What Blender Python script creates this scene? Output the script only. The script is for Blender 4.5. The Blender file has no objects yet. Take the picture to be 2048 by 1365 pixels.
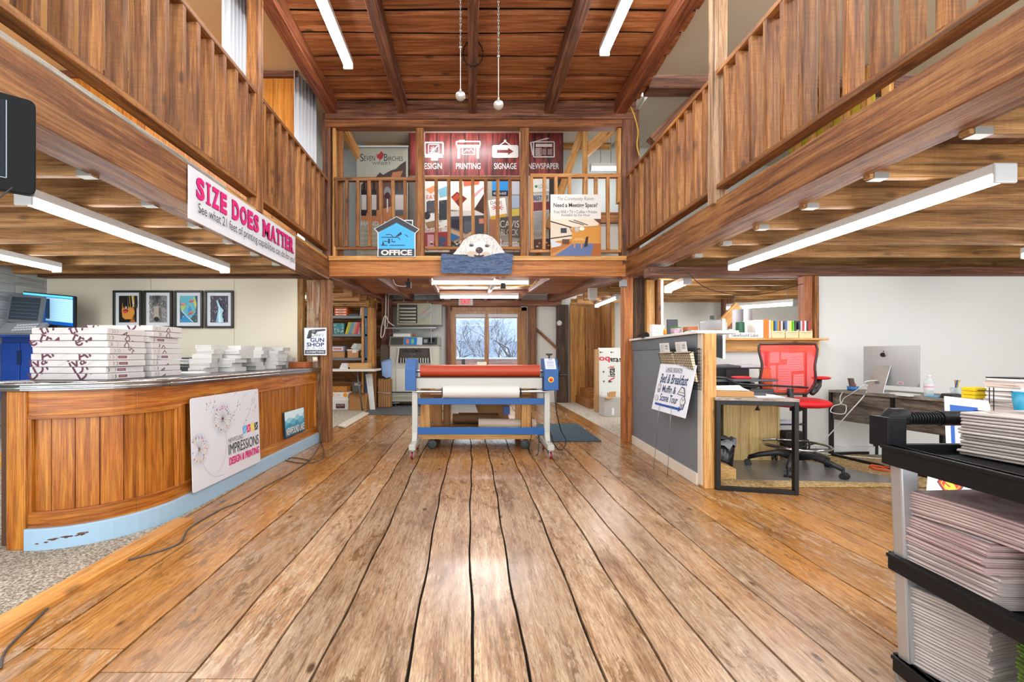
import bpy, math, random
from mathutils import Vector as V, Matrix
R = random.Random(11)
SC = bpy.context.scene
COL = SC.collection
PI = math.pi
# ---------------------------------------------------------------- camera
H, FP, CU, CV = 1.08, 880.0, 940.0, 712.0      # eye height (m), focal length in px, vanishing point in the 2048x1365 frame
cd = bpy.data.cameras.new('camera'); cam = bpy.data.objects.new('camera', cd); COL.objects.link(cam)
cd.sensor_width = 36; cd.lens = FP/2048*36
cd.shift_x = (1024-CU)/2048; cd.shift_y = -(682.5-CV)/2048
cd.clip_start = .02; cd.clip_end = 300
cam.location = (0, 0, H); cam.rotation_euler = (PI/2, 0, 0)
SC.camera = cam
# ---------------------------------------------------------------- world, exposure
SC.view_settings.view_transform = 'Standard'; SC.view_settings.look = 'None'
SC.view_settings.exposure = 1.25; SC.view_settings.gamma = 1; SC.view_settings.use_curve_mapping = False
SC.cycles.use_denoising = True; SC.cycles.max_bounces = 7; SC.cycles.diffuse_bounces = 4
SC.cycles.glossy_bounces = 3; SC.cycles.transparent_max_bounces = 12; SC.cycles.caustics_reflective = False
SC.cycles.caustics_refractive = False; SC.cycles.sample_clamp_indirect = 6
wd = bpy.data.worlds.new('world'); SC.world = wd; wd.use_nodes = True
wb = wd.node_tree.nodes['Background']; wb.inputs[0].default_value = (.92, .96, 1, 1); wb.inputs[1].default_value = 1.6
LAMP = 18.0

# ---------------------------------------------------------------- helpers
def P(u, v, y): return V(((u-CU)*y/FP, y, H-(v-CV)*y/FP))
def G(u, v, z=0.0):
    y = FP*(H-z)/(v-CV); return V(((u-CU)*y/FP, y, z))
def PX(u, v, X):
    y = FP*X/(u-CU); return V((X, y, H-(v-CV)*y/FP))
def lin(c):
    c = c.lstrip('#'); o = []
    for i in (0, 2, 4):
        s = int(c[i:i+2], 16)/255; o.append(s/12.92 if s <= .04045 else ((s+.055)/1.055)**2.4)
    return (*o, 1)
MC = {}
def M(col, rough=.5, metal=0, emit=0, alpha=1, spec=.5, trans=0, bump=0, bscale=40, coat=0):
    k = (col, rough, metal, emit, alpha, spec, trans, bump, bscale, coat)
    if k in MC: return MC[k]
    m = bpy.data.materials.new('mat'); m.use_nodes = True; nt = m.node_tree; b = nt.nodes['Principled BSDF']; I = b.inputs
    I['Base Color'].default_value = lin(col); I['Roughness'].default_value = rough; I['Metallic'].default_value = metal
    I['Specular IOR Level'].default_value = spec; I['Alpha'].default_value = alpha; I['Transmission Weight'].default_value = trans
    I['Coat Weight'].default_value = coat
    if emit: I['Emission Color'].default_value = lin(col); I['Emission Strength'].default_value = emit
    if bump:
        n = nt.nodes.new('ShaderNodeTexNoise'); n.inputs['Scale'].default_value = bscale; n.inputs['Detail'].default_value = 4
        tc = nt.nodes.new('ShaderNodeTexCoord'); nt.links.new(tc.outputs['Object'], n.inputs['Vector'])
        bp = nt.nodes.new('ShaderNodeBump'); bp.inputs['Strength'].default_value = bump; bp.inputs['Distance'].default_value = .01
        nt.links.new(n.outputs[0], bp.inputs['Height']); nt.links.new(bp.outputs[0], I['Normal'])
    MC[k] = m; return m
def ramp(nt, fac, stops):
    r = nt.nodes.new('ShaderNodeValToRGB'); e = r.color_ramp.elements
    while len(e) < len(stops): e.new(.5)
    for i, (p, c) in enumerate(stops): e[i].position = p; e[i].color = lin(c) if isinstance(c, str) else (c, c, c, 1)
    nt.links.new(fac, r.inputs[0]); return r.outputs[0]
def mixc(nt, fac, a, b, mode='MIX'):
    n = nt.nodes.new('ShaderNodeMix'); n.data_type = 'RGBA'; n.blend_type = mode
    for s, x in ((n.inputs[0], fac), (n.inputs[6], a), (n.inputs[7], b)):
        if hasattr(x, 'links'): nt.links.new(x, s)
        elif isinstance(x, str): s.default_value = lin(x)
        else: s.default_value = x
    return n.outputs[2]
def noise(nt, vec, scale, detail=4, dist=0, rough=.55):
    n = nt.nodes.new('ShaderNodeTexNoise'); n.inputs['Scale'].default_value = scale; n.inputs['Detail'].default_value = detail
    n.inputs['Distortion'].default_value = dist; n.inputs['Roughness'].default_value = rough
    nt.links.new(vec, n.inputs['Vector']); return n.outputs[0]
def mapping(nt, vec, scale, loc=(0, 0, 0)):
    n = nt.nodes.new('ShaderNodeMapping'); n.inputs['Scale'].default_value = scale; n.inputs['Location'].default_value = loc
    nt.links.new(vec, n.inputs['Vector']); return n.outputs[0]
def vmath(nt, op, a, b):
    n = nt.nodes.new('ShaderNodeVectorMath'); n.operation = op; nt.links.new(a, n.inputs[0])
    if hasattr(b, 'links'): nt.links.new(b, n.inputs[1])
    else: n.inputs[1].default_value = b
    return n.outputs[0]
def math_(nt, op, a, b=None):
    n = nt.nodes.new('ShaderNodeMath'); n.operation = op
    for s, x in ((n.inputs[0], a), (n.inputs[1], b)):
        if x is None: continue
        if hasattr(x, 'links'): nt.links.new(x, s)
        else: s.default_value = x
    return n.outputs[0]
WC = {}
def setax(l, axis, v):
    for i in ((0, 1) if axis == 'h' else ('xyz'.index(axis),)): l[i] = v
def wood(dark, mid, light, axis='y', g=1.0, rough=.55, knots=.5, bump=.35, var=.25, patch=None, saw=.08):
    """rough sawn or planed wood, the grain running along one object axis"""
    k = (dark, mid, light, axis, g, rough, knots, bump, var, patch, saw)
    if k in WC: return WC[k]
    m = bpy.data.materials.new('wood'); m.use_nodes = True; nt = m.node_tree; b = nt.nodes['Principled BSDF']
    tc = nt.nodes.new('ShaderNodeTexCoord'); oi = nt.nodes.new('ShaderNodeObjectInfo')
    off = nt.nodes.new('ShaderNodeCombineXYZ')
    for i, f in enumerate((37.0, 53.0, 71.0)): nt.links.new(math_(nt, 'MULTIPLY', oi.outputs['Random'], f), off.inputs[i])
    vec = vmath(nt, 'ADD', tc.outputs['Object'], off.outputs[0])
    sc = [30*g]*3; setax(sc, axis, 1.5*g)
    gr = mapping(nt, vec, sc)
    n1 = noise(nt, gr, 1.0, 10, .4, .72)
    n2 = noise(nt, vec, 2.2*g, 3, .4)
    col = ramp(nt, n1, ((.34, dark), (.47, mid), (.61, light)))
    col = mixc(nt, math_(nt, 'MULTIPLY', n2, .55), col, dark)
    if patch:
        sp = [5*g]*3; setax(sp, axis, 1.2*g)
        n4 = noise(nt, mapping(nt, vec, sp, (3, 1, 7)), 1.4, 5, .6, .65)
        col = mixc(nt, ramp(nt, n4, ((.50, 0.0), (.60, .8))), col, patch)
    if knots:
        ks = [6.5*g]*3; setax(ks, axis, 3.0*g)
        vo = nt.nodes.new('ShaderNodeTexVoronoi'); nt.links.new(mapping(nt, vec, ks), vo.inputs['Vector']); vo.inputs['Scale'].default_value = 1.0
        kk = ramp(nt, vo.outputs['Distance'], ((.07, knots), (.16, 0.0)))
        col = mixc(nt, kk, col, '2a1408')
    sf = [150*g]*3; setax(sf, axis, 5*g)
    nf = noise(nt, mapping(nt, vec, sf), 1.0, 3, .2); col = mixc(nt, .5, col, ramp(nt, nf, ((.3, .25), (.7, .85))), 'OVERLAY')
    sw = [5*g]*3; setax(sw, axis, 110)
    ns = noise(nt, mapping(nt, vec, sw), 1.0, 2, .1); col = mixc(nt, saw, col, ramp(nt, ns, ((.35, .2), (.65, .8))), 'OVERLAY')
    # thin dark checks along the grain
    sk = [60*g]*3; setax(sk, axis, .9*g)
    n3 = noise(nt, mapping(nt, vec, sk, (9, 4, 2)), .5, 3, .8)
    col = mixc(nt, ramp(nt, n3, ((.30, .55), (.37, 0.0))), col, '2c170a')
    hs = nt.nodes.new('ShaderNodeHueSaturation'); nt.links.new(col, hs.inputs['Color'])
    vv = math_(nt, 'ADD', math_(nt, 'MULTIPLY', oi.outputs['Random'], var), 1-var/2); nt.links.new(vv, hs.inputs['Value'])
    nt.links.new(hs.outputs[0], b.inputs['Base Color'])
    b.inputs['Roughness'].default_value = rough
    bp = nt.nodes.new('ShaderNodeBump'); bp.inputs['Strength'].default_value = bump; bp.inputs['Distance'].default_value = .012
    nt.links.new(n1, bp.inputs['Height']); nt.links.new(bp.outputs[0], b.inputs['Normal'])
    WC[k] = m; return m
def rail(ax): return wood('4a2a12', '8a5424', 'b67e42', ax, 1.0, .6, .7, .3, .4, None, .16)
def beam(ax): return wood('3c2010', '855228', 'b07c46', ax, .8, .6, .55, .7, .2)
def joist(ax): return wood('64401f', 'a0723e', 'c6965c', ax, .9, .6, .5, .3, .3)
def dbeam(ax): return wood('321a10', '6e4128', '98664a', ax, .9, .6, .4, .6, .2)
def roofw(ax): return wood('5a2e14', 'a86434', 'cc8c56', ax, .8, .55, .7, .5, .3)
def stud(ax): return wood('a8702f', 'd0964e', 'e6b878', ax, 1.0, .5, .6, .15, .2)
def oldpost(ax): return wood('3c2415', '8a5a34', 'b98a5c', ax, .8, .7, .6, .9, .15, 'b3a088')
def varn(ax): return wood('6a340c', 'a65e18', 'cb8830', ax, 1.1, .3, .25, .12, .25, None, .02)

class B:
    """collects polygons; build() links them as one mesh object"""
    def __init__(s): s.v = []; s.f = []; s.m = []; s.mats = []; s.sm = []
    def mi(s, mat):
        if mat not in s.mats: s.mats.append(mat)
        return s.mats.index(mat)
    def add(s, vs, fs, mat, smooth=False):
        o = len(s.v); s.v += [V(x) for x in vs]; k = s.mi(mat)
        for f in fs: s.f.append([i+o for i in f]); s.m.append(k); s.sm.append(smooth)
    def box(s, x0, y0, z0, x1, y1, z1, mat):
        s.hexa([(x0, y0, z0), (x1, y0, z0), (x1, y1, z0), (x0, y1, z0), (x0, y0, z1), (x1, y0, z1), (x1, y1, z1), (x0, y1, z1)], mat); return s
    def hexa(s, c, mat): s.add(c, [(3, 2, 1, 0), (4, 5, 6, 7), (0, 1, 5, 4), (1, 2, 6, 5), (2, 3, 7, 6), (3, 0, 4, 7)], mat); return s
    def bar(s, a, b, w, h, mat, up=(0, 0, 1)):
        a, b = V(a), V(b); d = (b-a).normalized(); up = V(up)
        if abs(d.dot(up)) > .99: up = V((0, 1, 0))
        r = d.cross(up).normalized(); u = r.cross(d).normalized(); c = []
        for q in (a, b):
            for i, j in ((-1, -1), (1, -1), (1, 1), (-1, 1)): c.append(q+r*(w/2*i)+u*(h/2*j))
        s.hexa(c, mat); return s
    def cyl(s, a, b, r0, mat, r1=None, n=16, caps=True, smooth=True):
        a, b = V(a), V(b); r1 = r0 if r1 is None else r1; d = (b-a).normalized()
        t = V((0, 0, 1)) if abs(d.z) < .9 else V((1, 0, 0)); e = d.cross(t).normalized(); f = d.cross(e)
        vs = []
        for q, r in ((a, r0), (b, r1)):
            for i in range(n): vs.append(q+(e*math.cos(2*PI*i/n)+f*math.sin(2*PI*i/n))*r)
        s.add(vs, [(i, (i+1) % n, n+(i+1) % n, n+i) for i in range(n)], mat, smooth)
        if caps: s.add(vs, [tuple(range(n-1, -1, -1)), tuple(range(n, 2*n))], mat)
        return s
    def tube(s, pts, r, mat, n=8, close=False):
        pts = [V(p) for p in pts]; vs = []; m = len(pts); e = None
        for i, p in enumerate(pts):
            if close: d = pts[(i+1) % m]-pts[i-1]
            else: d = pts[min(i+1, m-1)]-pts[max(i-1, 0)]
            d.normalize()
            if e is None:
                t = V((0, 0, 1)) if abs(d.z) < .9 else V((1, 0, 0)); e = d.cross(t).normalized()
            else: e = (e-d*e.dot(d)).normalized()
            f = d.cross(e); rr = r[i] if isinstance(r, (list, tuple)) else r
            for k in range(n): vs.append(p+(e*math.cos(2*PI*k/n)+f*math.sin(2*PI*k/n))*rr)
        fs = []
        for i in range(m if close else m-1):
            j = (i+1) % m
            for k in range(n): fs.append((i*n+k, i*n+(k+1) % n, j*n+(k+1) % n, j*n+k))
        if not close: fs += [tuple(range(n-1, -1, -1)), tuple((m-1)*n+k for k in range(n))]
        s.add(vs, fs, mat, True); return s
    def lathe(s, prof, o, mat, n=24, axis='z'):
        o = V(o); vs = []
        for r, h in prof:
            for i in range(n):
                c, q = math.cos(2*PI*i/n)*r, math.sin(2*PI*i/n)*r
                vs.append(o+(V((c, q, h)) if axis == 'z' else V((h, c, q)) if axis == 'x' else V((c, h, q))))
        fs = [(j*n+i, j*n+(i+1) % n, (j+1)*n+(i+1) % n, (j+1)*n+i) for j in range(len(prof)-1) for i in range(n)]
        s.add(vs, fs, mat, True)
        if prof[0][0] > 1e-4: s.add(vs[:n], [tuple(range(n-1, -1, -1))], mat)
        if prof[-1][0] > 1e-4: s.add(vs[-n:], [tuple(range(n))], mat)
        return s
    def prism(s, pts, ext, mat):
        n = len(pts); e = V(ext); vs = [V(p) for p in pts]+[V(p)+e for p in pts]
        s.add(vs, [tuple(range(n-1, -1, -1)), tuple(range(n, 2*n))]+[(i, (i+1) % n, n+(i+1) % n, n+i) for i in range(n)], mat); return s
    def ball(s, c, r, mat, n=12, sz=1):
        s.lathe([(max(1e-5, r*math.sin(PI*i/n)), -r*sz*math.cos(PI*i/n)) for i in range(n+1)], c, mat, 2*n); return s
    def quad(s, a, b, c, d, mat): s.add([a, b, c, d], [(0, 1, 2, 3)], mat); return s
    def build(s, name, parent=None, bevel=0, shift=None):
        me = bpy.data.meshes.new(name); o = V((0, 0, 0))
        if parent is not None and shift is None: o = parent.get('_o') and V(parent['_o']) or V((0, 0, 0))
        if shift is not None: o = V(shift)
        me.from_pydata([tuple(x-o) for x in s.v], [], s.f)
        for m in s.mats: me.materials.append(m)
        me.polygons.foreach_set('material_index', s.m); me.polygons.foreach_set('use_smooth', s.sm)
        me.update(); ob = bpy.data.objects.new(name, me); COL.objects.link(ob)
        if parent is not None: ob.parent = parent
        elif shift is not None: ob.location = o
        if bevel:
            b = ob.modifiers.new('b', 'BEVEL'); b.width = bevel; b.segments = 2; b.limit_method = 'ANGLE'; b.angle_limit = .7
            b.harden_normals = False
        return ob
def thing(name, label, cat, o=(0, 0, 0), group=None, local=False):
    e = bpy.data.objects.new(name, None); COL.objects.link(e); e.empty_display_size = .05; e.location = o
    e['label'] = label; e['category'] = cat
    if group: e['group'] = group
    e['_o'] = (0, 0, 0) if local else tuple(o)
    return e
def tag(o, label, cat, group=None, kind=None):
    o['label'] = label; o['category'] = cat
    if group: o['group'] = group
    if kind: o['kind'] = kind
    return o
def struct(o, label=None):
    o['kind'] = 'structure'
    if label: o['label'] = label
    return o
def dup(root, loc, rot=None, label=None, group=None):
    r = root.copy(); COL.objects.link(r); r.location = loc
    if rot is not None: r.rotation_euler = rot
    if label: r['label'] = label
    if group: r['group'] = group
    for ch in list(root.children):
        c = ch.copy(); COL.objects.link(c); c.parent = r
        for g in ch.children:
            d = g.copy(); COL.objects.link(d); d.parent = c
    return r
TN = [0]
def timber(a, b, w, h, mf, label, up=(0, 0, 1), bevel=.006):
    """one timber from a to b, mesh laid along its own z axis so that the grain follows it"""
    a, b = V(a), V(b); d = b-a; L = d.length; q = d.normalized(); upv = V(up)
    if abs(q.dot(upv)) > .99: upv = V((0, 1, 0))
    r = q.cross(upv).normalized(); u = r.cross(q)
    m = B(); n = max(2, int(L/.35)); vs = []; rr = random.Random(int(abs(a.x*91+a.y*57+a.z*31)*100)+7)
    for i in range(n+1):
        t = i/n*L
        for sx, sy in ((-1, -1), (1, -1), (1, 1), (-1, 1)):
            vs.append((sx*w/2+rr.uniform(-1, 1)*.0025, sy*h/2+rr.uniform(-1, 1)*.0025, t))
    fs = [(0, 3, 2, 1), (4*n, 4*n+1, 4*n+2, 4*n+3)]
    for i in range(n):
        for k in range(4): fs.append((4*i+k, 4*i+(k+1) % 4, 4*i+4+(k+1) % 4, 4*i+4+k))
    m.add(vs, fs, mf('z')); TN[0] += 1
    ob = m.build('trim_%d' % TN[0], bevel=bevel)
    ob.matrix_world = Matrix(((r.x, u.x, q.x, a.x), (r.y, u.y, q.y, a.y), (r.z, u.z, q.z, a.z), (0, 0, 0, 1)))
    return struct(ob, label)

# ---- lettering and printed pictures
TC = {}
def glyphs(s, bold=0, shear=0):
    k = (s, bold, shear)
    if k in TC: return TC[k]
    c = bpy.data.curves.new('t', 'FONT'); c.body = s; c.size = 1; c.offset = bold; c.shear = shear; c.resolution_u = 3
    o = bpy.data.objects.new('t', c); COL.objects.link(o)
    bpy.context.view_layer.update()
    me = bpy.data.meshes.new_from_object(o.evaluated_get(bpy.context.evaluated_depsgraph_get()))
    me.calc_loop_triangles(); vs = [(v.co.x, v.co.y) for v in me.vertices]; fs = [tuple(p.vertices) for p in me.loop_triangles]
    bpy.data.objects.remove(o); bpy.data.curves.remove(c); bpy.data.meshes.remove(me)
    x0 = min(v[0] for v in vs); x1 = max(v[0] for v in vs); y0 = min(v[1] for v in vs); y1 = max(v[1] for v in vs)
    TC[k] = ([((x-x0)/(x1-x0), (y-y0)/(y1-y0)) for x, y in vs], fs, (x1-x0)/(y1-y0)); return TC[k]
class Art:
    """flat print on a rectangle: o lower left corner, U and W full edge vectors; every call prints over the last"""
    def __init__(s, o, U, W, lift=.0006):
        s.o, s.U, s.W = V(o), V(U), V(W); s.n = s.U.cross(s.W).normalized(); s.k = 1; s.dk = .3; s.lift = lift; s.b = B()
    def pt(s, a, b): return s.o+s.U*a+s.W*b+s.n*(s.lift*s.k)
    def poly(s, pts, mat):
        s.b.add([s.pt(*p) for p in pts], [tuple(range(len(pts)))], mat); s.k += s.dk; return s
    def rect(s, a0, b0, a1, b1, mat): return s.poly([(a0, b0), (a1, b0), (a1, b1), (a0, b1)], mat)
    def ell(s, a, b, ra, rb, mat, n=20, rot=0):
        c, q = math.cos(rot), math.sin(rot); out = []
        for i in range(n):
            x, y = ra*math.cos(2*PI*i/n), rb*math.sin(2*PI*i/n); out.append((a+x*c-y*q, b+x*q+y*c))
        return s.poly(out, mat)
    def line(s, pts, w, mat):
        asp = s.U.length/s.W.length
        for (a0, b0), (a1, b1) in zip(pts, pts[1:]):
            dx, dy = (a1-a0)*asp, b1-b0; L = math.hypot(dx, dy) or 1; nx, ny = -dy/L*w/2/asp, dx/L*w/2
            s.b.add([s.pt(a0+nx, b0+ny), s.pt(a0-nx, b0-ny), s.pt(a1-nx, b1-ny), s.pt(a1+nx, b1+ny)], [(0, 1, 2, 3)], mat)
        s.k += s.dk; return s
    def text(s, t, a0, b0, a1, b1, mat, bold=0, shear=0):
        vs, fs, _ = glyphs(t, bold, shear)
        s.b.add([s.pt(a0+x*(a1-a0), b0+y*(b1-b0)) for x, y in vs], fs, mat); s.k += s.dk; return s
    def rtext(s, t, a, b, h, mat, ang=0, bold=0):
        vs, fs, asp = glyphs(t, bold, 0); c, q = math.cos(ang), math.sin(ang); rr = s.W.length/s.U.length; out = []
        for x, y in vs:
            X, Y = x*asp*h, y*h; out.append(s.pt(a+(X*c-Y*q)*rr, b+X*q+Y*c))
        s.b.add(out, fs, mat); s.k += s.dk; return s
    def build(s, name, parent=None): return s.b.build(name, parent)
def px_art(u0, v0, u1, v1, y, lift=.0006):
    a = P(u0, v1, y); b = P(u1, v0, y); return Art(a, (b.x-a.x, 0, 0), (0, 0, b.z-a.z), lift)
# ================================================================= THE SETTING
D0 = 5.49                                     # depth of the posts that end the open hall
XL, XR = -1.76, 1.94                          # inner faces of the two long balcony beams
# ---- floor of wide worn planks
def floor_mat(name, warm):
    m = bpy.data.materials.new(name); m.use_nodes = True; nt = m.node_tree; b = nt.nodes['Principled BSDF']
    tc = nt.nodes.new('ShaderNodeTexCoord'); at = nt.nodes.new('ShaderNodeAttribute'); at.attribute_name = 'tint'
    obj = tc.outputs['Object']; t = at.outputs['Fac']
    co = nt.nodes.new('ShaderNodeCombineXYZ'); nt.links.new(math_(nt, 'MULTIPLY', t, 31.0), co.inputs[1]); nt.links.new(math_(nt, 'MULTIPLY', t, 17.0), co.inputs[2])
    vec = vmath(nt, 'ADD', obj, co.outputs[0])
    n1 = noise(nt, mapping(nt, vec, (38, 2.2, 1)), 1, 10, .5, .72)
    base = ramp(nt, n1, ((.3, '8d561f'), (.5, 'bf8240'), (.7, 'd9a45f')))
    # broad zones: varnished orange at the sides, worn and pale down the middle
    sx = nt.nodes.new('ShaderNodeSeparateXYZ'); nt.links.new(obj, sx.inputs[0])
    n2 = noise(nt, vec, .9, 4, .5)
    side = math_(nt, 'SUBTRACT', math_(nt, 'ABSOLUTE', math_(nt, 'SUBTRACT', sx.outputs[0], .25)), math_(nt, 'MULTIPLY', n2, 1.1))
    warmth = ramp(nt, side, ((.35, 0.0), (1.25, 1.0)))
    pale = ramp(nt, n1, ((.3, '9a7454'), (.5, 'c8a888'), (.7, 'dcc4a6')))
    warmth = math_(nt, 'MAXIMUM', warmth, ramp(nt, math_(nt, 'MULTIPLY', sx.outputs[1], .1), ((.30, 0.0), (.42, .8))))
    base = mixc(nt, warmth, mixc(nt, .85, base, pale), mixc(nt, .35, base, 'b27a38'))
    # dirt-darkened patches
    n3 = noise(nt, mapping(nt, vec, (4.5, .9, 1)), 1.3, 8, .3, .7)
    base = mixc(nt, ramp(nt, n3, ((.50, 0.0), (.66, .7))), base, '6e4422')
    # flaked varnish: pale scuffed islands with hard edges
    n4 = noise(nt, mapping(nt, vec, (16, 3.4, 1), (4, 2, 0)), 1.5, 10, .35, .78)
    n5 = noise(nt, vec, .8, 3)
    wear = math_(nt, 'MULTIPLY', ramp(nt, n4, ((.51, 0.0), (.53, .7))), ramp(nt, n5, ((.42, .12), (.60, 1.0))))
    base = mixc(nt, wear, base, 'cdb091')
    # islands of old brown varnish left in the worn middle
    n7 = noise(nt, mapping(nt, vec, (13, 4.0, 1), (8, 5, 0)), 1.2, 10, .3, .78)
    isl = math_(nt, 'MULTIPLY', ramp(nt, n7, ((.545, 0.0), (.56, .75))), ramp(nt, noise(nt, vec, 1.1, 2), ((.45, .1), (.6, 1.0))))
    base = mixc(nt, isl, base, '7d5a30')
    nf = noise(nt, mapping(nt, vec, (170, 14, 1)), 1, 4, .2, .7); base = mixc(nt, .7, base, ramp(nt, nf, ((.32, .2), (.68, .85))), 'OVERLAY')
    # knots
    vo = nt.nodes.new('ShaderNodeTexVoronoi'); vo.inputs['Scale'].default_value = 1; nt.links.new(mapping(nt, vec, (5.2, 2.6, 1)), vo.inputs['Vector'])
    base = mixc(nt, ramp(nt, vo.outputs['Distance'], ((.045, .85), (.09, 0.0))), base, '4a2812')
    # hairline checks
    n6 = noise(nt, mapping(nt, vec, (90, 1.0, 1)), .6, 3, .6)
    base = mixc(nt, ramp(nt, n6, ((.30, .5), (.35, 0.0))), base, '4a2a14')
    hs = nt.nodes.new('ShaderNodeHueSaturation'); nt.links.new(base, hs.inputs['Color'])
    nt.links.new(math_(nt, 'ADD', math_(nt, 'MULTIPLY', t, .26), .58), hs.inputs['Value']); hs.inputs['Saturation'].default_value = 1.0
    nt.links.new(hs.outputs[0], b.inputs['Base Color'])
    r = math_(nt, 'ADD', math_(nt, 'MULTIPLY', n3, .16), math_(nt, 'ADD', math_(nt, 'MULTIPLY', wear, .12), .13)); nt.links.new(r, b.inputs['Roughness'])
    hsum = math_(nt, 'ADD', n1, math_(nt, 'MULTIPLY', noise(nt, mapping(nt, vec, (4, .9, 1)), 2, 4), 1.6))
    bp = nt.nodes.new('ShaderNodeBump'); bp.inputs['Strength'].default_value = .16; bp.inputs['Distance'].default_value = .008
    nt.links.new(hsum, bp.inputs['Height']); nt.links.new(bp.outputs[0], b.inputs['Normal'])
    b.inputs['Specular IOR Level'].default_value = .5
    return m
FM = floor_mat('floor_planks', 0)
seams = [-2.45, -2.2, -1.905, -1.635, -1.27, -.933, -.713, -.526, -.223, .008, .203, .463, .675, .872, 1.097, 1.30, 1.596, 1.79, 2.1, 2.33, 2.57, 2.85, 3.1, 3.42, 3.7, 4.0, 4.3]
def edge(x, y): return x+.009*math.sin(y*1.7+x*5)+.004*math.sin(y*7.3+x*11)
fl = B(); tint = []
dark = M('#1a100a', .9)
cuts = {-1.635: (1.62,), -1.27: (1.5,), -.933: (1.47,), -.713: (1.44,), 1.30: (2.86,), 1.596: (3.5,)}
for i in range(len(seams)-1):
    xa, xb = seams[i], seams[i+1]
    ys = [-.6]+list(cuts.get(xa, ()))+([5.3+.5*R.random()] if R.random() < .8 else [])+[10.3]
    if xb > 2.7: ys = [-.6, 3.75]
    for y0, y1 in zip(ys, ys[1:]):
        n = max(4, int((y1-y0)/.12)); vs = []
        for k in range(n+1):
            y = y0+.002+(y1-y0-.004)*k/n
            j1 = R.uniform(-.0015, .0015); j2 = R.uniform(-.0015, .0015)
            g = .0055 if xb < 1.5 else .004
            vs += [(edge(xa, y)+g+j1, y, -.02), (edge(xa, y)+g+j1, y, 0), (edge(xb, y)-g+j2, y, 0), (edge(xb, y)-g+j2, y, -.02)]
        fs = []
        for k in range(n):
            a = 4*k; fs += [(a, a+1, a+5, a+4), (a+1, a+2, a+6, a+5), (a+2, a+3, a+7, a+6)]
        fs += [(0, 3, 2, 1), (4*n, 4*n+1, 4*n+2, 4*n+3)]
        fl.add(vs, fs, FM); tint += [R.random()]*len(vs)
fl.box(-2.45, -.6, -.06, 4.3, 10.4, -.022, dark); tint += [0]*8
fo = fl.build('floor'); struct(fo, 'wide worn and varnished old floor planks running the length of the hall')
att = fo.data.attributes.new('tint', 'FLOAT', 'POINT'); att.data.foreach_set('value', tint)

def carpet_mat(a, b, c, sc=90):
    m = bpy.data.materials.new('carpet'); m.use_nodes = True; nt = m.node_tree; p = nt.nodes['Principled BSDF']
    tc = nt.nodes.new('ShaderNodeTexCoord'); n = noise(nt, tc.outputs['Object'], sc, 3, 0, .7)
    nt.links.new(ramp(nt, n, ((.38, a), (.5, b), (.62, c))), p.inputs['Base Color']); p.inputs['Roughness'].default_value = .95; p.inputs['Specular IOR Level'].default_value = .1
    bp = nt.nodes.new('ShaderNodeBump'); bp.inputs['Strength'].default_value = .5; bp.inputs['Distance'].default_value = .006
    nt.links.new(n, bp.inputs['Height']); nt.links.new(bp.outputs[0], p.inputs['Normal']); return m
CARP = carpet_mat('6d6355', '9c9182', 'c9bfae')
CARPB = carpet_mat('8d8374', 'b5ac9c', 'd6cebf', 60)
JUTE = carpet_mat('8a7048', 'b7996a', 'd2b987', 50)
k = B(); k.box(-5.4, -.6, -.03, -1.915, 5.6, .004, CARP); struct(k.build('floor_carpet'), 'mottled grey brown loop carpet under the reception counter')
k = B(); k.box(-5.4, 5.6, -.03, -2.05, 10.3, .006, CARPB); struct(k.build('floor_carpet'), 'pale carpet in the store room at the back left')
k = B(); k.box(1.985, 5.62, -.03, 5.0, 11.4, .006, CARPB); struct(k.build('floor_carpet'), 'pale carpet at the back right of the hall')
k = B(); k.box(4.3, -.6, -.03, 7, 5.6, .002, CARP); k.box(1.99, 3.76, -.03, 4.3, 5.6, .002, CARP); struct(k.build('floor_carpet'), 'carpet of the office bay on the right')
k = B(); k.box(-5.4, 4.24, .004, -2.6, 5.45, .15, M('#b9b8b2', .35)); struct(k.build('floor_platform'), 'raised pale tiled platform under the blue printer')
timber((-5.4, 4.225, .075), (-2.62, 4.225, .075), .03, .155, stud, 'pale board edging the raised platform')
timber((-1.852, -.6, .012), (-1.852, 2.86, .012), .115, .03, lambda ax: wood('a86a2c', 'cf9248', 'e0aa66', ax, .9, .4, .5, .15, .1), 'pale new plank laid between carpet and old floor')

# ---- long balcony beams
timber((XL-.12, -.8, 2.155), (XL-.12, 5.5, 2.155), .24, .25, beam, 'heavy hewn beam carrying the left balcony')
timber((XR+.13, -.8, 2.19), (XR+.13, 5.5, 2.19), .26, .235, beam, 'heavy weathered beam carrying the right balcony')
timber((XL-.03, -.8, 2.295), (XL-.03, 3.2, 2.295), .05, .03, lambda ax: wood('6f6a60', '9d978b', 'c2bcae', ax, .9, .7, .3, .3), 'grey weathered board on top of the left beam')
timber((XL-.03, 3.2, 2.295), (XL-.03, 5.48, 2.295), .05, .03, stud, 'pale board on top of the left beam')
# balcony decks behind the beams
for s, x0, x1, lab in ((0, -6.6, XL-.24, 'board deck of the left gallery'), (1, XR+.26, 6.8, 'board deck of the right gallery')):
    k = B(); k.box(x0, -.8, 2.25, x1, 5.5, 2.29, wood('8a6a48', 'b89a74', 'd0b896', 'y')); k.box(x0, -.8, 2.235, x1, 5.5, 2.25, wood('2e1c10', '5e3c22', '7a5232', 'y')); struct(k.build('ceiling'), lab)  # top paled to bounce light; underside darkened to paint shade between joists
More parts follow.
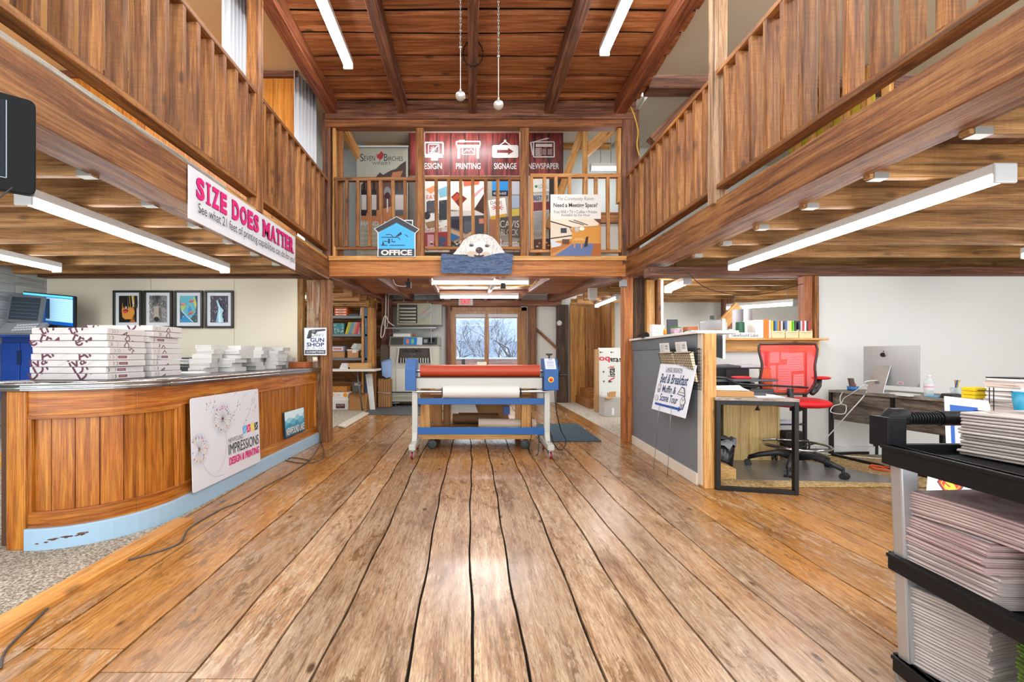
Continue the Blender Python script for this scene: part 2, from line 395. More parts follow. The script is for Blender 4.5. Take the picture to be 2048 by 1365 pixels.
# joists under the galleries
for i in range(13):
    y = .05+.455*i
    if y > 5.3: break
    timber((-6.5, y, 2.13), (XL-.22, y, 2.13), .045, .21, joist, 'ceiling joist under the left gallery')
for i in range(13):
    y = .03+.478*i
    if y > 4.75: break
    timber((XR+.24, y, 2.145), (6.7, y, 2.145), .045, .19, joist, 'ceiling joist under the right gallery')
# metal joist hangers
hang = M('#a09f98', .45, .7)
h0 = None
for sgn, xx, n, st, y0, zz in ((-1, XL-.26, 10, .455, .505, 2.025), (1, XR+.30, 9, .478, .508, 2.05)):
    for i in range(n):
        y = y0+st*i
        if sgn > 0 and y > 4.7: break
        if h0 is None:
            k = B(); k.box(-.04, -.026, -.003, .04, .026, 0, hang); k.box(-.04, -.027, 0, .04, -.0235, .03, hang); k.box(-.04, .0235, 0, .04, .027, .03, hang)
            h0 = k.build('joist_hanger'); h0.location = (xx, y, zz)
            tag(h0, 'galvanised hanger at the hall end of a joist under the left gallery', 'bracket', 'joist hangers under the left gallery')
        else:
            h0c = h0.copy(); COL.objects.link(h0c); h0c.location = (xx, y, zz)
            if sgn > 0: h0c['label'] = 'galvanised hanger at the hall end of a joist under the right gallery'; h0c['group'] = 'joist hangers under the right gallery'
# ---- posts at the end of the hall
timber((-1.81, D0+.06, 0), (-1.81, D0+.06, 2.03), .12, .13, beam, 'brown hewn post at the left end of the hall')
timber((-1.96, D0+.10, 0), (-1.96, D0+.10, 2.03), .17, .16, oldpost, 'old post with flaking whitewash behind the counter end')
timber((-2.12, D0+.02, 0), (-2.12, D0+.02, 2.06), .09, .09, lambda ax: wood('5a3c14', '8a6224', 'a87c38', ax), 'dark yellow stud at the edge of the cream wall')
timber((1.975, D0+.06, 0), (1.975, D0+.06, 2.07), .115, .13, lambda ax: wood('70391a', 'b0662e', 'cf8c4c', ax, .8, .6, .5, .6, .1), 'orange brown hewn post at the right end of the hall')
timber((2.12, D0+.13, 0), (2.12, D0+.13, 2.07), .18, .12, lambda ax: wood('1d130c', '43301f', '6d5236', ax, .8, .75, .3, .8, .1), 'nearly black old post beside the orange post')
timber((2.26, D0+.05, 0), (2.26, D0+.05, 2.03), .10, .09, stud, 'light planed stud beside the black post')
timber((2.345, D0+.02, 0), (2.345, D0+.02, 2.03), .05, .12, lambda ax: rail(ax), 'darker stud edge of the opening to the back office')
# upper posts
timber((-1.79, D0+.06, 2.05), (-1.79, D0+.06, 4.1), .10, .14, dbeam, 'dark upper post at the left end of the gallery')
timber((2.0, D0+.05, 2.05), (2.0, D0+.05, 4.15), .22, .14, dbeam, 'reddish dark upper post at the right end of the gallery')
timber((-1.80, 3.68, 2.28), (-1.80, 3.68, 4.5), .10, .09, lambda ax: rail(ax), 'rough sawn post rising through the left railing')
timber((1.97, 3.50, 2.28), (1.97, 3.50, 4.5), .12, .07, lambda ax: wood('75563c', 'a98560', 'cbb094', ax, .8, .7, .5, .5, .1), 'weathered grey brown post rising through the right railing')
# ---- balcony front across the back
timber((-1.75, D0+.02, 2.185), (1.93, D0+.02, 2.185), .19, .25, lambda ax: wood('7a4418', 'b06a2c', 'cf8c48', ax, .7, .5, .4, .3, .1), 'broad orange brown beam across the front of the back balcony', up=(0, 1, 0)) if 0 else None
k = B(); k.box(-1.75, D0-.02, 2.07, 1.94, D0+.14, 2.262, wood('7a4418', 'b06a2c', 'cf8c48', 'x', .7, .5, .4, .3, .1)); struct(k.build('trim_200', bevel=.006), 'broad orange brown beam across the front of the back balcony')
k = B(); k.box(-1.75, D0-.045, 2.262, 1.94, D0+.14, 2.318, stud('x')); struct(k.build('trim_201', bevel=.003), 'pale board on top of the back balcony beam')
k = B(); k.box(-1.8, D0+.14, 2.24, 2.1, 8.2, 2.30, roofw('x')); struct(k.build('floor_balcony'), 'board floor of the back balcony')
k = B(); k.box(-1.8, D0-.02, 3.93, 2.06, D0+.10, 4.02, wood('4a2412', '8a5226', 'a86c3a', 'x', .8)); struct(k.build('trim_202', bevel=.004), 'brown board under the dark header of the back balcony')
k = B(); k.box(-1.8, D0-.04, 4.02, 2.06, D0+.16, 4.25, dbeam('x')); struct(k.build('trim_203', bevel=.01), 'dark hewn header beam over the back balcony')
for x, w in ((-.627, .105), (.68, .11)):
    timber((x, D0+.05, 2.3), (x, D0+.05, 4.0), w, .09, lambda ax: rail(ax), 'planed post of the back balcony front')
timber((-1.70, D0+.05, 2.3), (-1.70, D0+.05, 3.93), .04, .09, lambda ax: stud(ax), 'pale stud at the left of the back balcony front')
timber((-1.64, D0+.10, 2.3), (-1.64, D0+.10, 3.93), .06, .04, lambda ax: rail(ax), 'brown stud at the left of the back balcony front')
timber((1.87, D0+.05, 3.0), (1.87, D0+.05, 3.93), .04, .09, lambda ax: stud(ax), 'pale stud at the right of the back balcony front')
# ---- hall roof: rafters and planks
cz = 4.26
ys = [5.50, 5.36, 5.02, 4.69, 4.36, 4.07, 3.72, 3.40, 3.05, 2.7, 2.33, 1.95, 1.55, 1.2, .8, .4, 0]
rp = random.Random(3)
for i, (a, b) in enumerate(zip(ys, ys[1:])):
    m = B(); n = 14; vs = []; w = rp.uniform(.004, .02); tilt = rp.uniform(-.012, .012)
    for q in range(n+1):
        x = -1.85+3.95*q/n; e1 = .010*math.sin(x*2.1+i*2)+rp.uniform(-.003, .003); e2 = .010*math.sin(x*2.1+(i+1)*2)
        vs += [(x, b+.015+e2, cz+.028), (x, b+.05+e2, cz+tilt), (x, a-.045+e1, cz-tilt*.5), (x, a-.010+e1, cz+.028), (x, a-.010+e1, cz+.045), (x, b+.015+e2, cz+.045)]
    fs = [(0, 1, 2, 3, 4, 5), tuple(6*n+5-c for c in range(6))]; fd = []
    for q in range(n):
        for c in range(6): (fs if c < 3 else fd).append((6*q+c, 6*q+6+c, 6*q+6+(c+1) % 6, 6*q+(c+1) % 6))
    m.add(vs, fs, roofw('x')); m.add(vs, fd, dark); struct(m.build('ceiling'), 'rough waney roof board between the rafters')  # board sides coloured black to paint the shadow in the gaps
k = B(); k.box(-1.9, -.2, cz+.045, 2.1, 5.6, cz+.07, dark); struct(k.build('ceiling'), 'dark underlay over the roof boards')
for x, w, x2 in ((-1.715, .13, -1.74), (-.84, .11, -.84), (.03, .10, .03), (.98, .11, .98), (1.86, .14, 1.9)):
    timber((x, 5.47, 4.17), (x2, -.2, 4.17), w, .18, dbeam if abs(x) < 1.5 else (lambda ax: wood('4a2110', '8a4826', 'b8744a', ax, .8, .55, .4, .5, .1)), 'hewn rafter running along the hall roof')
# ---- side galleries above
cream = M('#e2dac4', .8, bump=.1); white = M('#d9d9d2', .8, bump=.08, bscale=60); plaster = M('#c9d2d2', .85, bump=.5, bscale=25)
beige = M('#d8c4a0', .8, bump=.1)
k = B(); k.box(-6.6, -.8, 4.34, -1.8, 8.2, 4.40, beige); struct(k.build('ceiling'), 'beige plaster ceiling of the left gallery')
k = B(); k.box(1.95, -.8, 4.34, 6.8, 5.1, 4.40, M('#c9c7bd', .8)); struct(k.build('ceiling'), 'off white ceiling of the right gallery')
pan = wood('a45f1c', 'c9822e', 'dda04a', 'z', .5, .4, .3, .05, .1)
k = B()
for i in range(9): k.box(-2.0-.5*(i+1)+.004, 5.06, 2.29, -2.0-.5*i, 5.10, 4.32, pan)
struct(k.build('wall_left'), 'varnished wood panelling at the end of the left gallery')
k = B(); k.box(-6.5, 5.02, 4.27, -1.97, 5.06, 4.335, dbeam('x')); struct(k.build('trim_204'), 'dark trim over the wood panelling')
k = B(); k.box(-6.66, -.8, 2.3, -6.6, 8.2, 4.4, cream); struct(k.build('wall_left'), 'outer wall of the left gallery')
k = B(); k.box(6.8, -.8, 2.3, 6.86, 8.2, 4.4, white); struct(k.build('wall_right'), 'outer wall of the right gallery')
k = B(); k.box(2.1, 5.16, 4.22, 6.8, 5.34, 4.50, dbeam('x')); struct(k.build('trim_205', bevel=.008), 'dark double tie beam in the right gallery')
k = B(); k.box(2.25, 5.34, 4.36, 6.8, 9.2, 4.42, M('#c9c7bd', .8)); struct(k.build('ceiling'), 'white ceiling beyond the tie beam')
k = B(); k.box(2.15, 7.6, 2.3, 6.8, 7.7, 4.9, plaster); struct(k.build('wall_back'), 'white end wall of the right gallery')
timber((2.17, 5.25, 3.62), (2.78, 5.25, 4.24), .12, .14, dbeam, 'dark diagonal brace of the right gallery post')
# small yellow wall glimpsed under the right railing
k = B(); k.box(4.5, 4.95, 2.3, 4.56, 6.2, 4.34, M('#c9bd3a', .7)); struct(k.build('wall_right'), 'yellow painted wall of a room off the right gallery')
for i in range(6):
    timber((4.46, 4.7+i*.26, 2.3), (4.46, 4.7+i*.26, 4.33), .05, .09, stud, 'stud in front of the yellow gallery wall')
# ---- room behind the back balcony
k = B(); k.box(-2.1, 5.66, 4.42, 2.6, 8.3, 4.48, M('#e9eae0', .8, bump=.1)); struct(k.build('ceiling'), 'ceiling of the room behind the back balcony')
k = B(); k.box(-2.1, 6.95, 2.3, 2.9, 7.02, 4.48, plaster); struct(k.build('wall_back'), 'blue white textured plaster wall behind the banners')
k = B(); k.box(-2.12, 5.64, 2.3, -2.06, 7.0, 4.45, plaster); struct(k.build('wall_left'), 'plaster side wall of the balcony room')
for x0, x1, z0, z1, y, lb in ((-1.62, .9, 4.335, 4.41, 6.90, 'pale top plate over the banner'), (.9, 2.2, 4.335, 4.41, 6.90, 'pale top plate right of the banner')):
    k = B(); k.box(x0, y, z0, x1, y+.05, z1, stud('x')); struct(k.build('trim_%d' % (206 if x0 < 0 else 207)), lb)
for x, y in ((-1.88, 6.3), (-1.62, 6.88), (-1.46, 6.88), (-1.02, 6.88), (-.72, 6.75), (1.05, 6.75), (1.42, 6.88), (1.62, 6.2)):
    timber((x, y, 2.3), (x, y, 4.38), .07, .05, stud, 'pale stud of the room behind the balcony')
timber((-1.84, 5.7, 4.42), (-1.50, 6.5, 3.75), .07, .12, stud, 'slanting pale brace at the left of the balcony room')
timber((2.12, 6.0, 4.35), (1.62, 6.25, 3.95), .06, .14, stud, 'slanting pale brace at the upper right of the balcony room')
timber((1.62, 6.3, 4.35), (1.12, 6.3, 2.9), .05, .10, stud, 'long pale diagonal brace right of the banner')
k = B(); k.box(1.3, 6.5, 3.05, 2.3, 6.58, 3.20, rail('x')); struct(k.build('trim_208'), 'brown rail across the right of the balcony room')
k = B(); k.box(1.55, 6.6, 2.62, 2.3, 6.63, 3.05, M('#e4e4de', .7)); struct(k.build('wall_back'), 'white panel low at the right of the balcony room')
# ---- lower left bay walls
k = B(); k.box(-5.25, 5.45, 0, -2.14, 5.52, 2.12, cream); struct(k.build('wall_back_left'), 'cream painted board wall with four framed pictures')
for x in (-3.95, -2.92):
    k = B(); k.box(x-.0015, 5.447, .1, x+.0015, 5.4505, 2.07, M('#a69a80', .8)); struct(k.build('trim_%d' % (209 if x < -3 else 210)), 'seam between two boards of the cream wall')
k = B(); k.box(-5.3, 5.33, 2.035, -1.9, 5.45, 2.10, dbeam('x')); struct(k.build('trim_211'), 'dark plate over the cream wall')
def plankwall():
    m = bpy.data.materials.new('grey_planks'); m.use_nodes = True; nt = m.node_tree; b = nt.nodes['Principled BSDF']
    tc = nt.nodes.new('ShaderNodeTexCoord'); sp = nt.nodes.new('ShaderNodeSeparateXYZ'); nt.links.new(tc.outputs['Object'], sp.inputs[0])
    co = nt.nodes.new('ShaderNodeCombineXYZ'); nt.links.new(sp.outputs[1], co.inputs[0]); nt.links.new(sp.outputs[2], co.inputs[1])
    br = nt.nodes.new('ShaderNodeTexBrick'); nt.links.new(co.outputs[0], br.inputs['Vector']); br.inputs['Scale'].default_value = 1
    br.inputs['Brick Width'].default_value = .9; br.inputs['Row Height'].default_value = .1; br.inputs['Mortar Size'].default_value = .0025; br.offset = .37
    br.inputs['Color1'].default_value = lin('6f706f'); br.inputs['Color2'].default_value = lin('a9aaa6'); br.inputs['Mortar'].default_value = lin('2d2d2c')
    n = noise(nt, mapping(nt, tc.outputs['Object'], (1, 2, 40)), 1.5, 6, .6)
    nt.links.new(mixc(nt, ramp(nt, n, ((.35, 0.0), (.7, .5))), br.outputs[0], 'c0c0bb'), b.inputs['Base Color']); b.inputs['Roughness'].default_value = .6
    return m
k = B(); k.box(-5.31, -.8, 0, -5.24, 5.5, 2.28, plankwall()); struct(k.build('wall_left'), 'grey weathered plank wall behind the printers')
# ---- lower right bay: wall with a long opening
wr = M('#dfdfdb', .7, bump=.04, bscale=80)
yW = 4.82
k = B()
k.box(3.78, yW, 0, 6.9, yW+.1, 1.96, wr); k.box(2.1, yW, 0, 3.78, yW+.1, 1.13, wr)
struct(k.build('wall_back_right'), 'smooth grey white office wall')
k = B(); k.box(6.86, -.8, 0, 6.92, 4.9, 2.3, wr); struct(k.build('wall_right'), 'office wall at the far right')
k = B(); k.box(1.95, yW-.06, 1.95, 6.9, yW+.12, 2.045, dbeam('x')); struct(k.build('trim_212', bevel=.004), 'dark beam along the top of the office wall')
k = B(); k.box(3.78, yW-.02, 0, 6.9, yW, .09, M('#dcdcd6', .5)); struct(k.build('baseboard_right'), 'white baseboard of the office wall')
timber((3.69, yW+.02, 1.24), (3.69, yW+.02, 1.955), .09, .10, lambda ax: wood('5e2f16', '95522a', 'b8743f', ax, .8), 'reddish post at the right of the office opening')
timber((3.765, yW+.0, 1.24), (3.765, yW+.0, 1.955), .045, .10, lambda ax: rail(ax), 'lighter edge of the post beside the office wall')
k = B(); k.box(2.6, yW-.16, 1.245, 3.80, yW+.14, 1.268, stud('x')); struct(k.build('trim_213', bevel=.003), 'shelf board of the office opening')
k = B(); k.box(2.6, yW-.05, 1.125, 3.78, yW-.005, 1.245, stud('x')); struct(k.build('trim_214', bevel=.003), 'pale apron board under the shelf')
# back office seen through the opening
k = B(); k.box(3.15, 8.25, 0, 7, 8.32, 2.3, M('#d9d9d3', .75)); struct(k.build('wall_back_right'), 'white far wall of the back office')
k = B(); k.box(2.42, yW+.1, 2.235, 7, 8.3, 2.27, joist('x')); struct(k.build('ceiling'), 'board ceiling of the back office')
for i in range(7): timber((2.4, 5.15+.47*i, 2.145), (6.9, 5.15+.47*i, 2.145), .045, .185, joist, 'ceiling joist of the back office')
k = B(); k.box(2.42, 5.62, 0, 2.47, 6.8, 2.2, M('#d9d9d3', .75)); struct(k.build('wall_left'), 'white partition seen through the office opening')
k = B(); k.box(6.95, yW, 0, 7.0, 8.3, 2.3, M('#d9d9d3', .75)); struct(k.build('wall_right'), 'end wall of the back office')
k = B(); k.box(2.42, 4.92, -.03, 7, 8.3, .003, CARPB); struct(k.build('floor_carpet'), 'pale carpet of the back office')
timber(P(1478, 612, 6.6), P(1446, 648, 6.6), .05, .16, stud, 'pale knee brace in the back office')
timber((4.62, 7.9, .3), (4.62, 7.9, 2.1), .18, .10, dbeam, 'dark post in the back office')
# ---- low ceiling of the back part of the hall: it rises towards the doors
def zc(y): return 2.05+(y-5.55)*(2.31-2.05)/4.5
YB = 10.2
for i in range(30):
    y0 = 5.62+i*.155; m = B(); y1 = y0+.148
    m.hexa([(-2.1, y0, zc(y0)+.19), (2.2, y0, zc(y0)+.19), (2.2, y1, zc(y1)+.19), (-2.1, y1, zc(y1)+.19), (-2.1, y0, zc(y0)+.21), (2.2, y0, zc(y0)+.21), (2.2, y1, zc(y1)+.21), (-2.1, y1, zc(y1)+.21)], roofw('x'))
    struct(m.build('ceiling'), 'narrow red brown ceiling board over the back of the hall')
brn = lambda ax: wood('5a3020', '8d5a40', 'b08468', ax, .8, .6, .4, .4, .15)
for x0, x1, w in ((-1.86, -2.0, .20), (-1.22, -1.34, .09), (-.52, -.62, .055), (.35, .33, .055), (1.05, 1.02, .06), (1.93, 1.90, .22)):
    timber((x0, 5.63, zc(5.63)+.10), (x1, YB, zc(YB)+.10), w, .18, brn, 'brown ceiling joist over the back of the hall')
k = B(); k.box(-.75, 6.9, 2.17, .95, 6.95, 2.20, stud('x')); struct(k.build('trim_215'), 'thin pale strip fixed across the back joists')
# back wall with the double door
k = B()
k.box(-2.6, YB, 0, -.46, YB+.08, 2.5, M('#d6d8d6', .7)); k.box(1.18, YB, 0, 3.1, YB+.08, 2.5, M('#dcdcd4', .7)); k.box(-.46, YB, 2.2, 1.18, YB+.08, 2.5, dbeam('x'))
struct(k.build('wall_back'), 'back wall around the double door')
k = B(); k.box(-2.0, YB-.12, 2.22, 2.1, YB, 2.36, brn('x')); struct(k.build('trim_216'), 'brown plate over the double door')
timber((-.50, YB-.07, 0), (-.50, YB-.07, 2.22), .11, .12, oldpost if 0 else dbeam, 'dark hewn post left of the double door')
timber((1.43, YB-.07, 0), (1.43, YB-.07, 2.22), .19, .12, lambda ax: wood('3c1f10', '7a4a28', '9c6a40', ax, .8), 'brown hewn post right of the double door')
timber((2.12, YB-.08, 0), (2.12, YB-.08, 2.25), .26, .12, lambda ax: wood('20150d', '4c3422', '7a5a3c', ax, .8), 'dark old corner post with pale streaks')
timber((1.5, YB-.04, 1.72), (2.06, YB-.04, 1.20), .13, .05, lambda ax: wood('4a2814', '85522c', 'a87244', ax), 'diagonal brace right of the double door')
# knotty plank wall at the back right
for i, (a, b, c) in enumerate(((2.30, 2.64, '8a5a26'), (2.65, 2.98, '7a4a22'))):
    k = B(); k.box(a, YB-.10, 0, b, YB-.06, 2.3, wood('4c2c10' if i else '6b3f12', '95622c' if i else 'b67c34', 'b98048' if i else 'd29c50', 'z', .5, .45, .9, .15, .1)); struct(k.build('wall_back_right'), 'wide knotty plank of the back right wall')
k = B(); k.box(2.98, YB-.9, 0, 3.02, YB-.06, 2.3, wood('4c2c10', '95622c', 'b98048', 'z', .5)); struct(k.build('wall_back_right'), 'return of the knotty plank wall')
timber((2.99, 9.2, 0), (2.99, 9.2, 2.2), .05, .06, stud, 'pale stud at the edge of the knotty wall')
k = B(); k.box(3.0, 9.24, 0, 5, 9.3, 2.3, M('#e2e2da', .7)); struct(k.build('wall_back_right'), 'white wall behind the foam boards')
for i, (zz, y0) in enumerate(((.18, 8.9), (.36, 9.4))):
    k = B(); k.box(2.42+i*.1, y0, 0 if not i else .18, 2.97, YB-.11, zz, wood('5a3010', '9a6026', 'b87c3c', 'x', .8)); struct(k.build('trim_%d' % (217+i)), 'wooden step at the foot of the knotty wall')
# back left store room
k = B(); k.box(-5.4, 10.0, 0, -2.0, 10.06, 2.4, wood('5a3210', '8a5a24', 'a87838', 'x', .6)); struct(k.build('wall_back_left'), 'wooden back wall of the store room')
k = B(); k.box(-5.45, 5.52, 0, -5.4, 10.1, 2.4, cream); struct(k.build('wall_left'), 'side wall of the store room')
k = B(); k.box(-5.4, 5.6, 2.22, -1.98, 10.05, 2.26, joist('y')); struct(k.build('ceiling'), 'board ceiling of the store room')
for i in range(8): timber((-5.3, 5.9+.5*i, 2.14), (-1.98, 5.9+.5*i, 2.14), .045, .16, joist, 'ceiling joist of the store room')
timber((-2.05, 9.06, 0), (-2.05, 9.06, 2.3), .23, .05, lambda ax: stud(ax) if 0 else wood('8a5a22', 'bf8638', 'd8a256', ax, .8), 'broad yellow boards at the edge of the store room')
timber((-2.19, 9.0, 0), (-2.19, 9.0, 2.25), .04, .09, stud, 'pale stud of the store room opening')
timber((-1.93, 8.98, 0), (-1.93, 8.98, 2.2), .03, .05, lambda ax: rail(ax), 'brown edge strip of the store room boards')
k = B(); k.box(-3.3, 8.6, 2.06, -2.0, 8.7, 2.16, stud('x')); struct(k.build('trim_219'), 'pale header over the store shelves')
k = B(); k.box(-1.93, 9.6, 0, -1.70, 9.66, 2.4, dbeam('z')); struct(k.build('wall_back_left'), 'dark board recess beside the folding machine')
k = B(); k.box(2.2, 5.62, 2.235, 5.0, 9.3, 2.27, joist('y')); struct(k.build('ceiling'), 'board ceiling at the back right')
for i in range(7): timber((2.04, 5.9+.5*i, 2.15), (2.42, 5.9+.5*i, 2.15), .045, .16, joist, 'short ceiling joist at the back right')

# ---- railings
def side_rail(name, label, X, out, yb, ya, zt):
    t = thing(name, label, 'railing', (X, 2.5, 2.29))
    m = B(); m.box(min(X, X+out*.09), -.4, 2.392, max(X, X+out*.09), 5.47, 2.43, rail('y')); m.build('bottom_rail', t, bevel=.004)
    m = B(); m.box(min(X-out*.0, X+out*.095), -.4, zt-.036, max(X, X+out*.095), 5.47, zt, rail('y')); m.build('top_rail', t, bevel=.004)
    m = B(); m.box(-.0445, -.019, 0, .0445, .019, zt-.037-2.431, rail('z')); b0 = m.build('baluster', None, bevel=.003); b0.parent = t
    i = 0; y = ya
    while y > -.3:
        b = b0 if i == 0 else b0.copy()
        if i: COL.objects.link(b); b.parent = t
        b.location = (out*.047, y-2.5, 2.431-2.29); b.rotation_euler = (R.uniform(-.006, .006), 0, R.uniform(-.06, .06)); i += 1; y -= .154
    return t
side_rail('balcony_railing', 'long wooden railing of the left gallery, above the pink lettered sign', XL-.0, -1, 0, 5.33, 3.28)
side_rail('balcony_railing', 'long wooden railing of the right gallery, above the right bay lamp', XR+.0, 1, 0, 5.36, 3.33)
for (ua, ub, vt, vb, us, lab, dk) in (
    (668, 832, 356, 494, (673, 694, 716, 740, 763, 787, 811), 'left section of the back balcony railing, behind the blue house sign', 0),
    (850, 1041, 354, 494, (873, 898, 922, 946, 971, 995, 1020), 'middle section of the back balcony railing, behind the dog cutout', 0),
    (1060, 1247, 349, 500, (1063, 1088, 1112, 1139, 1165, 1191, 1215, 1241), 'lighter right section of the back balcony railing, behind the meeting room sign', 1)):
    wf = (lambda ax: wood('95602c', 'c0864a', 'd8a468', ax)) if dk else rail
    yy = D0+.03; a, b = P(ua, vt, yy), P(ub, vb, yy)
    t = thing('balcony_railing', lab, 'railing', ((a.x+b.x)/2, yy, b.z))
    m = B(); m.box(a.x, yy-.03, a.z-.045, b.x, yy+.03, a.z, wf('x')); m.build('top_rail', t, bevel=.004)
    m = B(); m.box(a.x, yy-.02, b.z-.038, b.x, yy+.02, b.z, wf('x')); m.build('bottom_rail', t, bevel=.004)
    for u in us:
        x = P(u, 0, yy).x; r2 = R.uniform(-.006, .006) if u != 1165 else .04
        m = B(); m.bar((x-r2, yy-.012, b.z), (x+r2, yy-.012, a.z-.045), .042, .042, wf('z'), up=(0, 1, 0)); m.build('baluster', t, bevel=.003)
# ================================================================= LAMPS
GRY = M('#8b8e90', .45)
lampm = M('#ffffff', .5, emit=LAMP); housing = M('#dddedc', .4); capm = M('#c4c6c6', .35)
def tube_lamp(name, label, a, b, up, w=.085, on=True, group=None, rods=0, power=1):
    a, b = V(a), V(b); d = (b-a).normalized(); t = thing(name, label, 'lamp', (a+b)/2, group); n = V(up)
    r = d.cross(n).normalized()
    m = B(); m.bar(a+n*.045, b+n*.045, w, .05, housing if on else M('#8f908d', .5), up=n); m.build('housing', t, bevel=.004)
    m = B(); dm = (lampm if power == 1 else M('#ffffff', .5, emit=LAMP*power)) if on else M('#b9bab7', .3)
    ea, eb = a+d*.015, b-d*.015; vs = []; K = 6
    for q in (ea, eb):
        for i in range(K+1):
            an = PI*i/K; vs.append(q+r*(w*.46*math.cos(an))+n*(.02-.04*math.sin(an)))
    fs = [(i, i+1, K+2+i, K+1+i) for i in range(K)]+[tuple(range(K, -1, -1)), tuple(range(K+1, 2*K+2))]
    m.add(vs, fs, dm); m.build('diffuser', t)
    for q in ((a+d*.15, b-d*.15) if rods else ()):
        m = B(); m.cyl(q+n*.06, (q.x, q.y, rods), .005, GRY); m.build('hanger_rod', t)
    for q, s in ((a, 1), (b, -1)):
        m = B(); m.bar(q-d*s*.004+n*.02, q+d*s*.014+n*.02, w*1.02, .10, capm if on else M('#3a3a3a', .5), up=n); m.build('end_cap', t, bevel=.01)
    return t
UP = (0, 0, 1)
tube_lamp('tube_lamp', 'long bright tube lamp hanging under the joists over the reception counter', (-2.48, 2.44, 1.945), (-2.48, 4.46, 1.945), UP, .10)
tube_lamp('tube_lamp', 'bright tube lamp at the far left in front of the grey plank wall', (-4.22, 2.3, 1.96), (-4.22, 4.5, 1.96), UP, .10)
tube_lamp('tube_lamp', 'long bright tube lamp hanging over the right office bay', (2.62, 2.15, 1.955), (2.62, 4.38, 1.955), UP, .11)
tube_lamp('tube_lamp', 'tube lamp at the far right edge over the desks', (4.95, 1.7, 1.97), (4.95, 3.92, 1.97), UP, .10)
tube_lamp('tube_lamp', 'bright tube lamp on the hall ceiling left of the middle rafters', (-1.25, 2.3, 4.05), (-1.25, 4.52, 4.05), UP, .10)
tube_lamp('tube_lamp', 'bright tube lamp on the hall ceiling right of the middle rafters', (1.32, 2.1, 4.05), (1.32, 4.32, 4.05), UP, .10)
tube_lamp('tube_lamp', 'tube lamp over the banner behind the back balcony', (-.66, 6.15, 4.30), (.40, 6.15, 4.34), UP, .09, power=1.3)
tube_lamp('tube_lamp', 'small tube lamp at the right in the balcony room', (2.0, 7.4, 4.2), (3.0, 7.4, 4.2), UP, .08) if 0 else None
tube_lamp('tube_lamp', 'short tube lamp at the right of the room behind the balcony', (1.75, 6.4, 3.80), (2.2, 6.4, 3.80), UP, .08, rods=4.42)
tube_lamp('tube_lamp', 'nearer tube lamp under the back balcony', (-.525, 6.0, 2.075), (.80, 6.0, 2.075), UP, .085, power=1.4)
tube_lamp('tube_lamp', 'farther tube lamp under the back balcony, in front of the exit sign', (-.53, 7.8, 2.12), (.86, 7.8, 2.12), UP, .085, power=2.2)
tube_lamp('tube_lamp', 'tube lamp ending at the left of the office opening', (2.62, 5.3, 1.965), (2.70, 6.0, 1.965), UP, .10, power=2.6)
tube_lamp('tube_lamp', 'tube lamp seen through the office opening at the right', (4.52, 6.1, 1.80), (4.35, 7.4, 1.88), UP, .10, rods=2.235, power=2.6)
tube_lamp('tube_lamp', 'unlit grey tube lamp on the ceiling of the right gallery', (2.32, 2.2, 4.22), (2.32, 3.62, 4.22), UP, .12, on=False)
tube_lamp('tube_lamp', 'added hidden tube lamp in the store room behind the left post', (-3.6, 6.9, 2.0), (-2.55, 6.9, 2.0), UP, .08, power=2.2)  # extra lamp added out of sight to brighten the back of the hall
tube_lamp('tube_lamp', 'tube lamp at the back right behind the orange post', (2.42, 7.2, 2.03), (2.42, 8.4, 2.03), UP, .08)
# extra lamps out of view, added to brighten the hall, bays and galleries
for x, y, z in ((-1.25, -.6, 4.05), (1.32, -.6, 4.05), (-2.9, -.7, 1.96), (3.1, -.7, 1.96), (-4.4, 1.0, 4.25), (3.9, 1.2, 4.25)):
    tube_lamp('tube_lamp', {-1.25: 'added unseen hall ceiling lamp left above the photographer', 1.32: 'added unseen hall ceiling lamp right above the photographer', -2.9: 'added unseen left bay lamp nearest the front', 3.1: 'added unseen right bay lamp nearest the front', -4.4: 'added unseen lamp on the ceiling of the left gallery', 3.9: 'added unseen lamp on the ceiling of the right gallery'}[x], (x, y, z), (x, y+2.2, z), UP, .10, power=3.2 if z > 4.2 else 1)
# ================================================================= RECEPTION COUNTER (left)
BLK = M('#161616', .4); WHT = M('#dcdcd8', .5); INK = M('#20242c', .6); MAG = M('#d4116f', .5); GREY = M('#8b8e90', .45)
CHR = M('#c9ccce', .15, 1.0); STEEL = M('#9a9c9c', .3, .9); CARD = M('#b08350', .8, bump=.1); CARD2 = M('#8f6840', .8)
def cx(y): return -1.975+(y-2.94)*.027            # counter face, x at depth y
arc = []
for i in range(15):
    t = PI/2*i/14; arc.append((-2.46+.485*math.sin(t), 2.98-.53*math.cos(t)))   # from the end post round to the straight face
face = arc+[(cx(y), y) for y in (3.3, 3.75, 4.2, 4.65, 5.1, 5.48)]
def offs(d):
    out = []
    for i, (x, y) in enumerate(face):
        a = face[max(0, i-1)]; b = face[min(len(face)-1, i+1)]; dx, dy = b[0]-a[0], b[1]-a[1]; L = math.hypot(dx, dy)
        out.append((x+dy/L*d, y-dx/L*d))
    return out
def strip(z0, z1, d0, d1, mat, i0=0, i1=None, m=None):
    m = m or B(); A, C = offs(d0)[i0:i1], offs(d1)[i0:i1]; n = len(A); vs = []
    for (xa, ya), (xc, yc) in zip(A, C): vs += [(xa, ya, z0), (xc, yc, z0), (xc, yc, z1), (xa, ya, z1)]
    fs = [(0, 3, 2, 1), (4*n-4, 4*n-3, 4*n-2, 4*n-1)]
    for q in range(n-1):
        for c in range(4): fs.append((4*q+c, 4*q+(c+1) % 4, 4*q+4+(c+1) % 4, 4*q+4+c))
    m.add(vs, fs, mat); return m
ct = thing('reception_counter', 'curved reception counter of orange varnished matchboard with a light blue kick board', 'counter', (-2.2, 4, 0))
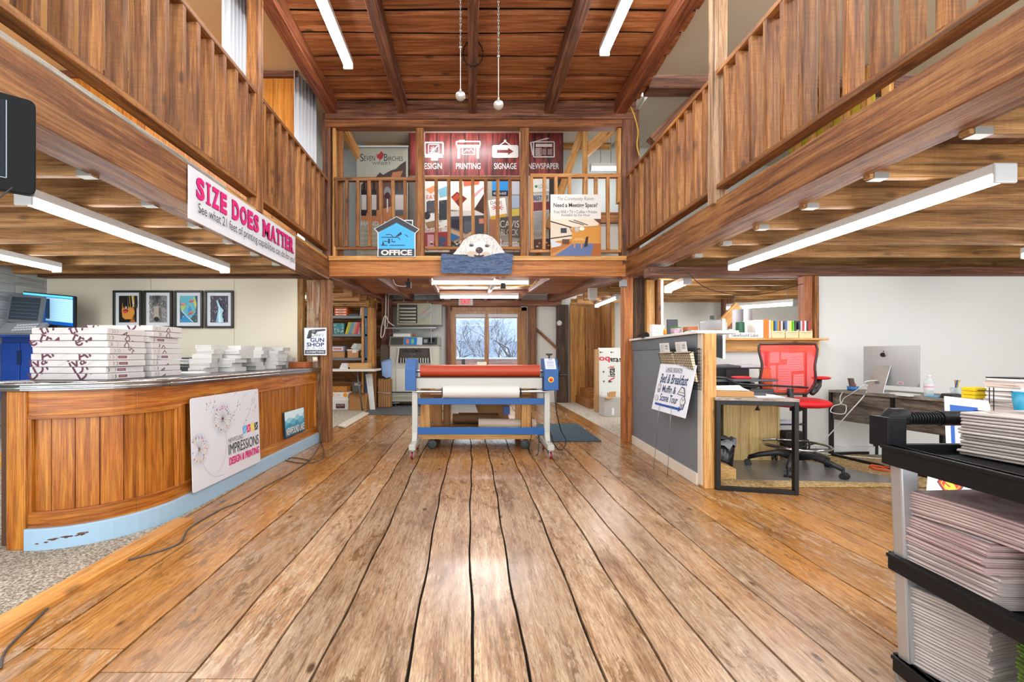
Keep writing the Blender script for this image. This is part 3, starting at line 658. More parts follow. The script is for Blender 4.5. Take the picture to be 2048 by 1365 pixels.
m = B(); m.prism([(x, y, .015) for x, y in offs(-.03)]+[(-2.62, 5.48, .015), (-2.62, 2.46, .015)], (0, 0, .87), M('#4a2c12', .7)); m.build('carcass', ct)
# vertical boards, each strip bead-edged, following the face
bd = B(); dense = [];
for (x0, y0), (x1, y1) in zip(face, face[1:]):
    n = max(1, int(math.hypot(x1-x0, y1-y0)/.012))
    for q in range(n): dense.append((x0+(x1-x0)*q/n, y0+(y1-y0)*q/n))
s = 0; last = None; cur = []; groups_ = []
for p in dense:
    if last: s += math.hypot(p[0]-last[0], p[1]-last[1])
    cur.append(p); last = p
    if s > (.105 if p[1] < 2.92 else .062): groups_.append(cur); cur = [p]; s = 0
vz = varn('z')
for gi, g in enumerate(groups_):
    a, b = V((*g[0], 0)), V((*g[-1], 0)); d = (b-a).normalized(); n = V((d.y, -d.x, 0)); a2 = a+d*.0035; b2 = b-d*.0035
    bd.hexa([a2-n*.028+V((0, 0, .15)), b2-n*.028+V((0, 0, .15)), b2-n*.012+V((0, 0, .15)), a2-n*.012+V((0, 0, .15)), a2-n*.028+V((0, 0, .86)), b2-n*.028+V((0, 0, .86)), b2-n*.012+V((0, 0, .86)), a2-n*.012+V((0, 0, .86))], vz)
bd.build('matchboard', ct)
vy = varn('y')
vx = vy = varn('h')
m = strip(.745, .885, -.012, .006, vx, 0, 10); strip(.745, .885, -.012, .006, vy, 9, None, m).build('top_rail', ct, bevel=.003)
strip(.725, .747, -.014, .012, vy, 0, 15).build('moulding', ct, bevel=.004)
m = strip(.115, .21, -.012, .008, vx, 0, 10); strip(.115, .21, -.012, .008, vy, 9, None, m).build('bottom_rail', ct, bevel=.003)
strip(.0, .122, -.02, .03, M('#98b6cb', .45, bump=.25, bscale=14), 0, None).build('kick_board', ct, bevel=.005)
for y in (2.99, 3.95, 4.87, 5.43):
    w = .085 if y < 5 else .06; m = B(); x = cx(y)
    m.box(x-.012, y-w/2, .2, x+.008, y+w/2, .75, vz); m.build('stile', ct, bevel=.003)
m = B(); m.box(-2.565, 2.43, 0, -2.455, 2.53, .885, vz); m.build('end_post', ct, bevel=.008)
m = B(); m.bar((-2.45, 2.452, .2), (-2.45, 2.452, .75), .03, .02, vz, up=(0, 1, 0)); m.build('stile', ct, bevel=.003)
m = B(); m.prism([(x, y, .885) for x, y in offs(.045)]+[(-2.66, 5.48, .885), (-2.66, 2.44, .885), (-2.60, 2.40, .885)], (0, 0, .05), M('#4a4644', .35)); m.build('worktop', ct)
m = B()
for z, r, dd in ((.925, .011, .047), (.902, .008, .045)):
    pts = [(x, y, z) for x, y in offs(dd)]; pts = [(-2.67, 2.6, z), (-2.665, 2.45, z), (-2.60, 2.392, z)]+pts
    m.tube(pts, r, CHR, 8)
strip(.888, .934, .04, .05, M('#8d8f92', .22, 1), m=m); m.build('metal_edge', ct)
# chipped paint on the kick board
m = B(); oo = offs(.0312); rc = random.Random(4)
for i in range(16):
    k_ = rc.uniform(1.0, 5.2); i0 = int(k_); f = k_-i0; x = oo[i0][0]*(1-f)+oo[i0+1][0]*f; y = oo[i0][1]*(1-f)+oo[i0+1][1]*f; d = V((oo[i0+1][0]-oo[i0][0], oo[i0+1][1]-oo[i0][1], 0)).normalized(); z = .058+.006*(k_-3)+rc.uniform(-.006, .008); L = rc.uniform(.008, .03)
    m.add([V((x, y, z))+d*(L*math.cos(a_)*rc.uniform(.6, 1))+V((0, 0, .004*math.sin(a_)*rc.uniform(.5, 1.3))) for a_ in [2*PI*j/9 for j in range(9)]], [tuple(range(9))], M('#5a3a24', .8))
m.build('chipped_paint', ct)
# sign on the counter
def counter_art(y0, y1, z0, z1, lean=0, lift=.0006, off=.0):
    x0, x1 = cx(y0)+.032+off, cx(y1)+.032+off
    o = V((x0+lean, y0, z0)); U = V((x1-x0, y1-y0, 0)); W = V((-lean, 0, z1-z0)); return Art(o, U, W, lift)
def board(t, name, A, th, mat, r=.0, bev=.002):
    n = A.n*th; m = B(); o = A.o-n
    if r:
        pts = []; asp = A.U.length/A.W.length
        for ca, cb, st in ((r, r*asp, PI), (1-r, r*asp, 1.5*PI), (1-r, 1-r*asp, 0), (r, 1-r*asp, .5*PI)):
            for i in range(5):
                an = st+PI/2*i/4; pts.append(o+A.U*(ca+r*math.cos(an))+A.W*(cb+r*asp*math.sin(an)))
        m.prism(pts, n*1.0, mat)
    else: m.prism([o, o+A.U, o+A.U+A.W, o+A.W], n, mat)
    return m.build(name, t, bevel=bev)
A = counter_art(3.05, 3.98, .122, .782, lean=.02)
t = thing('printed_sign', 'white sign with colourful dandelions and company lettering, leaning on the counter', 'sign', A.o)
board(t, 'sign_board', A, .006, M('#d2d4da', .35), .02)
cols = [M(c, .5) for c in ('#3fa9dc', '#d4116f', '#e8cf2a', '#222222', '#9aa4c8', '#e07848')]
rs = random.Random(5)
def seed(A, x, y, ang, L, c, w=.004):
    A.k = 1; A.dk = .02
    asp = A.U.length/A.W.length; dx, dy = math.cos(ang)*L/asp, math.sin(ang)*L
    A.line([(x, y), (x+dx, y+dy)], w*.45, M('#555a66', .5))
    for q in range(-3, 4):
        a2 = ang+q*.33; A.line([(x+dx, y+dy), (x+dx+math.cos(a2)*L*.42/asp, y+dy+math.sin(a2)*L*.42)], w*.3, M('#a9b2c2', .5))
    A.ell(x+dx, y+dy, .008/asp, .008, c, 8)
    A.ell(x+dx*.12, y+dy*.12, .006/asp, .006, c, 6)
for cx_, cy_, rr, n in ((.40, .705, .20, 40), (.085, .44, .17, 34)):
    for i in range(n): 
        an = 2*PI*i/n+rs.uniform(-.06, .06); L = rr*rs.choice((.62, .72, .8))
        if cx_+math.cos(an)*L*.7 < .01: continue
        seed(A, cx_, cy_, an, L, rs.choice(cols))
for i in range(22):
    x, y = rs.uniform(.52, .95), rs.uniform(.5, .95); seed(A, x, y, rs.uniform(.1, 1.6), .07, rs.choice(cols))
for i in range(5): seed(A, rs.uniform(.08, .3), rs.uniform(.74, .95), rs.uniform(.6, 1.8), .07, rs.choice(cols))
A.k = 2; A.dk = .3
A.line([(.43, .56), (.45, .4), (.42, .25), (.36, .15), (.30, .11)], .008, M('#b4b8bd', .5))
A.line([(.11, .30), (.18, .16), (.27, .07), (.40, .05)], .008, M('#b4b8bd', .5))
for i, c in enumerate(('#3fa9dc', '#d4116f', '#e8cf2a', '#222222')):
    x = .70+i*.068; A.rect(x, .455, x+.06, .555, M(c, .5)); A.line([(x, .47), (x+.03, .5), (x+.06, .53)], .008, WHT); A.line([(x+.01, .555), (x+.03, .5), (x+.05, .46)], .007, WHT)
A.text('NEWFOUND', .47, .40, .70, .455, INK, -.012); A.text('IMPRESSIONS', .47, .255, .97, .385, INK, 0); A.text('DESIGN & PRINTING', .47, .13, .975, .225, MAG, .03, .12)
A.build('printed_face', t)
A = counter_art(4.55, 5.04, .225, .49, lean=.015, off=-.02)
t = thing('printed_sign', 'small teal print of misty mountains with lake lettering on the counter ledge', 'sign', A.o)
board(t, 'sign_board', A, .02, M('#0c3448', .4))
A.rect(0, 0, 1, 1, M('#cfe6ea', .5))
def ridge(A, base, amp, col, seedn, k=14):
    r = random.Random(seedn); pts = [(0, 0), (1, 0)]; top = []
    for i in range(k+1): top.append((1-i/k, base+amp*math.sin(i*1.1+seedn)*.5+r.uniform(-amp, amp)*.4))
    A.poly(pts+top, M(col, .5))
ridge(A, .72, .12, '#93c6d6', 2); ridge(A, .6, .1, '#5fa9c0', 5); ridge(A, .48, .14, '#2f8aa6', 8); ridge(A, .33, .08, '#1c6f86', 11); ridge(A, .22, .05, '#124d63', 3)
A.text('NEWFOUND LAKE', .04, .07, .97, .36, WHT, .02); A.build('printed_face', t)

# ---- paper reams with printed wrappers
MAR = M('#5e2a3e', .6); WRAP = M('#d2cdca', .45, bump=.06, bscale=20); FAINT = M('#c9c3c1', .6)
def ream(kind, sd):
    r = random.Random(sd); t = thing('paper_ream', 'x', 'ream of paper', (0, 0, 0), 'wrapped paper reams on the counter', local=True)
    m = B(); w, d, h = .457, .305, .0378; m.box(-w, 0, .0006, 0, d, h, WRAP); ob = m.build('wrapper', t, bevel=.004)
    A = Art((-w, 0, 0), (w, 0, 0), (0, 0, h), .0004); Bf = Art((0, 0, 0), (0, d, 0), (0, 0, h), .0004)
    asp = h/w
    def clip_text(A, s, a, ang, hh, mat):
        # words printed diagonally and cut off by the edge of the wrapper face
        vs, fs, as_ = glyphs(s, .01, 0); c, q = math.cos(ang), math.sin(ang); W_, L_ = A.W.length, A.U.length
        for f in fs:
            poly = []
            for i in f:
                X, Y = vs[i][0]*as_*hh, vs[i][1]*hh; poly.append((a*L_+X*c-Y*q, X*q+Y*c-hh*.35+kind[1]*W_))
            for lo, sg in ((0.001, 1), (W_-.001, -1)):
                out = []
                for (x0, y0), (x1, y1) in zip(poly, poly[1:]+poly[:1]):
                    i0, i1 = (y0-lo)*sg >= 0, (y1-lo)*sg >= 0
                    if i0: out.append((x0, y0))
                    if i0 != i1: tt = (lo-y0)/(y1-y0); out.append((x0+(x1-x0)*tt, lo))
                poly = out
                if len(poly) < 3: break
            if len(poly) >= 3:
                A.b.add([A.pt(x/L_, y/W_) for x, y in poly], [tuple(range(len(poly)))], mat)
        A.k += 1
    ang = kind[2]
    for q in range(3): clip_text(A, 'xerographic paper', .02+q*.33+r.random()*.05, .45, .014, FAINT)
    for q in range(2): clip_text(A, kind[0], .08+q*.52+r.uniform(-.08, .08), ang, .07, MAR)
    if kind[3]:
        Bf.rect(.28, .3, .5, .72, M('#7a2a48', .5)); Bf.text('DIGITAL', .31, .42, .47, .6, WRAP); Bf.rect(.56, .55, .9, .6, FAINT); Bf.rect(.56, .38, .8, .42, FAINT)
    else: clip_text(Bf, r.choice(('DArt', 'Diva', 'Art')), .25+r.random()*.25, -.7, .04, MAR)
    for q in range(3):
        yy = r.uniform(.05, .25); Bf.line([(yy, .2), (yy+.03, .5), (yy, .8)], .05, INK)
    A.build('front_print', t); Bf.build('end_print', t); return t
kinds = [('Diva', .45, .55, 1), ('Diva', .2, .5, 1), ('iva Art', .1, .45, 1), ('Art', .3, .45, 1), ('', 0, 0, 0), ('eviD', .6, .45, 0), ('trA', .7, -.45, 0), ('trA', .4, .4, 0)]
nm = ['bottom ream of the front stack', 'second ream from the bottom of the front stack', 'third ream from the bottom of the front stack', 'fourth ream from the bottom of the front stack', 'fifth ream from the bottom of the front stack', 'third ream from the top of the front stack', 'second ream from the top of the front stack', 'top ream of the front stack']
for i in range(8):
    kd = kinds[i] if kinds[i][0] else ('Art D', 1.6, .3, 0)
    t = ream(kd, i+2); t.location = (-2.165+R.uniform(-.012, .012), 2.625+R.uniform(-.006, .006), .9355+i*.0392); t.rotation_euler = (0, 0, R.uniform(-.01, .01)); t['label'] = nm[i]+' at the curved counter end'
ordn = ['bottom', 'second', 'third', 'fourth', 'fifth', 'sixth', 'seventh', 'eighth', 'topmost']
for i in range(9):
    t = ream((R.choice(('Diva', 'Art', 'Diva Art')), R.random()*.6, .5, i in (3, 6)), 40+i); t.location = (-2.165+R.uniform(-.015, .012), 2.985+R.uniform(-.005, .008), .9355+i*.0392); t.rotation_euler = (0, 0, R.uniform(-.015, .015))
    t['label'] = '%s wrapped ream from below in the rear stack on the counter' % ordn[i]
# ---- white cut paper blocks
pw = M('#c9c8c4', .7, bump=.3, bscale=200)
pb = []
def pblock(x, y, z, w, d, h, rz, where):
    m = B(); n = 4
    for q in range(n): m.box(-w/2+R.uniform(-.003, .003), -d/2+R.uniform(-.003, .003), h*q/n, w/2, d/2, h*(q+1)/n-.0004, pw)
    o = m.build('paper_block'); o.location = (x, y, z); o.rotation_euler = (0, 0, rz); tag(o, where, 'paper', 'white paper blocks on the counter'); return o
for name, y0, y1, rows in (('nearer', 3.78, 4.62, (4, 4, 4, 3, 3, 2)), ('farther', 4.72, 5.42, (4, 4, 4, 3, 3, 2))):
    for lv, n in enumerate(rows):
        for q in range(n):
            f = (q+.5)/n; y = y0+(y1-y0)*(f*(1-.08*lv)+.03*lv); x = -2.22 if q % 2 else -2.37
            pos = 'bottom layer' if lv == 0 else ('top' if lv == len(rows)-1 else 'layer %s' % ('', 'two', 'three', 'four', 'five')[lv])
            pblock(x+R.uniform(-.03, .03), y, .9355+lv*.0402, .16+R.uniform(-.02, .02), .19+R.uniform(-.02, .02), .0395, R.uniform(-.25, .25), 'white paper block, %s pile on the counter, %s, %s' % (name, pos, ('front edge' if q % 2 else 'back edge')))
for i, (x, y, w, d) in enumerate(((-2.2, 3.45, .22, .2), (-2.3, 3.62, .2, .16))):
    m = B(); m.box(-w/2, -d/2, 0, w/2, d/2, .012, pw); o = m.build('paper_sheets'); o.location = (x, y, .9355); o.rotation_euler = (0, 0, .1+i*.3)
    tag(o, ('loose white sheets on the counter beside the rear reams', 'loose white sheets on the counter before the paper blocks')[i], 'paper')
m = B(); m.box(-.14, -.1, 0, .14, .1, .12, M('#a58668', .7)); o = m.build('cardboard_box', bevel=.004); o.location = (-2.52, 4.66, .9355); tag(o, 'little brown box between the two piles of white paper blocks', 'box')
m = B(); m.box(-.10, -.12, 0, .10, .12, .07, M('#a8592a', .6)); o = m.build('cardboard_box', bevel=.004); o.location = (-2.06, 5.36, .9355); tag(o, 'small rust brown box at the counter end under the gun shop sign', 'box')
m = B(); m.box(-2.62, 5.10, 1.155, -2.25, 5.35, 1.16, M('#8f8b84', .5)); m.box(-2.6, 5.1, .937, -2.57, 5.35, 1.155, GREY); m.box(-2.3, 5.1, .937, -2.27, 5.35, 1.155, GREY)
o = m.build('grey_shelf_unit'); tag(o, 'low grey stand behind the farther paper blocks', 'stand')
m = B(); m.tube([(-1.93, 5.40, 1.03), (-1.88, 5.42, 1.035)], [.035, .03], M('#e8d9bc', .6)); o = m.build('paper_roll'); tag(o, 'cream roll end sticking out at the far end of the counter', 'roll')
# ---- SIZE DOES MATTER sign on the beam
a = PX(377, 330, XL+.012); b = PX(590, 530, XL+.012); y0, y1 = a.y, b.y
zt, zb = 2.268, 1.935
A = Art((XL+.014, y0, zb), (0, 5.0-y0-.06, 0), (0, 0, zt-zb), .0006)
A = Art((XL+.014, y0, zb), (0, FP*(-XL)/(CU-588)-y0, 0), (0, 0, zt-zb), .0006)
t = thing('printed_sign', 'long white sign with pink headline lettering fixed to the left balcony beam', 'sign', A.o)
board(t, 'sign_board', A, .008, M('#d8dae0', .4))
SH = M('#7a1c6a', .5)
words = (('S', .045, .115), ('I', .125, .165), ('Z', .175, .245), ('E', .255, .32), ('D', .365, .44), ('O', .45, .53), ('E', .54, .60), ('S', .61, .675), ('M', .715, .80), ('A', .795, .855), ('T', .85, .90), ('T', .895, .94), ('E', .935, .965), ('R', .965, .99))
words = [('S', .06), ('I', .04), ('Z', .06), ('E', .055), (' ', .035), ('D', .065), ('O', .068), ('E', .055), ('S', .058), (' ', .035), ('M', .085), ('A', .066), ('T', .056), ('T', .056), ('E', .055), ('R', .064)]
tot = sum(w for _, w in words); x = .04; sc_ = .925/tot
ser = {'I': ((.5, 0, .9), (.5, 1, .9)), 'E': ((.12, 0, .35), (.12, 1, .35)), 'D': ((.12, 0, .35), (.12, 1, .35)), 'M': ((.1, 0, .35), (.9, 0, .35), (.08, 1, .3), (.92, 1, .3)), 'A': ((.08, 0, .4), (.92, 0, .4)), 'T': ((.5, 0, .55),), 'R': ((.12, 0, .38), (.12, 1, .3), (.95, 0, .25)), 'Z': (), 'S': (), 'O': ()}
for dx, mt in ((.0025, SH), (0, MAG)):
    xx = x
    for ch, w in words:
        w *= sc_
        if ch != ' ':
            ww = w*.86; lo, hi = .45, .88
            if ch == 'I': A.rect(xx+ww*.3+dx, lo, xx+ww*.7+dx, hi, mt)
            else: A.text(ch, xx+dx, lo, xx+ww+dx, hi, mt, .045)
            for (p, e, sw) in ser[ch]:
                c = xx+ww*p; z = lo if e == 0 else hi-.045
                A.rect(c-ww*sw/2+dx, z, c+ww*sw/2+dx, z+.045, mt)
        xx += w
A.text('See what 21 feet of printing capabilities can do for you!', .045, .12, .975, .37, INK, 0)
A.build('printed_face', t)
# ---- television
t = thing('television', 'black flat television hanging at the far left edge, seen at an angle', 'television', (-1.7, 1.4, 1.8))
A0 = V((-1.80, 1.33, 1.65)); A1 = V((-1.545, 1.565, 1.65)); up = V((0, 0, .335)); U_ = A1-A0; N_ = U_.cross(up).normalized()
ext = A0-U_*.8
A = Art(ext, A1-ext, up, .001)
board(t, 'housing', A, .03, M('#060708', .35, spec=.12), .03, .003)
m = Art(A.o, A.U, A.W, .002); m.rect(.06, .14, .88, .93, M('#0a1119', .25, spec=.15)); m.build('screen', t)
m = Art(A.o, A.U, A.W, .002); m.line([(.06, .13), (.885, .13), (.885, .93)], .008, M('#7d8a92', .3)); m.build('screen_edge', t)
m = B(); c_ = ext+(A1-ext)*.5+up*.5-N_*.03; m.bar(c_, (-1.98, c_.y+.12, c_.z), .05, .08, BLK); m.build('wall_arm', t)
m = B(); q = A.o+A.U*.62; m.tube([q+V((0, -.01, .01)), q+A.U*.08+V((0, 0, -.03)), q+A.U*.16+V((0, 0, -.045)), q+A.U*.23+V((0, 0, -.035)), q+A.U*.29+V((0, 0, .015))], .003, M('#2a2a2a', .5)); m.build('cord', t)
# ---- framed pictures
def frame_pic(x0, x1, label, draw):
    z0, z1 = P(0, 657, 5.45).z, P(0, 582, 5.45).z; y = 5.425
    t = thing('framed_picture', label, 'picture', ((x0+x1)/2, y, z0), 'framed pictures on the cream wall')
    m = B(); f = .026
    for a, b, c, d in ((x0, z0, x1, z0+f), (x0, z1-f, x1, z1), (x0, z0+f, x0+f, z1-f), (x1-f, z0+f, x1, z1-f)): m.box(a, y-.012, b, c, y+.022, d, M('#23211d', .35))
    m.build('frame', t, bevel=.004)
    m = B(); m.box(x0+f, y+.006, z0+f, x1-f, y+.012, z1-f, M('#e0e5ea', .6)); m.build('mat_board', t)
    w = x1-x0; A = Art((x0+w*.19, y+.005, z0+.07), (w*.62, 0, 0), (0, 0, z1-z0-.135), .0004); draw(A); A.build('picture', t)
def face1(A):
    A.rect(0, 0, 1, 1, M('#17120f', .5)); sk = M('#e09a3e', .5)
    A.poly([(.2, .75), (.55, .8), (.85, .5), (.9, .35), (.7, .12), (.35, .12), (.2, .2), (.16, .45)], sk)
    A.poly([(.3, .7), (.5, .7), (.45, .6), (.3, .58)], M('#f0b870', .5)); A.ell(.38, .43, .15, .07, M('#a81420', .4), rot=.1); A.ell(.36, .41, .1, .03, M('#e0566a', .4)); A.line([(.24, .43), (.38, .45), (.55, .42)], .012, M('#4a0810'))
    A.poly([(.7, .12), (.9, .35), (.8, .2), (.95, .0), (.6, 0)], M('#b86a24', .5))
    r = random.Random(2)
    for i in range(38):
        x = r.uniform(.1, 1); A.poly([(x, 1), (x+.09, 1), (x+.12, r.uniform(.45, .75)), (x+.05, r.uniform(.5, .8))], M(r.choice(('#15110e', '#241a12', '#e3c321', '#caa21a', '#100c0a', '#dfe3e6')), .5))
    for i in range(8): A.line([(.88+r.random()*.1, .7), (.93, .4), (.82+r.random()*.15, .1)], .02, M(r.choice(('#15110e', '#e3c321', '#6a4a20')), .5))
def wolf(A):
    A.rect(0, 0, 1, 1, M('#8d8d8c', .5)); r = random.Random(4)
    for i in range(260):
        x, y = r.random(), r.random(); g = r.choice(('#5a5a5a', '#3d3d3d', '#a8a8a6', '#757574') if y > .55 else ('#d4d4d2', '#b9b5ae', '#e4e4e2', '#8f8b86'))
        an = 1.57+(x-.5)*1.6; A.line([(min(1, max(0, x)), y), (min(1, max(0, x+math.cos(an)*.06)), min(1, y+.05))], .012, M(g, .6))
    A.poly([(.35, .6), (.65, .6), (.62, .3), (.7, .15), (.3, .15), (.38, .3)], M('#b3a699', .5))
    A.ell(.5, .12, .15, .085, M('#1c1d1f', .5)); A.line([(.2, .08), (.5, .02), (.8, .08)], .012, M('#555555'))
    for s in (-1, 1):
        A.poly([(.5+s*.14, .64), (.5+s*.22, .66), (.5+s*.42, .76), (.5+s*.3, .76), (.5+s*.2, .72)], M('#151515', .5)); A.ell(.5+s*.29, .71, .07, .028, M('#d9d8cc', .4), rot=s*.3); A.ell(.5+s*.28, .71, .025, .022, M('#111111', .4))
    for i in range(40): x = r.uniform(.3, .7); A.line([(x, r.uniform(.65, .95)), (x+r.uniform(-.02, .02), 1)], .008, M('#444444'))
def blueface(A):
    A.rect(0, 0, 1, 1, M('#35506a', .5)); A.poly([(.0, .95), (.1, .4), (.4, .2), (.6, .15), (.85, .35), (.95, .7), (.85, 1), (0, 1)], M('#5fb8c8', .5))
    A.poly([(.8, 1), (.95, .7), (.9, .5), (.75, .8)], M('#d9cf58', .5)); A.poly([(.02, .6), (.1, .4), (.35, .6), (.2, .75)], M('#b8d070', .5)); A.poly([(.45, .6), (.6, .6), (.7, .45), (.45, .35)], M('#3f8fd0', .5))
    A.ell(.2, .68, .15, .05, M('#e88a80', .5)); A.line([(.04, .68), (.2, .65), (.36, .69)], .015, M('#3a2848')); A.ell(.66, .8, .14, .05, M('#e8606a', .5), rot=.15); A.line([(.5, .78), (.66, .77), (.82, .84)], .015, M('#3a2848'))
    A.ell(.63, .35, .15, .05, M('#e04428', .5), rot=.35); A.line([(.48, .31), (.63, .35), (.78, .42)], .01, M('#8a1c14')); A.poly([(.05, .0), (.15, .25), (.4, .3), (.75, 0)], M('#1f8fc4', .5)); A.line([(.1, .45), (.45, .2), (.75, .02)], .03, M('#cfe6ee')); A.poly([(.75, .1), (.95, .3), (1, 0)], M('#3a5a48', .5))
    r = random.Random(3)
    for i in range(40): x, y = r.random(), r.random(); A.ell(x*.9+.05, y*.9+.05, .03, .015, M(r.choice(('#7fd0d8', '#3f9fc4', '#a8d890', '#4a80b8', '#e0d060')), .5), 7, r.random()*3)
def river(A):
    A.rect(0, 0, 1, 1, M('#4a4454', .5)); r = random.Random(8)
    for i in range(150):
        x, y = r.random(), r.random()*.95
        A.ell(min(.96, max(.04, x)), y+.02, .04, .014, M(r.choice(('#2a2630', '#7a6a86', '#5a4a66', '#c9c9d4', '#3a3440', '#8f8f9a')), .6), 6, r.random()*3)
    A.poly([(.35, 0), (.8, 0), (.7, .3), (.8, .45), (.6, .6), (.45, .85), (.38, .8), (.5, .55), (.45, .3)], M('#a8dcec', .5)); A.poly([(.5, 0), (.65, 0), (.6, .4), (.5, .7), (.55, .4)], M('#dff2f6', .5)); A.poly([(.35, 0), (.5, 0), (.45, .2)], M('#5fb8d4', .5))
for (u0, u1), lab, fn in (((227, 284), 'leftmost black framed picture, woman with red lips and golden dark hair', face1), ((288, 345), 'black framed picture of a grey wolf face', wolf), ((349, 406), 'black framed picture of a blue painted face with orange lips', blueface), ((410, 467), 'rightmost black framed picture, pale waterfall between dark rocks', river)):
    frame_pic(P(u0, 0, 5.43).x, P(u1, 0, 5.43).x, lab, fn)
# ---- printers and screens at the far left
z0 = .15
BLU = M('#143a8a', .35); t = thing('digital_press', 'large blue and grey digital printing press on the raised platform', 'printer', (-4.9, 5.1, z0))
m = B(); m.box(-5.22, 4.9, .46, -4.70, 5.40, 1.30, BLU); m.build('blue_cabinet', t, bevel=.012)
m = B(); m.box(-5.22, 4.89, .60, -5.01, 4.90, 1.22, M('#1a459c', .35)); m.box(-5.0, 4.89, .60, -4.72, 4.90, 1.22, M('#1a459c', .35)); m.build('door', t, bevel=.004)
m = B(); m.box(-5.03, 4.882, .98, -4.985, 4.891, 1.14, M('#0f2454', .5)); m.build('door_handle', t)
m = B(); m.box(-5.23, 4.88, 1.285, -4.68, 5.4, 1.32, M('#2a5ec0', .3)); m.build('top_lip', t, bevel=.01)
m = B(); m.box(-5.22, 4.92, .22, -4.74, 5.40, .46, M('#565a60', .4)); m.build('lower_cabinet', t, bevel=.01)
for zz in (.235, .345):
    m = B(); m.box(-5.22, 4.905, zz, -4.80, 4.922, zz+.10, M('#686c72', .4)); d = m.build('drawer', t, bevel=.006)
    m = B(); m.cyl((-5.1, 4.90, zz+.05), (-4.98, 4.90, zz+.05), .02, M('#9a9ea4', .3)); m.build('handle', d).parent = d
A = Art((-5.0, 4.889, .66), (.26, 0, 0), (0, 0, .12), .0006); A.text('AccurioPress', .05, .45, .95, .8, WHT, .01, .2); A.text('C3070', .05, .1, .4, .35, WHT); A.build('lettering', t)
A = Art((-4.86, 4.889, 1.13), (.1, 0, 0), (0, 0, .09), .0006); A.rect(0, 0, 1, 1, M('#dfe4ea')); A.line([(.1, .7), (.9, .7)], .05, INK); A.line([(.1, .45), (.7, .45)], .05, INK); A.build('paper_label', t)
for x in (-5.1, -4.84):
    m = B(); m.cyl((x-.015, 4.97, z0+.035), (x+.015, 4.97, z0+.035), .034, BLK); m.bar((x, 4.97, z0+.05), (x, 4.97, .23), .03, .03, GREY); m.build('caster', t)
m = B(); m.bar((-5.1, 4.98, 1.36), (-5.1, 4.98, 1.46), .1, .05, M('#6d7276', .4), up=(0, 1, 0)); m.box(-5.22, 4.95, 1.31, -4.72, 5.3, 1.37, M('#4b5056', .4)); m.build('panel_arm', t)
t2 = thing('control_panel', 'tilted grey operator panel with a dark screen standing on the blue press', 'control panel', (-5.0, 4.75, 1.4))
A = Art(P(14, 662, 4.8)+V((0, -.1, 0)), P(92, 662, 4.8)-P(14, 662, 4.8), (0, .16, .36), .001); board(t2, 'keypad_housing', Art(A.o+V((0, -.02, -.03)), A.U*1.06, (0, .12, .12), .001), .03, M('#7a7f84', .4), .03)
K_ = Art(A.o+V((0, -.02, -.03)), A.U*1.06, (0, .12, .12), .002)
for i in range(8):
    for j in range(3): K_.rect(.32+i*.07, .2+j*.22, .37+i*.07, .34+j*.22, M('#c9ced2', .5))
K_.build('keys', t2)
S_ = Art(P(10, 644, 4.8), P(80, 648, 4.8)-P(10, 644, 4.8), (-.02, .07, .31), .001); board(t2, 'screen_housing', S_, .03, M('#5d6268', .4), .04); S_ = Art(S_.o, S_.U, S_.W, .002)
S_.rect(.08, .1, .92, .92, M('#26323e', .2)); [S_.rect(.1, .2+.13*i, .9, .21+.13*i, M('#5a7488', .3)) for i in range(5)]; S_.build('screen', t2)
t3 = thing('monitor', 'wide monitor with a blue desktop and file list behind the operator panel', 'monitor', (-4.6, 5.05, 1.3))
o = P(46, 645, 5.1); A = Art(o, P(149, 656, 5.0)-o, (0, 0, .375), .001); A.W = V((0, 0, .36)); board(t3, 'housing', A, .03, BLK, .02); A = Art(A.o, A.U, A.W, .002)
A.rect(.02, .03, .98, .965, M('#0e55a8', .2, emit=.25)); A.rect(.45, .14, .97, .88, M('#a9d4ea', .2, emit=.25)); A.rect(.45, .2, .53, .84, M('#1d3f63', .3, emit=.2)); [A.rect(.56, .2+.07*i, .92, .21+.07*i, M('#7fb4d2', .3, emit=.4)) for i in range(9)]; A.rect(.02, .9, .98, .965, M('#4fb0dc', .2, emit=.6)); A.rect(.1, .03, .5, .07, M('#5a84c8', .3, emit=.3)); A.build('screen', t3)
m = B(); c = A.o+A.U*.5; m.bar(c+V((0, .05, .1)), c+V((0, .05, -.35)), .08, .03, BLK, up=(0, 1, 0)); m.box(c.x-.3, 5.05, .85, c.x+.3, 5.4, .99, BLK); m.build('stand', t3)
t = thing('finisher_unit', 'grey finisher cabinet between the blue press and the paper reams', 'cabinet', (-4.5, 5.1, z0))
m = B(); m.box(-4.69, 5.0, z0+.02, -4.2, 5.4, 1.22, M('#a3a8aa', .4)); m.build('body', t, bevel=.01); m = B(); m.box(-4.62, 4.995, .98, -4.56, 5.0, 1.16, M('#33383c', .5)); m.build('grip_recess', t)
t = thing('wide_format_printer', 'low dark wide format printer with silver rails behind the counter', 'printer', (-3.2, 4.9, 0))
m = B(); m.box(-4.1, 4.75, .72, -2.75, 5.15, .98, M('#26292c', .35)); m.build('body', t, bevel=.02)
for z in (.99, 1.025):
    m = B(); m.box(-4.05, 4.76, z, -2.8, 5.1, z+.018, M('#b9bcc0', .3, .6)); m.build('rail', t, bevel=.005)
m = B(); m.box(-4.1, 4.77, 1.043, -2.78, 5.05, 1.06, BLK); m.build('lid', t, bevel=.006)
for x in (-4.0, -2.9):
    m = B(); m.box(x-.03, 4.8, .0, x+.03, 5.1, .72, GREY); m.build('leg', t)
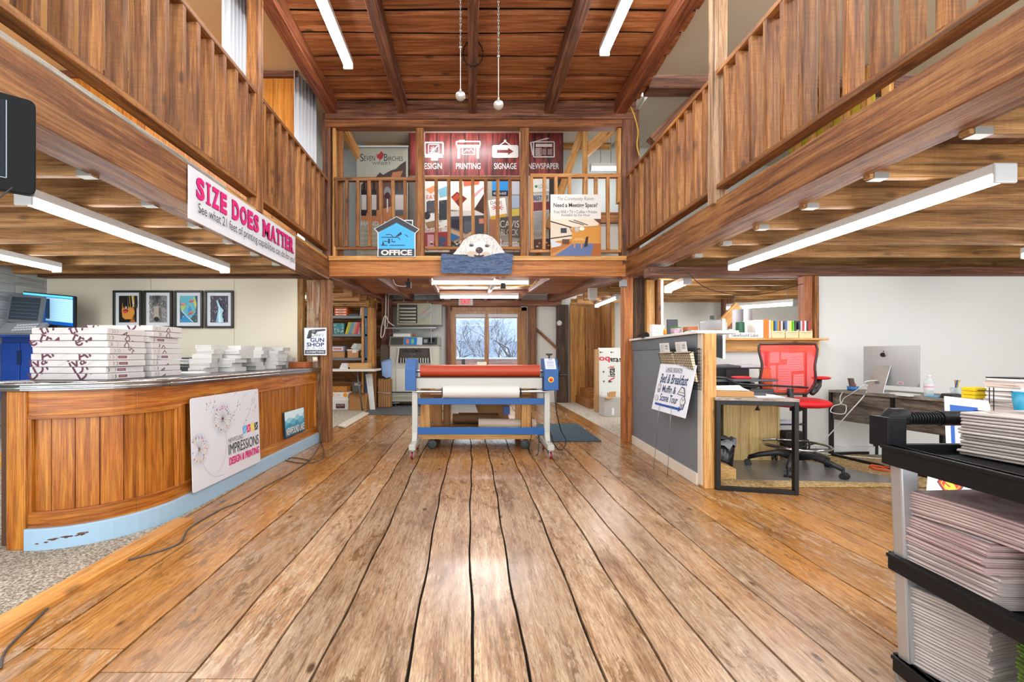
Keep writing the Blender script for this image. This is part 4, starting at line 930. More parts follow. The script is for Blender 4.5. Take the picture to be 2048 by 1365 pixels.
# ---- gun shop sign
A = px_art(608, 656, 653, 711, 5.40)
t = thing('gun_shop_sign', 'white gun shop sign with a revolver, fixed to the old post by the counter', 'sign', A.o)
board(t, 'sign_board', A, .005, M('#e9edf2', .4)); NB = M('#1c3a72', .5)
A.line([(.03, .02), (.97, .02), (.97, .98), (.03, .98), (.03, .02)], .008, M('#9aa'+'4b0', .5))
A.poly([(.12, .62), (.22, .9), (.35, .93), (.95, .96), (.95, .89), (.6, .86), (.48, .76), (.35, .80), (.33, .62), (.2, .60)], M('#3a3a3e', .5)); A.ell(.42, .87, .08, .05, M('#77777b')); A.line([(.3, .78), (.4, .66), (.5, .78)], .015, M('#3a3a3e'))
A.text("Skip's", .47, .66, .88, .82, NB, 0, .5); A.text('GUN', .28, .48, .9, .63, NB, .03); A.text('SHOP', .12, .31, .9, .46, NB, .03); A.text('BUY \u2022 SELL \u2022 TRADE', .12, .235, .9, .28, NB); A.rect(.05, .05, .95, .19, M('#20304a')); A.text('GUNSMITHING', .1, .08, .9, .16, WHT, .02); A.build('printed_face', t)
# ================================================================= BALCONY SIGNS
yb = D0-.06
# dog cutout
t = thing('dog_cutout', 'cutout picture of a white shaggy dog resting its chin on a blue cloth', 'sign', P(950, 548, yb-.03))
def px_poly(pts, y, ext, mat, name, parent, bevel=0):
    m = B(); m.prism([P(u, v, y) for u, v in pts], (0, ext, 0), mat); return m.build(name, parent, bevel=bevel)
fur = bpy.data.materials.new('fur'); fur.use_nodes = True; nt = fur.node_tree; b_ = nt.nodes['Principled BSDF']; tc = nt.nodes.new('ShaderNodeTexCoord')
n_ = noise(nt, mapping(nt, tc.outputs['Object'], (30, 1, 9)), 1.6, 6, 1.5); nt.links.new(ramp(nt, n_, ((.3, 'a9a9a4'), (.48, 'd6d6d2'), (.65, 'f0f0ec'))), b_.inputs['Base Color']); b_.inputs['Roughness'].default_value = .7
head = [(906, 509), (918, 495), (926, 482), (936, 474), (946, 470), (958, 468), (972, 469), (984, 474), (992, 481), (1000, 492), (1008, 503), (1012, 512)]
px_poly(head, yb-.038, .006, fur, 'head', t)
cloth = bpy.data.materials.new('cloth'); cloth.use_nodes = True; nt = cloth.node_tree; b_ = nt.nodes['Principled BSDF']; tc = nt.nodes.new('ShaderNodeTexCoord')
n_ = noise(nt, mapping(nt, tc.outputs['Object'], (3, 1, 22), ), 1.3, 6, 2.0); nt.links.new(ramp(nt, n_, ((.3, '101a30'), (.45, '24426c'), (.53, '53698a'), (.6, '2a3450'), (.75, '8c9aae'))), b_.inputs['Base Color'])
px_poly([(882, 547), (882, 512), (884, 507), (900, 509), (925, 511), (940, 513), (958, 515), (975, 512), (990, 508), (1005, 506), (1018, 507), (1026, 509), (1026, 515), (1023, 549)], yb-.046, .007, cloth, 'blue_cloth', t)
A = px_art(880, 465, 1030, 550, yb-.039, .0005); pw_, ph_ = 150., 85.
def q(u, v): return ((u-880)/pw_, (550-v)/ph_)
def E(u, v, ru, rv, mat, rot=0): a, b = q(u, v); A.ell(a, b, ru/pw_, rv/ph_, mat, 20, rot)
E(948, 502, 14, 10, M('#e8e8e4', .7)); E(970, 502, 13, 10, M('#e2e2dd', .7)); E(958, 492, 12, 9, M('#eeeeea', .7)); E(944, 508, 10, 6, M('#cdb9a8', .7)); E(972, 509, 9, 5, M('#cbb8ab', .7))
for u, v in ((943, 491), (974, 492)): E(u, v, 5, 3.2, M('#8f8a84', .6)); E(u, v+.3, 3.4, 2.2, M('#1c1613', .3)); E(u+.8, v-.5, .8, .5, WHT)
E(958.5, 501, 7.5, 6.5, M('#3d2422', .4)); E(956, 498.5, 3, 1.6, M('#75524c', .4)); A.line([q(958.5, 507), q(958, 512)], .02, M('#4a2c24')); A.line([q(948, 511), q(958, 513), q(968, 511)], .03, M('#3b2018'))
for i in range(46):
    r_ = random.Random(i); u = r_.uniform(912, 1004); v = r_.uniform(478, 506)
    if abs(u-958) < 24 and v > 484: continue
    sl = (u-958)*.06; A.line([q(u, v), q(u+sl, v+r_.uniform(3, 7))], .008, M(r_.choice(('#b9b6ac', '#f6f6f2', '#c9c9c4', '#dcd8c8')), .7))
A.build('face_print', t)
# blue house sign
yo = yb
t = thing('house_shaped_sign', 'blue house shaped office sign with a black roof standing on the balcony ledge', 'sign', P(790, 514, yo))
OUT = M('#d9dde0', .4); px_poly([(755, 514), (755, 466), (748, 458), (793, 433), (809, 441), (810, 440), (826, 440), (826, 451), (839, 459), (831, 467), (831, 514)], yo-.004, .008, OUT, 'sign_board', t)
A = px_art(745, 430, 842, 514, yo-.005, .0006)
def q2(u, v): return ((u-745)/97, (514-v)/84)
A.poly([q2(757, 498), q2(829, 498), q2(829, 466), q2(793, 444), q2(757, 466)], M('#3fb0ea', .45)); A.poly([q2(750, 458), q2(793, 434), q2(837, 459), q2(830, 466), q2(793, 446), q2(757, 465)], M('#2c2f38', .45)); A.poly([q2(811, 442), q2(824, 442), q2(824, 450), q2(811, 443)], M('#2c2f38', .45)); A.rect(*q2(757, 513), *q2(829, 498), M('#2c2f38', .45))
DK = M('#16304a', .5)
for s in ([(763, 475), (797, 475), (800, 480)], [(772, 470), (781, 469), (786, 474)], [(762, 491), (775, 491)], [(779, 491), (810, 491)], [(768, 483), (775, 483)], [(784, 478), (784, 484), (791, 484)]): A.line([q2(*p) for p in s], .018, DK)
A.poly([q2(790, 474), q2(802, 464), q2(804, 469), q2(797, 473)], DK); A.poly([q2(776, 478), q2(780, 478), q2(780, 487), q2(776, 487)], DK); A.poly([q2(764, 491), q2(766, 481), q2(769, 491)], DK); A.poly([q2(809, 468), q2(815, 472), q2(817, 476), q2(811, 471)], DK)
A.text('OFFICE', *q2(762, 511), *q2(824, 500), WHT, .04); A.build('printed_face', t)
# meeting space sign
t = thing('printed_sign', 'white community room sign with a photo of a meeting room below the text', 'sign', P(1150, 514, yo))
o_, U_, W_ = P(1101, 512, yo), P(1202, 512, yo)-P(1101, 512, yo), P(1101, 389, yo)-P(1101, 512, yo); A = Art(o_, U_, W_, .0005)
board(t, 'sign_board', A, .006, M('#e8e6e0', .45))
A.text('The Community Room', .14, .885, .85, .96, INK, -.008, .3); A.text('Need a Meeting Space?', .06, .77, .93, .86, INK, .02); A.text('Free Wifi \u2022 TV \u2022 Coffee \u2022 Private', .07, .69, .92, .74, INK, -.005); A.text('Available by the Hour', .21, .63, .79, .685, INK, -.005)
A.rect(0, 0, 1, .6, M('#c7823a', .5)); A.poly([(0, .6), (1, .6), (.94, .49), (.55, .47), (.3, .46), (0, .56)], M('#e8dcc6', .5)); A.poly([(0, .55), (.42, .46), (.42, .28), (0, .22)], M('#ddd0ba', .5)); A.line([(0, .56), (.42, .46)], .02, M('#4a2a1c')); A.line([(0, .28), (.43, .33)], .02, M('#4a2a1c')); A.line([(.38, .46), (.44, .36)], .012, M('#4a2a1c')); A.poly([(.85, .6), (1, .6), (1, .5)], M('#6a4030'))
A.rect(.2, .37, .32, .45, M('#27313a')); A.poly([(.42, .2), (.42, .46), (.97, .47), (.97, .2)], M('#d09038', .5)); A.poly([(0, .02), (0, .12), (.4, .24), (.42, .2)], M('#b06a24')); A.poly([(.08, 0), (.8, 0), (.86, .2), (.45, .2)], M('#5f6f9a', .7)); A.poly([(.8, 0), (1, 0), (1, .2), (.86, .2)], M('#a85c20'))
A.poly([(.44, .25), (.7, .25), (.64, .29), (.5, .29)], M('#d9a860')); A.rect(.46, .13, .49, .25, M('#c08a48')); A.rect(.6, .12, .63, .25, M('#c08a48')); A.poly([(.66, .14), (.7, .3), (.75, .32), (.73, .15)], M('#2c1c18')); A.poly([(.02, .13), (.2, .16), (.22, .2), (.1, .22), (.06, .26), (0, .27)], M('#c9d0d8')); A.rect(.23, .19, .37, .27, M('#5a3422')); A.ell(.52, .43, .04, .04, M('#b9c0c8', .2)); A.ell(.62, .44, .05, .03, M('#f4f0e8', .3)); A.line([(.36, .57), (.66, .5)], .012, M('#3a241a')); A.line([(.46, .58), (.74, .5)], .012, M('#3a241a'))
A.build('printed_face', t)
# big banner
yB = 6.60
def redplank():
    m = bpy.data.materials.new('red_planks'); m.use_nodes = True; nt = m.node_tree; b = nt.nodes['Principled BSDF']; tc = nt.nodes.new('ShaderNodeTexCoord')
    n = noise(nt, mapping(nt, tc.outputs['Object'], (9, 1, 1.2)), 1.5, 7, 1); c = ramp(nt, n, ((.3, '2e0f0e'), (.5, '6e2522'), (.7, 'a44640')))
    wv = nt.nodes.new('ShaderNodeTexWave'); wv.inputs['Scale'].default_value = 1.5; nt.links.new(tc.outputs['Object'], wv.inputs['Vector'])
    nt.links.new(mixc(nt, ramp(nt, wv.outputs[1], ((.02, .85), (.06, 0.0))), c, '160606'), b.inputs['Base Color']); b.inputs['Roughness'].default_value = .38; return m
A = px_art(818, 266, 1126, 505, yB, .0006)
t = thing('wall_banner', 'wide glossy banner with white service icons over red planks and a collage below', 'banner', A.o)
m = B(); n = 24; vs = []
for i in range(n+1):
    a = i/n; y = .004*math.sin(a*19)
    vs += [A.o+A.U*a+V((0, y+.004, 0)), A.o+A.U*a+A.W+V((0, y+.004, .008*math.sin(a*12)))]
m.add(vs, [(2*i, 2*i+2, 2*i+3, 2*i+1) for i in range(n)], M('#cfc9c2', .3), True); m.build('banner_sheet', t)
A.k = 14; A.rect(0, .64, 1, 1, redplank()); A.build('plank_print', t)
A = Art(A.o, A.U, A.W, .0006); A.k = 18
def q3(u, v): return ((u-818)/308, (505-v)/239)
for s, u0, u1 in (('DESIGN', 838, 884), ('PRINTING', 912, 961), ('SIGNAGE', 988, 1033), ('NEWSPAPER', 1056, 1118)): A.text(s, *q3(u0, 339), *q3(u1, 327), WHT, .01)
# icons
def fr3(u0, v0, u1, v1, w=.012): A.line([q3(u0, v0), q3(u1, v0), q3(u1, v1), q3(u0, v1), q3(u0, v0)], w, WHT)
fr3(850, 286, 886, 310); A.rect(*q3(850, 316), *q3(886, 310), WHT); A.line([q3(862, 306), q3(876, 292)], .01, WHT); A.rect(*q3(862, 322), *q3(876, 316), WHT); fr3(857, 290, 878, 307, .006)
for k_ in range(6): A.line([q3(866, 300), q3(866+6*math.cos(k_), 300+6*math.sin(k_))], .005, WHT)
fr3(913, 284, 960, 292, .01); A.rect(*q3(913, 297), *q3(960, 291), WHT); A.rect(*q3(915, 318), *q3(920, 297), WHT); A.rect(*q3(953, 318), *q3(958, 297), WHT); fr3(925, 292, 949, 310, .008); A.line([q3(928, 306), q3(934, 300), q3(938, 304), q3(942, 299), q3(947, 305)], .006, WHT); A.rect(*q3(918, 286), *q3(930, 281), WHT)
fr3(986, 293, 1035, 315, .014); A.rect(*q3(987, 314), *q3(1034, 294), WHT); RP = M('#7a3430', .4); A.rect(*q3(994, 307), *q3(1016, 301), RP); A.poly([q3(1016, 297), q3(1027, 304), q3(1016, 311)], RP); A.line([q3(998, 293), q3(1010, 284), q3(1022, 293)], .009, WHT); A.ell(*q3(1010, 283), .009, .012, WHT)
for d in (0, 1): A.line([q3(1062-d*2, 286+d*1), q3(1098-d*3, 278-d)], .006, WHT); A.line([q3(1062-d*2, 286), q3(1066-d, 312)], .006, WHT)
fr3(1067, 285, 1108, 315, .01); A.rect(*q3(1071, 295), *q3(1104, 289), WHT); fr3(1071, 298, 1082, 312, .004); A.rect(*q3(1072, 311), *q3(1080, 299), M('#b9a8a4')); A.rect(*q3(1084, 311), *q3(1092, 299), M('#9a8480')); A.rect(*q3(1095, 311), *q3(1104, 299), M('#9a8480'))
A.build('icons', t)
A = Art(A.o, A.U, A.W, .0005); A.k = 16; r_ = random.Random(9)
def poly_px(pts, c): A.poly([q3(*p) for p in pts], M(c, .35))
A.rect(0, 0, 1, .64, M('#8f8a86', .35))
poly_px([(848, 352), (898, 352), (898, 505), (848, 505)], '#d9d5cc'); poly_px([(900, 352), (975, 352), (975, 505), (900, 505)], '#8a7e76'); poly_px([(976, 352), (1042, 352), (1042, 505), (976, 505)], '#a49c8e'); poly_px([(1044, 352), (1098, 352), (1098, 505), (1044, 505)], '#c9c6bf'); poly_px([(1098, 352), (1126, 352), (1126, 505), (1098, 505)], '#3a3430'); poly_px([(818, 352), (848, 352), (848, 505), (818, 505)], '#77706a')
poly_px([(850, 380), (868, 372), (876, 378), (862, 388)], '#e08a5a'); poly_px([(852, 402), (894, 394), (894, 455), (852, 460)], '#eeece6'); poly_px([(853, 404), (870, 401), (870, 426), (853, 428)], '#4a4a50'); poly_px([(878, 402), (894, 400), (894, 440), (878, 442)], '#30343a'); A.ell(*q3(854, 432), .022, .033, M('#26262a')); A.ell(*q3(882, 434), .015, .02, M('#33302a')); A.text('GLOBE', *q3(851, 464), *q3(884, 457), M('#c22233')); poly_px([(849, 466), (897, 464), (897, 498), (849, 498)], '#a01c2a'); poly_px([(855, 470), (868, 470), (868, 496), (855, 496)], '#d9a0a8'); poly_px([(880, 472), (893, 476), (890, 497), (876, 494)], '#3a4a6a'); A.text('EAT', *q3(853, 399), *q3(872, 391), M('#d9583a')); poly_px([(876, 380), (896, 372), (896, 392), (880, 396)], '#7ab0c4'); poly_px([(850, 446), (876, 440), (878, 454), (856, 458)], '#9a7248')
poly_px([(900, 358), (940, 360), (970, 352), (975, 385), (940, 425), (900, 420)], '#e4ddd4'); poly_px([(902, 395), (914, 384), (934, 398), (918, 414)], '#7c2418'); poly_px([(904, 398), (914, 388), (922, 394), (910, 404)], '#b8442c'); poly_px([(940, 378), (974, 360), (974, 400), (945, 424)], '#efe7dd'); poly_px([(946, 390), (965, 375), (968, 377), (946, 400)], '#c99aa0'); poly_px([(926, 362), (960, 356), (958, 370), (928, 374)], '#cf5a40'); poly_px([(900, 432), (975, 428), (975, 470), (935, 468), (900, 455)], '#3f424c'); poly_px([(903, 440), (926, 440), (926, 460), (903, 456)], '#1f2230'); poly_px([(928, 444), (945, 442), (945, 464), (928, 468)], '#565a66'); poly_px([(958, 438), (975, 438), (975, 448), (958, 448)], '#c98060'); poly_px([(900, 424), (975, 420), (972, 431), (900, 434)], '#cfcac4'); poly_px([(900, 466), (922, 474), (900, 484)], '#1f6aa8'); poly_px([(900, 458), (932, 470), (945, 462), (948, 466), (930, 478), (900, 466)], '#c9a882'); poly_px([(900, 486), (970, 476), (975, 505), (900, 505)], '#26242a'); poly_px([(948, 420), (968, 388), (975, 392), (970, 430)], '#3f2414')
poly_px([(984, 362), (1016, 362), (1016, 382), (984, 382)], '#2a86cc'); A.text('603-536-6628', *q3(987, 389), *q3(1012, 384), WHT); poly_px([(984, 382), (1016, 382), (1016, 393), (984, 393)], '#14223c'); A.text('603-536-6628', *q3(987, 390), *q3(1012, 385), WHT); poly_px([(1024, 354), (1042, 352), (1042, 390), (1024, 390)], '#b9bcc4'); poly_px([(976, 402), (1010, 396), (1014, 428), (980, 434)], '#efece4'); A.text('DAVIS', *q3(981, 410), *q3(1004, 403), INK)
for k_ in range(10): A.line([q3(995, 416), q3(995+12*math.cos(k_*.63), 416+7*math.sin(k_*.63))], .006, M('#c22a3a'))
A.ell(*q3(995, 416), .012, .012, WHT); poly_px([(980, 434), (1012, 428), (1012, 436), (982, 442)], '#d8a82a'); poly_px([(1022, 394), (1042, 392), (1042, 416), (1022, 418)], '#9fb0c4'); poly_px([(1020, 420), (1042, 418), (1042, 434), (1020, 436)], '#c9b84a'); poly_px([(1000, 436), (1042, 432), (1042, 478), (1020, 474), (1000, 464)], '#4a4542'); A.text('CAVIS', *q3(1000, 456), *q3(1038, 442), M('#d9d2c4')); A.text('BLOCK', *q3(1002, 472), *q3(1036, 459), M('#c9c2b4')); poly_px([(978, 440), (996, 440), (1000, 500), (978, 500)], '#a8704a'); poly_px([(1000, 486), (1042, 484), (1042, 498), (1000, 498)], '#e4e2dc'); A.text('MODERN OFFICE', *q3(1003, 491), *q3(1040, 487), INK); A.text('DEVELOPMENT SITE', *q3(1003, 497), *q3(1040, 493), INK)
poly_px([(1064, 360), (1098, 356), (1098, 384), (1064, 386)], '#e6e6e2'); A.ell(*q3(1072, 374), .01, .012, M('#4a8a5a')); A.text('LOCAL', *q3(1077, 378), *q3(1096, 370), M('#5a6a78')); A.text('BEST OF', *q3(1066, 402), *q3(1096, 392), M('#1c3a72'), .02); poly_px([(1064, 406), (1098, 404), (1098, 420), (1064, 424)], '#7a2430'); poly_px([(1064, 424), (1098, 420), (1098, 462), (1064, 466)], '#b9babc')
for k_ in range(12): A.line([q3(1066, 428+k_*3), q3(1096, 425+k_*3)], .003, M('#77797c'))
poly_px([(1064, 480), (1098, 478), (1098, 505), (1064, 505)], '#6a4a3a'); A.text('FOUND', *q3(1066, 474), *q3(1092, 468), M('#8a8e90')); 
for k_ in range(60):
    u, v = r_.uniform(822, 1120), r_.uniform(484, 503); A.ell(*q3(u, v), .008, .008, M(r_.choice(('#c22233', '#3a4a6a', '#4a7a3a', '#d9a04a', '#e4e2dc', '#2a2420')), .5), 7)
for k_ in range(30):
    u, v = r_.uniform(852, 892), r_.uniform(404, 456); A.line([q3(u, v), q3(min(894, u+6), v-1)], .004, M(r_.choice(('#6a6e74', '#b04a30', '#30343a'))))
A.build('collage_print', t)
# winery roll-up banner
yw = 6.25; A = px_art(713, 294, 816, 520, yw, .0006); A = Art(P(713, 524, yw), P(816, 524, yw)-P(713, 524, yw), P(713, 294, yw)-P(713, 524, yw), .0006)
t = thing('roll_up_banner', 'sage green winery roll up banner with a red leaf and wine bottles', 'banner', (A.o.x+.35, yw, 2.31))
board(t, 'banner_sheet', A, .003, M('#a7a897', .4)); m = B(); m.box(A.o.x-.01, yw-.015, A.o.z+A.W.z-.01, A.o.x+A.U.x+.01, yw+.012, A.o.z+A.W.z+.012, STEEL); m.build('top_bar', t); m = B(); m.box(A.o.x-.01, yw-.06, 2.305, A.o.x+A.U.x+.01, yw+.05, 2.38, STEEL); m.build('base', t, bevel=.01)
def q4(u, v): return ((u-713)/103, (524-v)/230)
A.text('S', *q4(720, 323), *q4(727, 308), INK); A.text('EVEN', *q4(728, 322), *q4(750, 312), INK); A.text('B', *q4(768, 322), *q4(775, 308), INK); A.text('IRCHES', *q4(776, 322), *q4(806, 313), INK); A.text('WINERY', *q4(744, 330), *q4(782, 324), INK, -.01)
A.poly([q4(763, 302), q4(768, 309), q4(765, 317), q4(760, 320), q4(754, 316), q4(753, 310), q4(758, 308)], M('#a8182a', .5)); A.line([q4(764, 307), q4(759, 324)], .004, M('#5a1018'))
A.poly([q4(738, 357), q4(752, 354), q4(760, 345), q4(766, 350), q4(782, 341), q4(792, 338), q4(800, 330), q4(812, 322), q4(812, 357)], M('#3a2a24')); A.poly([q4(738, 357), q4(812, 357), q4(812, 440), q4(722, 440), q4(722, 370)], M('#5a3828')); A.poly([q4(722, 430), q4(813, 405), q4(813, 440), q4(760, 448), q4(722, 440)], M('#c07a48')); A.poly([q4(785, 345), q4(806, 342), q4(800, 357), q4(782, 357)], M('#a86a48'))
for u in (728, 748, 794, 804):
    A.rect(*q4(u-5, 432), *q4(u+5, 380), M('#14161c', .3)); A.rect(*q4(u-2, 382), *q4(u+2, 362), M('#14161c', .3)); A.rect(*q4(u-5, 420), *q4(u+5, 390), M('#c9c4c0', .5))
A.ell(*q4(775, 385), .07, .05, M('#8a8a90', .2)); A.ell(*q4(775, 392), .055, .03, M('#3a0c1c', .2)); A.line([q4(775, 398), q4(775, 425)], .01, M('#d9d9d6'))
A.text('HANDCRAFTED', *q4(722, 452), *q4(812, 443), WHT); A.text('IN THE HEART OF', *q4(735, 461), *q4(800, 456), WHT)
for v in (470, 480, 490, 510, 518): A.text('fine tasting room and winery', *q4(722, v), *q4(790, v-6), M('#d6d6cc'))
A.build('printed_face', t)
m = B(); m.box(-.86, 6.6, 2.31, -.70, 6.7, 3.7, M('#16302e', .5)); o = m.build('dark_green_cabinet', bevel=.005); tag(o, 'narrow dark green cabinet edge behind the winery banner', 'cabinet')
# curtains
cur = M('#d8dce2', .8); 
def curtain(x0, y0, x1, y1, z0, z1, lab, amp=.03, waves=7):
    m = B(); n = 60; vs = []; a, b = V((x0, y0, 0)), V((x1, y1, 0)); d = (b-a).normalized(); nn = V((-d.y, d.x, 0))
    for i in range(n+1):
        p = a+(b-a)*i/n+nn*(amp*math.sin(i/n*waves*2*PI)); vs += [(p.x, p.y, z0), (p.x, p.y, z1)]
    m.add(vs, [(2*i, 2*i+2, 2*i+3, 2*i+1) for i in range(n)], cur, True); o = m.build('curtain'); o.modifiers.new('s', 'SOLIDIFY').thickness = .002; return tag(o, lab, 'curtain')
curtain(-2.02, 3.62, -2.01, 4.0, 2.6, 4.33, 'white curtain gathered behind the post of the left railing')
curtain(-1.99, 5.0, -1.90, 5.42, 2.5, 4.33, 'white curtain hanging at the far end of the left gallery', .02, 6)
curtain(-2.25, .9, -2.2, 1.9, 2.5, 4.33, 'white curtain in the left gallery nearest the front', .03, 9)
# hanging pull chains
for u, v0, v1, y, lab in ((921, 95, 192, 2.6, 'left of the two hanging pull chains with a glass ball'), (997, 113, 210, 2.55, 'right and lower of the two hanging pull chains with a glass ball')):
    b = P(u, v1, y); t = thing('pull_chain', lab, 'pull chain', b); top = 4.25; mid = P(u, v0, y).z
    m = B(); n = int((top-mid)/.018)
    for i in range(n):
        z = mid+(top-mid)*i/n; m.tube([(b.x+.004*math.cos(a_)*(i % 2), y+.004*math.cos(a_)*(1-i % 2), z+.009+.011*math.sin(a_)) for a_ in [2*PI*k_/6 for k_ in range(6)]], .0022, M('#8d8d8a', .3, .8), 4, True)
    m.build('link_chain', t); m = B(); m.ball((b.x, y, mid), .009, STEEL, 6); m.build('connector', t)
    m = B()
    for i in range(int((mid-b.z-.03)/.0065)): m.ball((b.x, y, b.z+.03+i*.0065), .0032, M('#d9d9d4', .3, .5), 3)
    m.build('bead_chain', t); m = B(); m.ball(b, .031, M('#c9cac4', .08, .55), 6, .85); m.cyl(b+V((0, 0, .025)), b+V((0, 0, .04)), .006, STEEL); m.build('glass_ball', t)
# dark chain round the middle rafter
t = thing('hoist_chain', 'dark iron chain looped round the middle rafter', 'chain', (.03, 4.4, 4.1)); m = B()
for k_ in range(30):
    a_ = 2*PI*k_/30; c = V((.03+.1*math.cos(a_), 4.45, 4.14+.13*math.sin(a_))); d = V((-math.sin(a_), .6*(k_ % 2), 1.3*math.cos(a_))).normalized()
    e = d.cross(V((0, 1, 0)) if k_ % 2 else V((.5, 0, .5))).normalized(); m.tube([c+d*.016*math.cos(q_)+e*.009*math.sin(q_) for q_ in [2*PI*j/8 for j in range(8)]], .0035, M('#1c1512', .5, .5), 4, True)
m.build('chain_links', t)
# black track fixtures under the back balcony, yellow cables
for i, (u, v, y) in enumerate(((817, 573, 6.0), (1006, 575, 6.0))):
    p = P(u, v, y); t = thing('junction_box', ('black box on the joists left of the nearer tube lamp', 'black box on the joists at the right end of the nearer tube lamp')[i], 'junction box', p); m = B(); m.box(p.x-.035, p.y-.03, p.z-.02, p.x+.035, p.y+.03, p.z+.06, M('#0d0d0d', .5)); m.build('box', t, bevel=.004); m = B(); m.bar(p+V((0, 0, .05)), (p.x, p.y, zc(6)+.2), .02, .02, BLK); m.build('bracket', t)
def cable(name, pts, r, mat, lab):
    m = B(); # Catmull-Rom through the points
    P_ = [V(p) for p in pts]; out = []
    for i in range(len(P_)-1):
        a, b, c, d = P_[max(0, i-1)], P_[i], P_[i+1], P_[min(len(P_)-1, i+2)]
        for k_ in range(8):
            t_ = k_/8; out.append(.5*((2*b)+(c-a)*t_+(2*a-5*b+4*c-d)*t_*t_+(3*b-a-3*c+d)*t_**3))
    out.append(P_[-1]); m.tube(out, r, mat, 6); return tag(m.build(name), lab, 'cable')
yc = M('#c9a63a', .5)
cable('electric_cable', [P(1006, 576, 6), P(1040, 573, 5.95), P(1065, 570, 5.9), P(1080, 560, 5.9)], .006, yc, 'yellow cable running right from the black box under the back balcony')
cable('electric_cable', [P(786, 559, 5.9), P(792, 570, 5.95), P(806, 573, 5.95), P(817, 571, 6)], .006, M('#d6d4cc', .5), 'pale cable looping to the left black box under the back balcony')
cable('electric_cable', [P(1258, 208, 5.38), P(1268, 230, 5.38), P(1276, 262, 5.38), P(1274, 290, 5.38), P(1279, 312, 5.38)], .008, yc, 'yellow cable hanging down the dark upper right post')
cable('electric_cable', [P(1381, 0, 3.9), P(1340, 60, 4.2), P(1290, 130, 4.7), P(1262, 188, 5.1)], .006, yc, 'thin yellow cable running along the right outer rafter')
cable('electric_cable', [P(1375, 545, 4.7), P(1410, 575, 4.74), P(1470, 590, 4.76), P(1530, 588, 4.76), P(1606, 568, 4.72)], .004, BLK, 'black cable sagging across the office opening')
# exit sign
yE = 9.98; A = px_art(917, 597, 946, 611, yE); t = thing('exit_sign', 'white exit sign with red letters hanging over the double door', 'sign', A.o)
m = B(); m.box(A.o.x, yE, A.o.z, A.o.x+A.U.x, yE+.06, A.o.z+A.W.z, M('#cfcdc8', .4)); m.build('housing', t, bevel=.006); A.text('EXIT', .17, .15, .83, .88, M('#e8203a', .4, emit=.4), .03); A.build('lettering', t); m = B(); m.box(A.o.x+.1, yE+.02, A.o.z+A.W.z, A.o.x+.2, yE+.05, A.o.z+A.W.z+.1, GREY); m.build('bracket', t)
# ================================================================= DOUBLE DOOR AND OUTDOORS
wdm = wood('6e4520', 'a06c36', 'bb8a4c', 'z', .8, .4, .2, .1, .1)
dz = 2.12
for i, (xa, xb) in enumerate(((-.42, .385), (.385, 1.19))):
    d = B(); y0, y1 = YB-.03, YB+.02
    fl_ = .10; fr_ = .055
    a_, b__ = (xa, xa+.10) if i == 0 else (xa, xa+.05); c_, d__ = (xb-.05, xb) if i == 0 else (xb-.10, xb)
    d.box(a_, y0, 0, b__, y1, dz, wdm); d.box(c_, y0, 0, d__, y1, dz, wdm); d.box(b__, y0, dz-.17, c_, y1, dz, wdm); d.box(b__, y0, 0, c_, y1, .22, wdm)
    do = d.build('door_%d' % (i+1), bevel=.004); struct(do, ('left', 'right')[i]+' leaf of the glazed double door, wood framed')
    g = B(); g.box(b__, YB-.006, .22, c_, YB, dz-.17, M('#e8f0f4', .02, alpha=.06, spec=.5)); g.build('pane', do)
    g = B(); g.box(b__-.015, y0-.02, dz-.15, c_+.015, y0-.002, dz-.075, M('#c9ccd0', .5)); g.build('blind_cassette', do, bevel=.008)
    if i == 0:
        for z in (1.08-(679-712)*YB/FP-.3+.12, ):
            pass
        for v in (700, 713):
            p = P(897, v, YB); g = B(); g.lathe([(.001, -.05), (.028, -.045), (.030, -.02), (.012, -.012), (.032, -.004), (.032, 0)], (p.x, y0, p.z), M('#d8c48a', .2, 1), 14, 'y'); g.build('knob', do)
k = B(); k.box(-.46, YB-.04, 0, -.42, YB+.05, 2.2, wdm); k.box(1.19, YB-.04, 0, 1.31, YB+.05, 2.2, wdm); k.box(-.46, YB-.04, 2.12, 1.31, YB+.05, 2.2, wdm); struct(k.build('trim_220'), 'wooden frame of the double door')
A = px_art(897, 633, 1010, 650, YB-.012)
g0 = G(940, 730)
snow = M('#aebccb', .8, bump=.3, bscale=3)
k = B(); k.box(-40, YB+.1, -.25, 45, 60, -.02, snow); struct(k.build('ground'), 'snow covered ground outside the double door')
t = thing('deck_railing', 'snow dusted wooden deck railing outside the double door', 'railing', (.4, 13.2, 0)); dr = wood('5a3a34', '8a5f55', 'a98a80', 'x', .8); 
k = B(); k.box(-2.5, 13.15, .66, 4, 13.27, .98, dr); k.build('skirt_rail', t); k = B(); k.box(-2.5, 13.1, .98, 4, 13.3, 1.03, snow); k.build('snow_cap', t); k = B(); k.box(-2.5, 13.16, .12, 4, 13.24, .18, dr); k.build('bottom_rail', t)
for x in (-2.4, -.2, 2.0, 3.9): k = B(); k.box(x-.05, 13.15, -.2, x+.05, 13.25, 1.0, dr); k.build('post', t)
for i in range(26):
    k = B(); x = -2.4+i*.24; k.box(x, 13.17, .18, x+.035, 13.21, .68, M('#9a8a86', .7)); k.build('baluster', t)
t = thing('house', 'pale blue house with teal shutters behind the snowy trees', 'house', (4, 34, 0))
k = B(); k.box(-3.0, 34, -.1, 12.0, 40, 2.2, M('#7f98bc', .7)); k.build('wall', t)
k = B(); k.prism([(-3.4, 33.6, 2.2), (-3.4, 40.4, 2.2), (-3.4, 37, 4.8)], (15.6, 0, 0), M('#8298b8', .8)); k.build('roof', t)
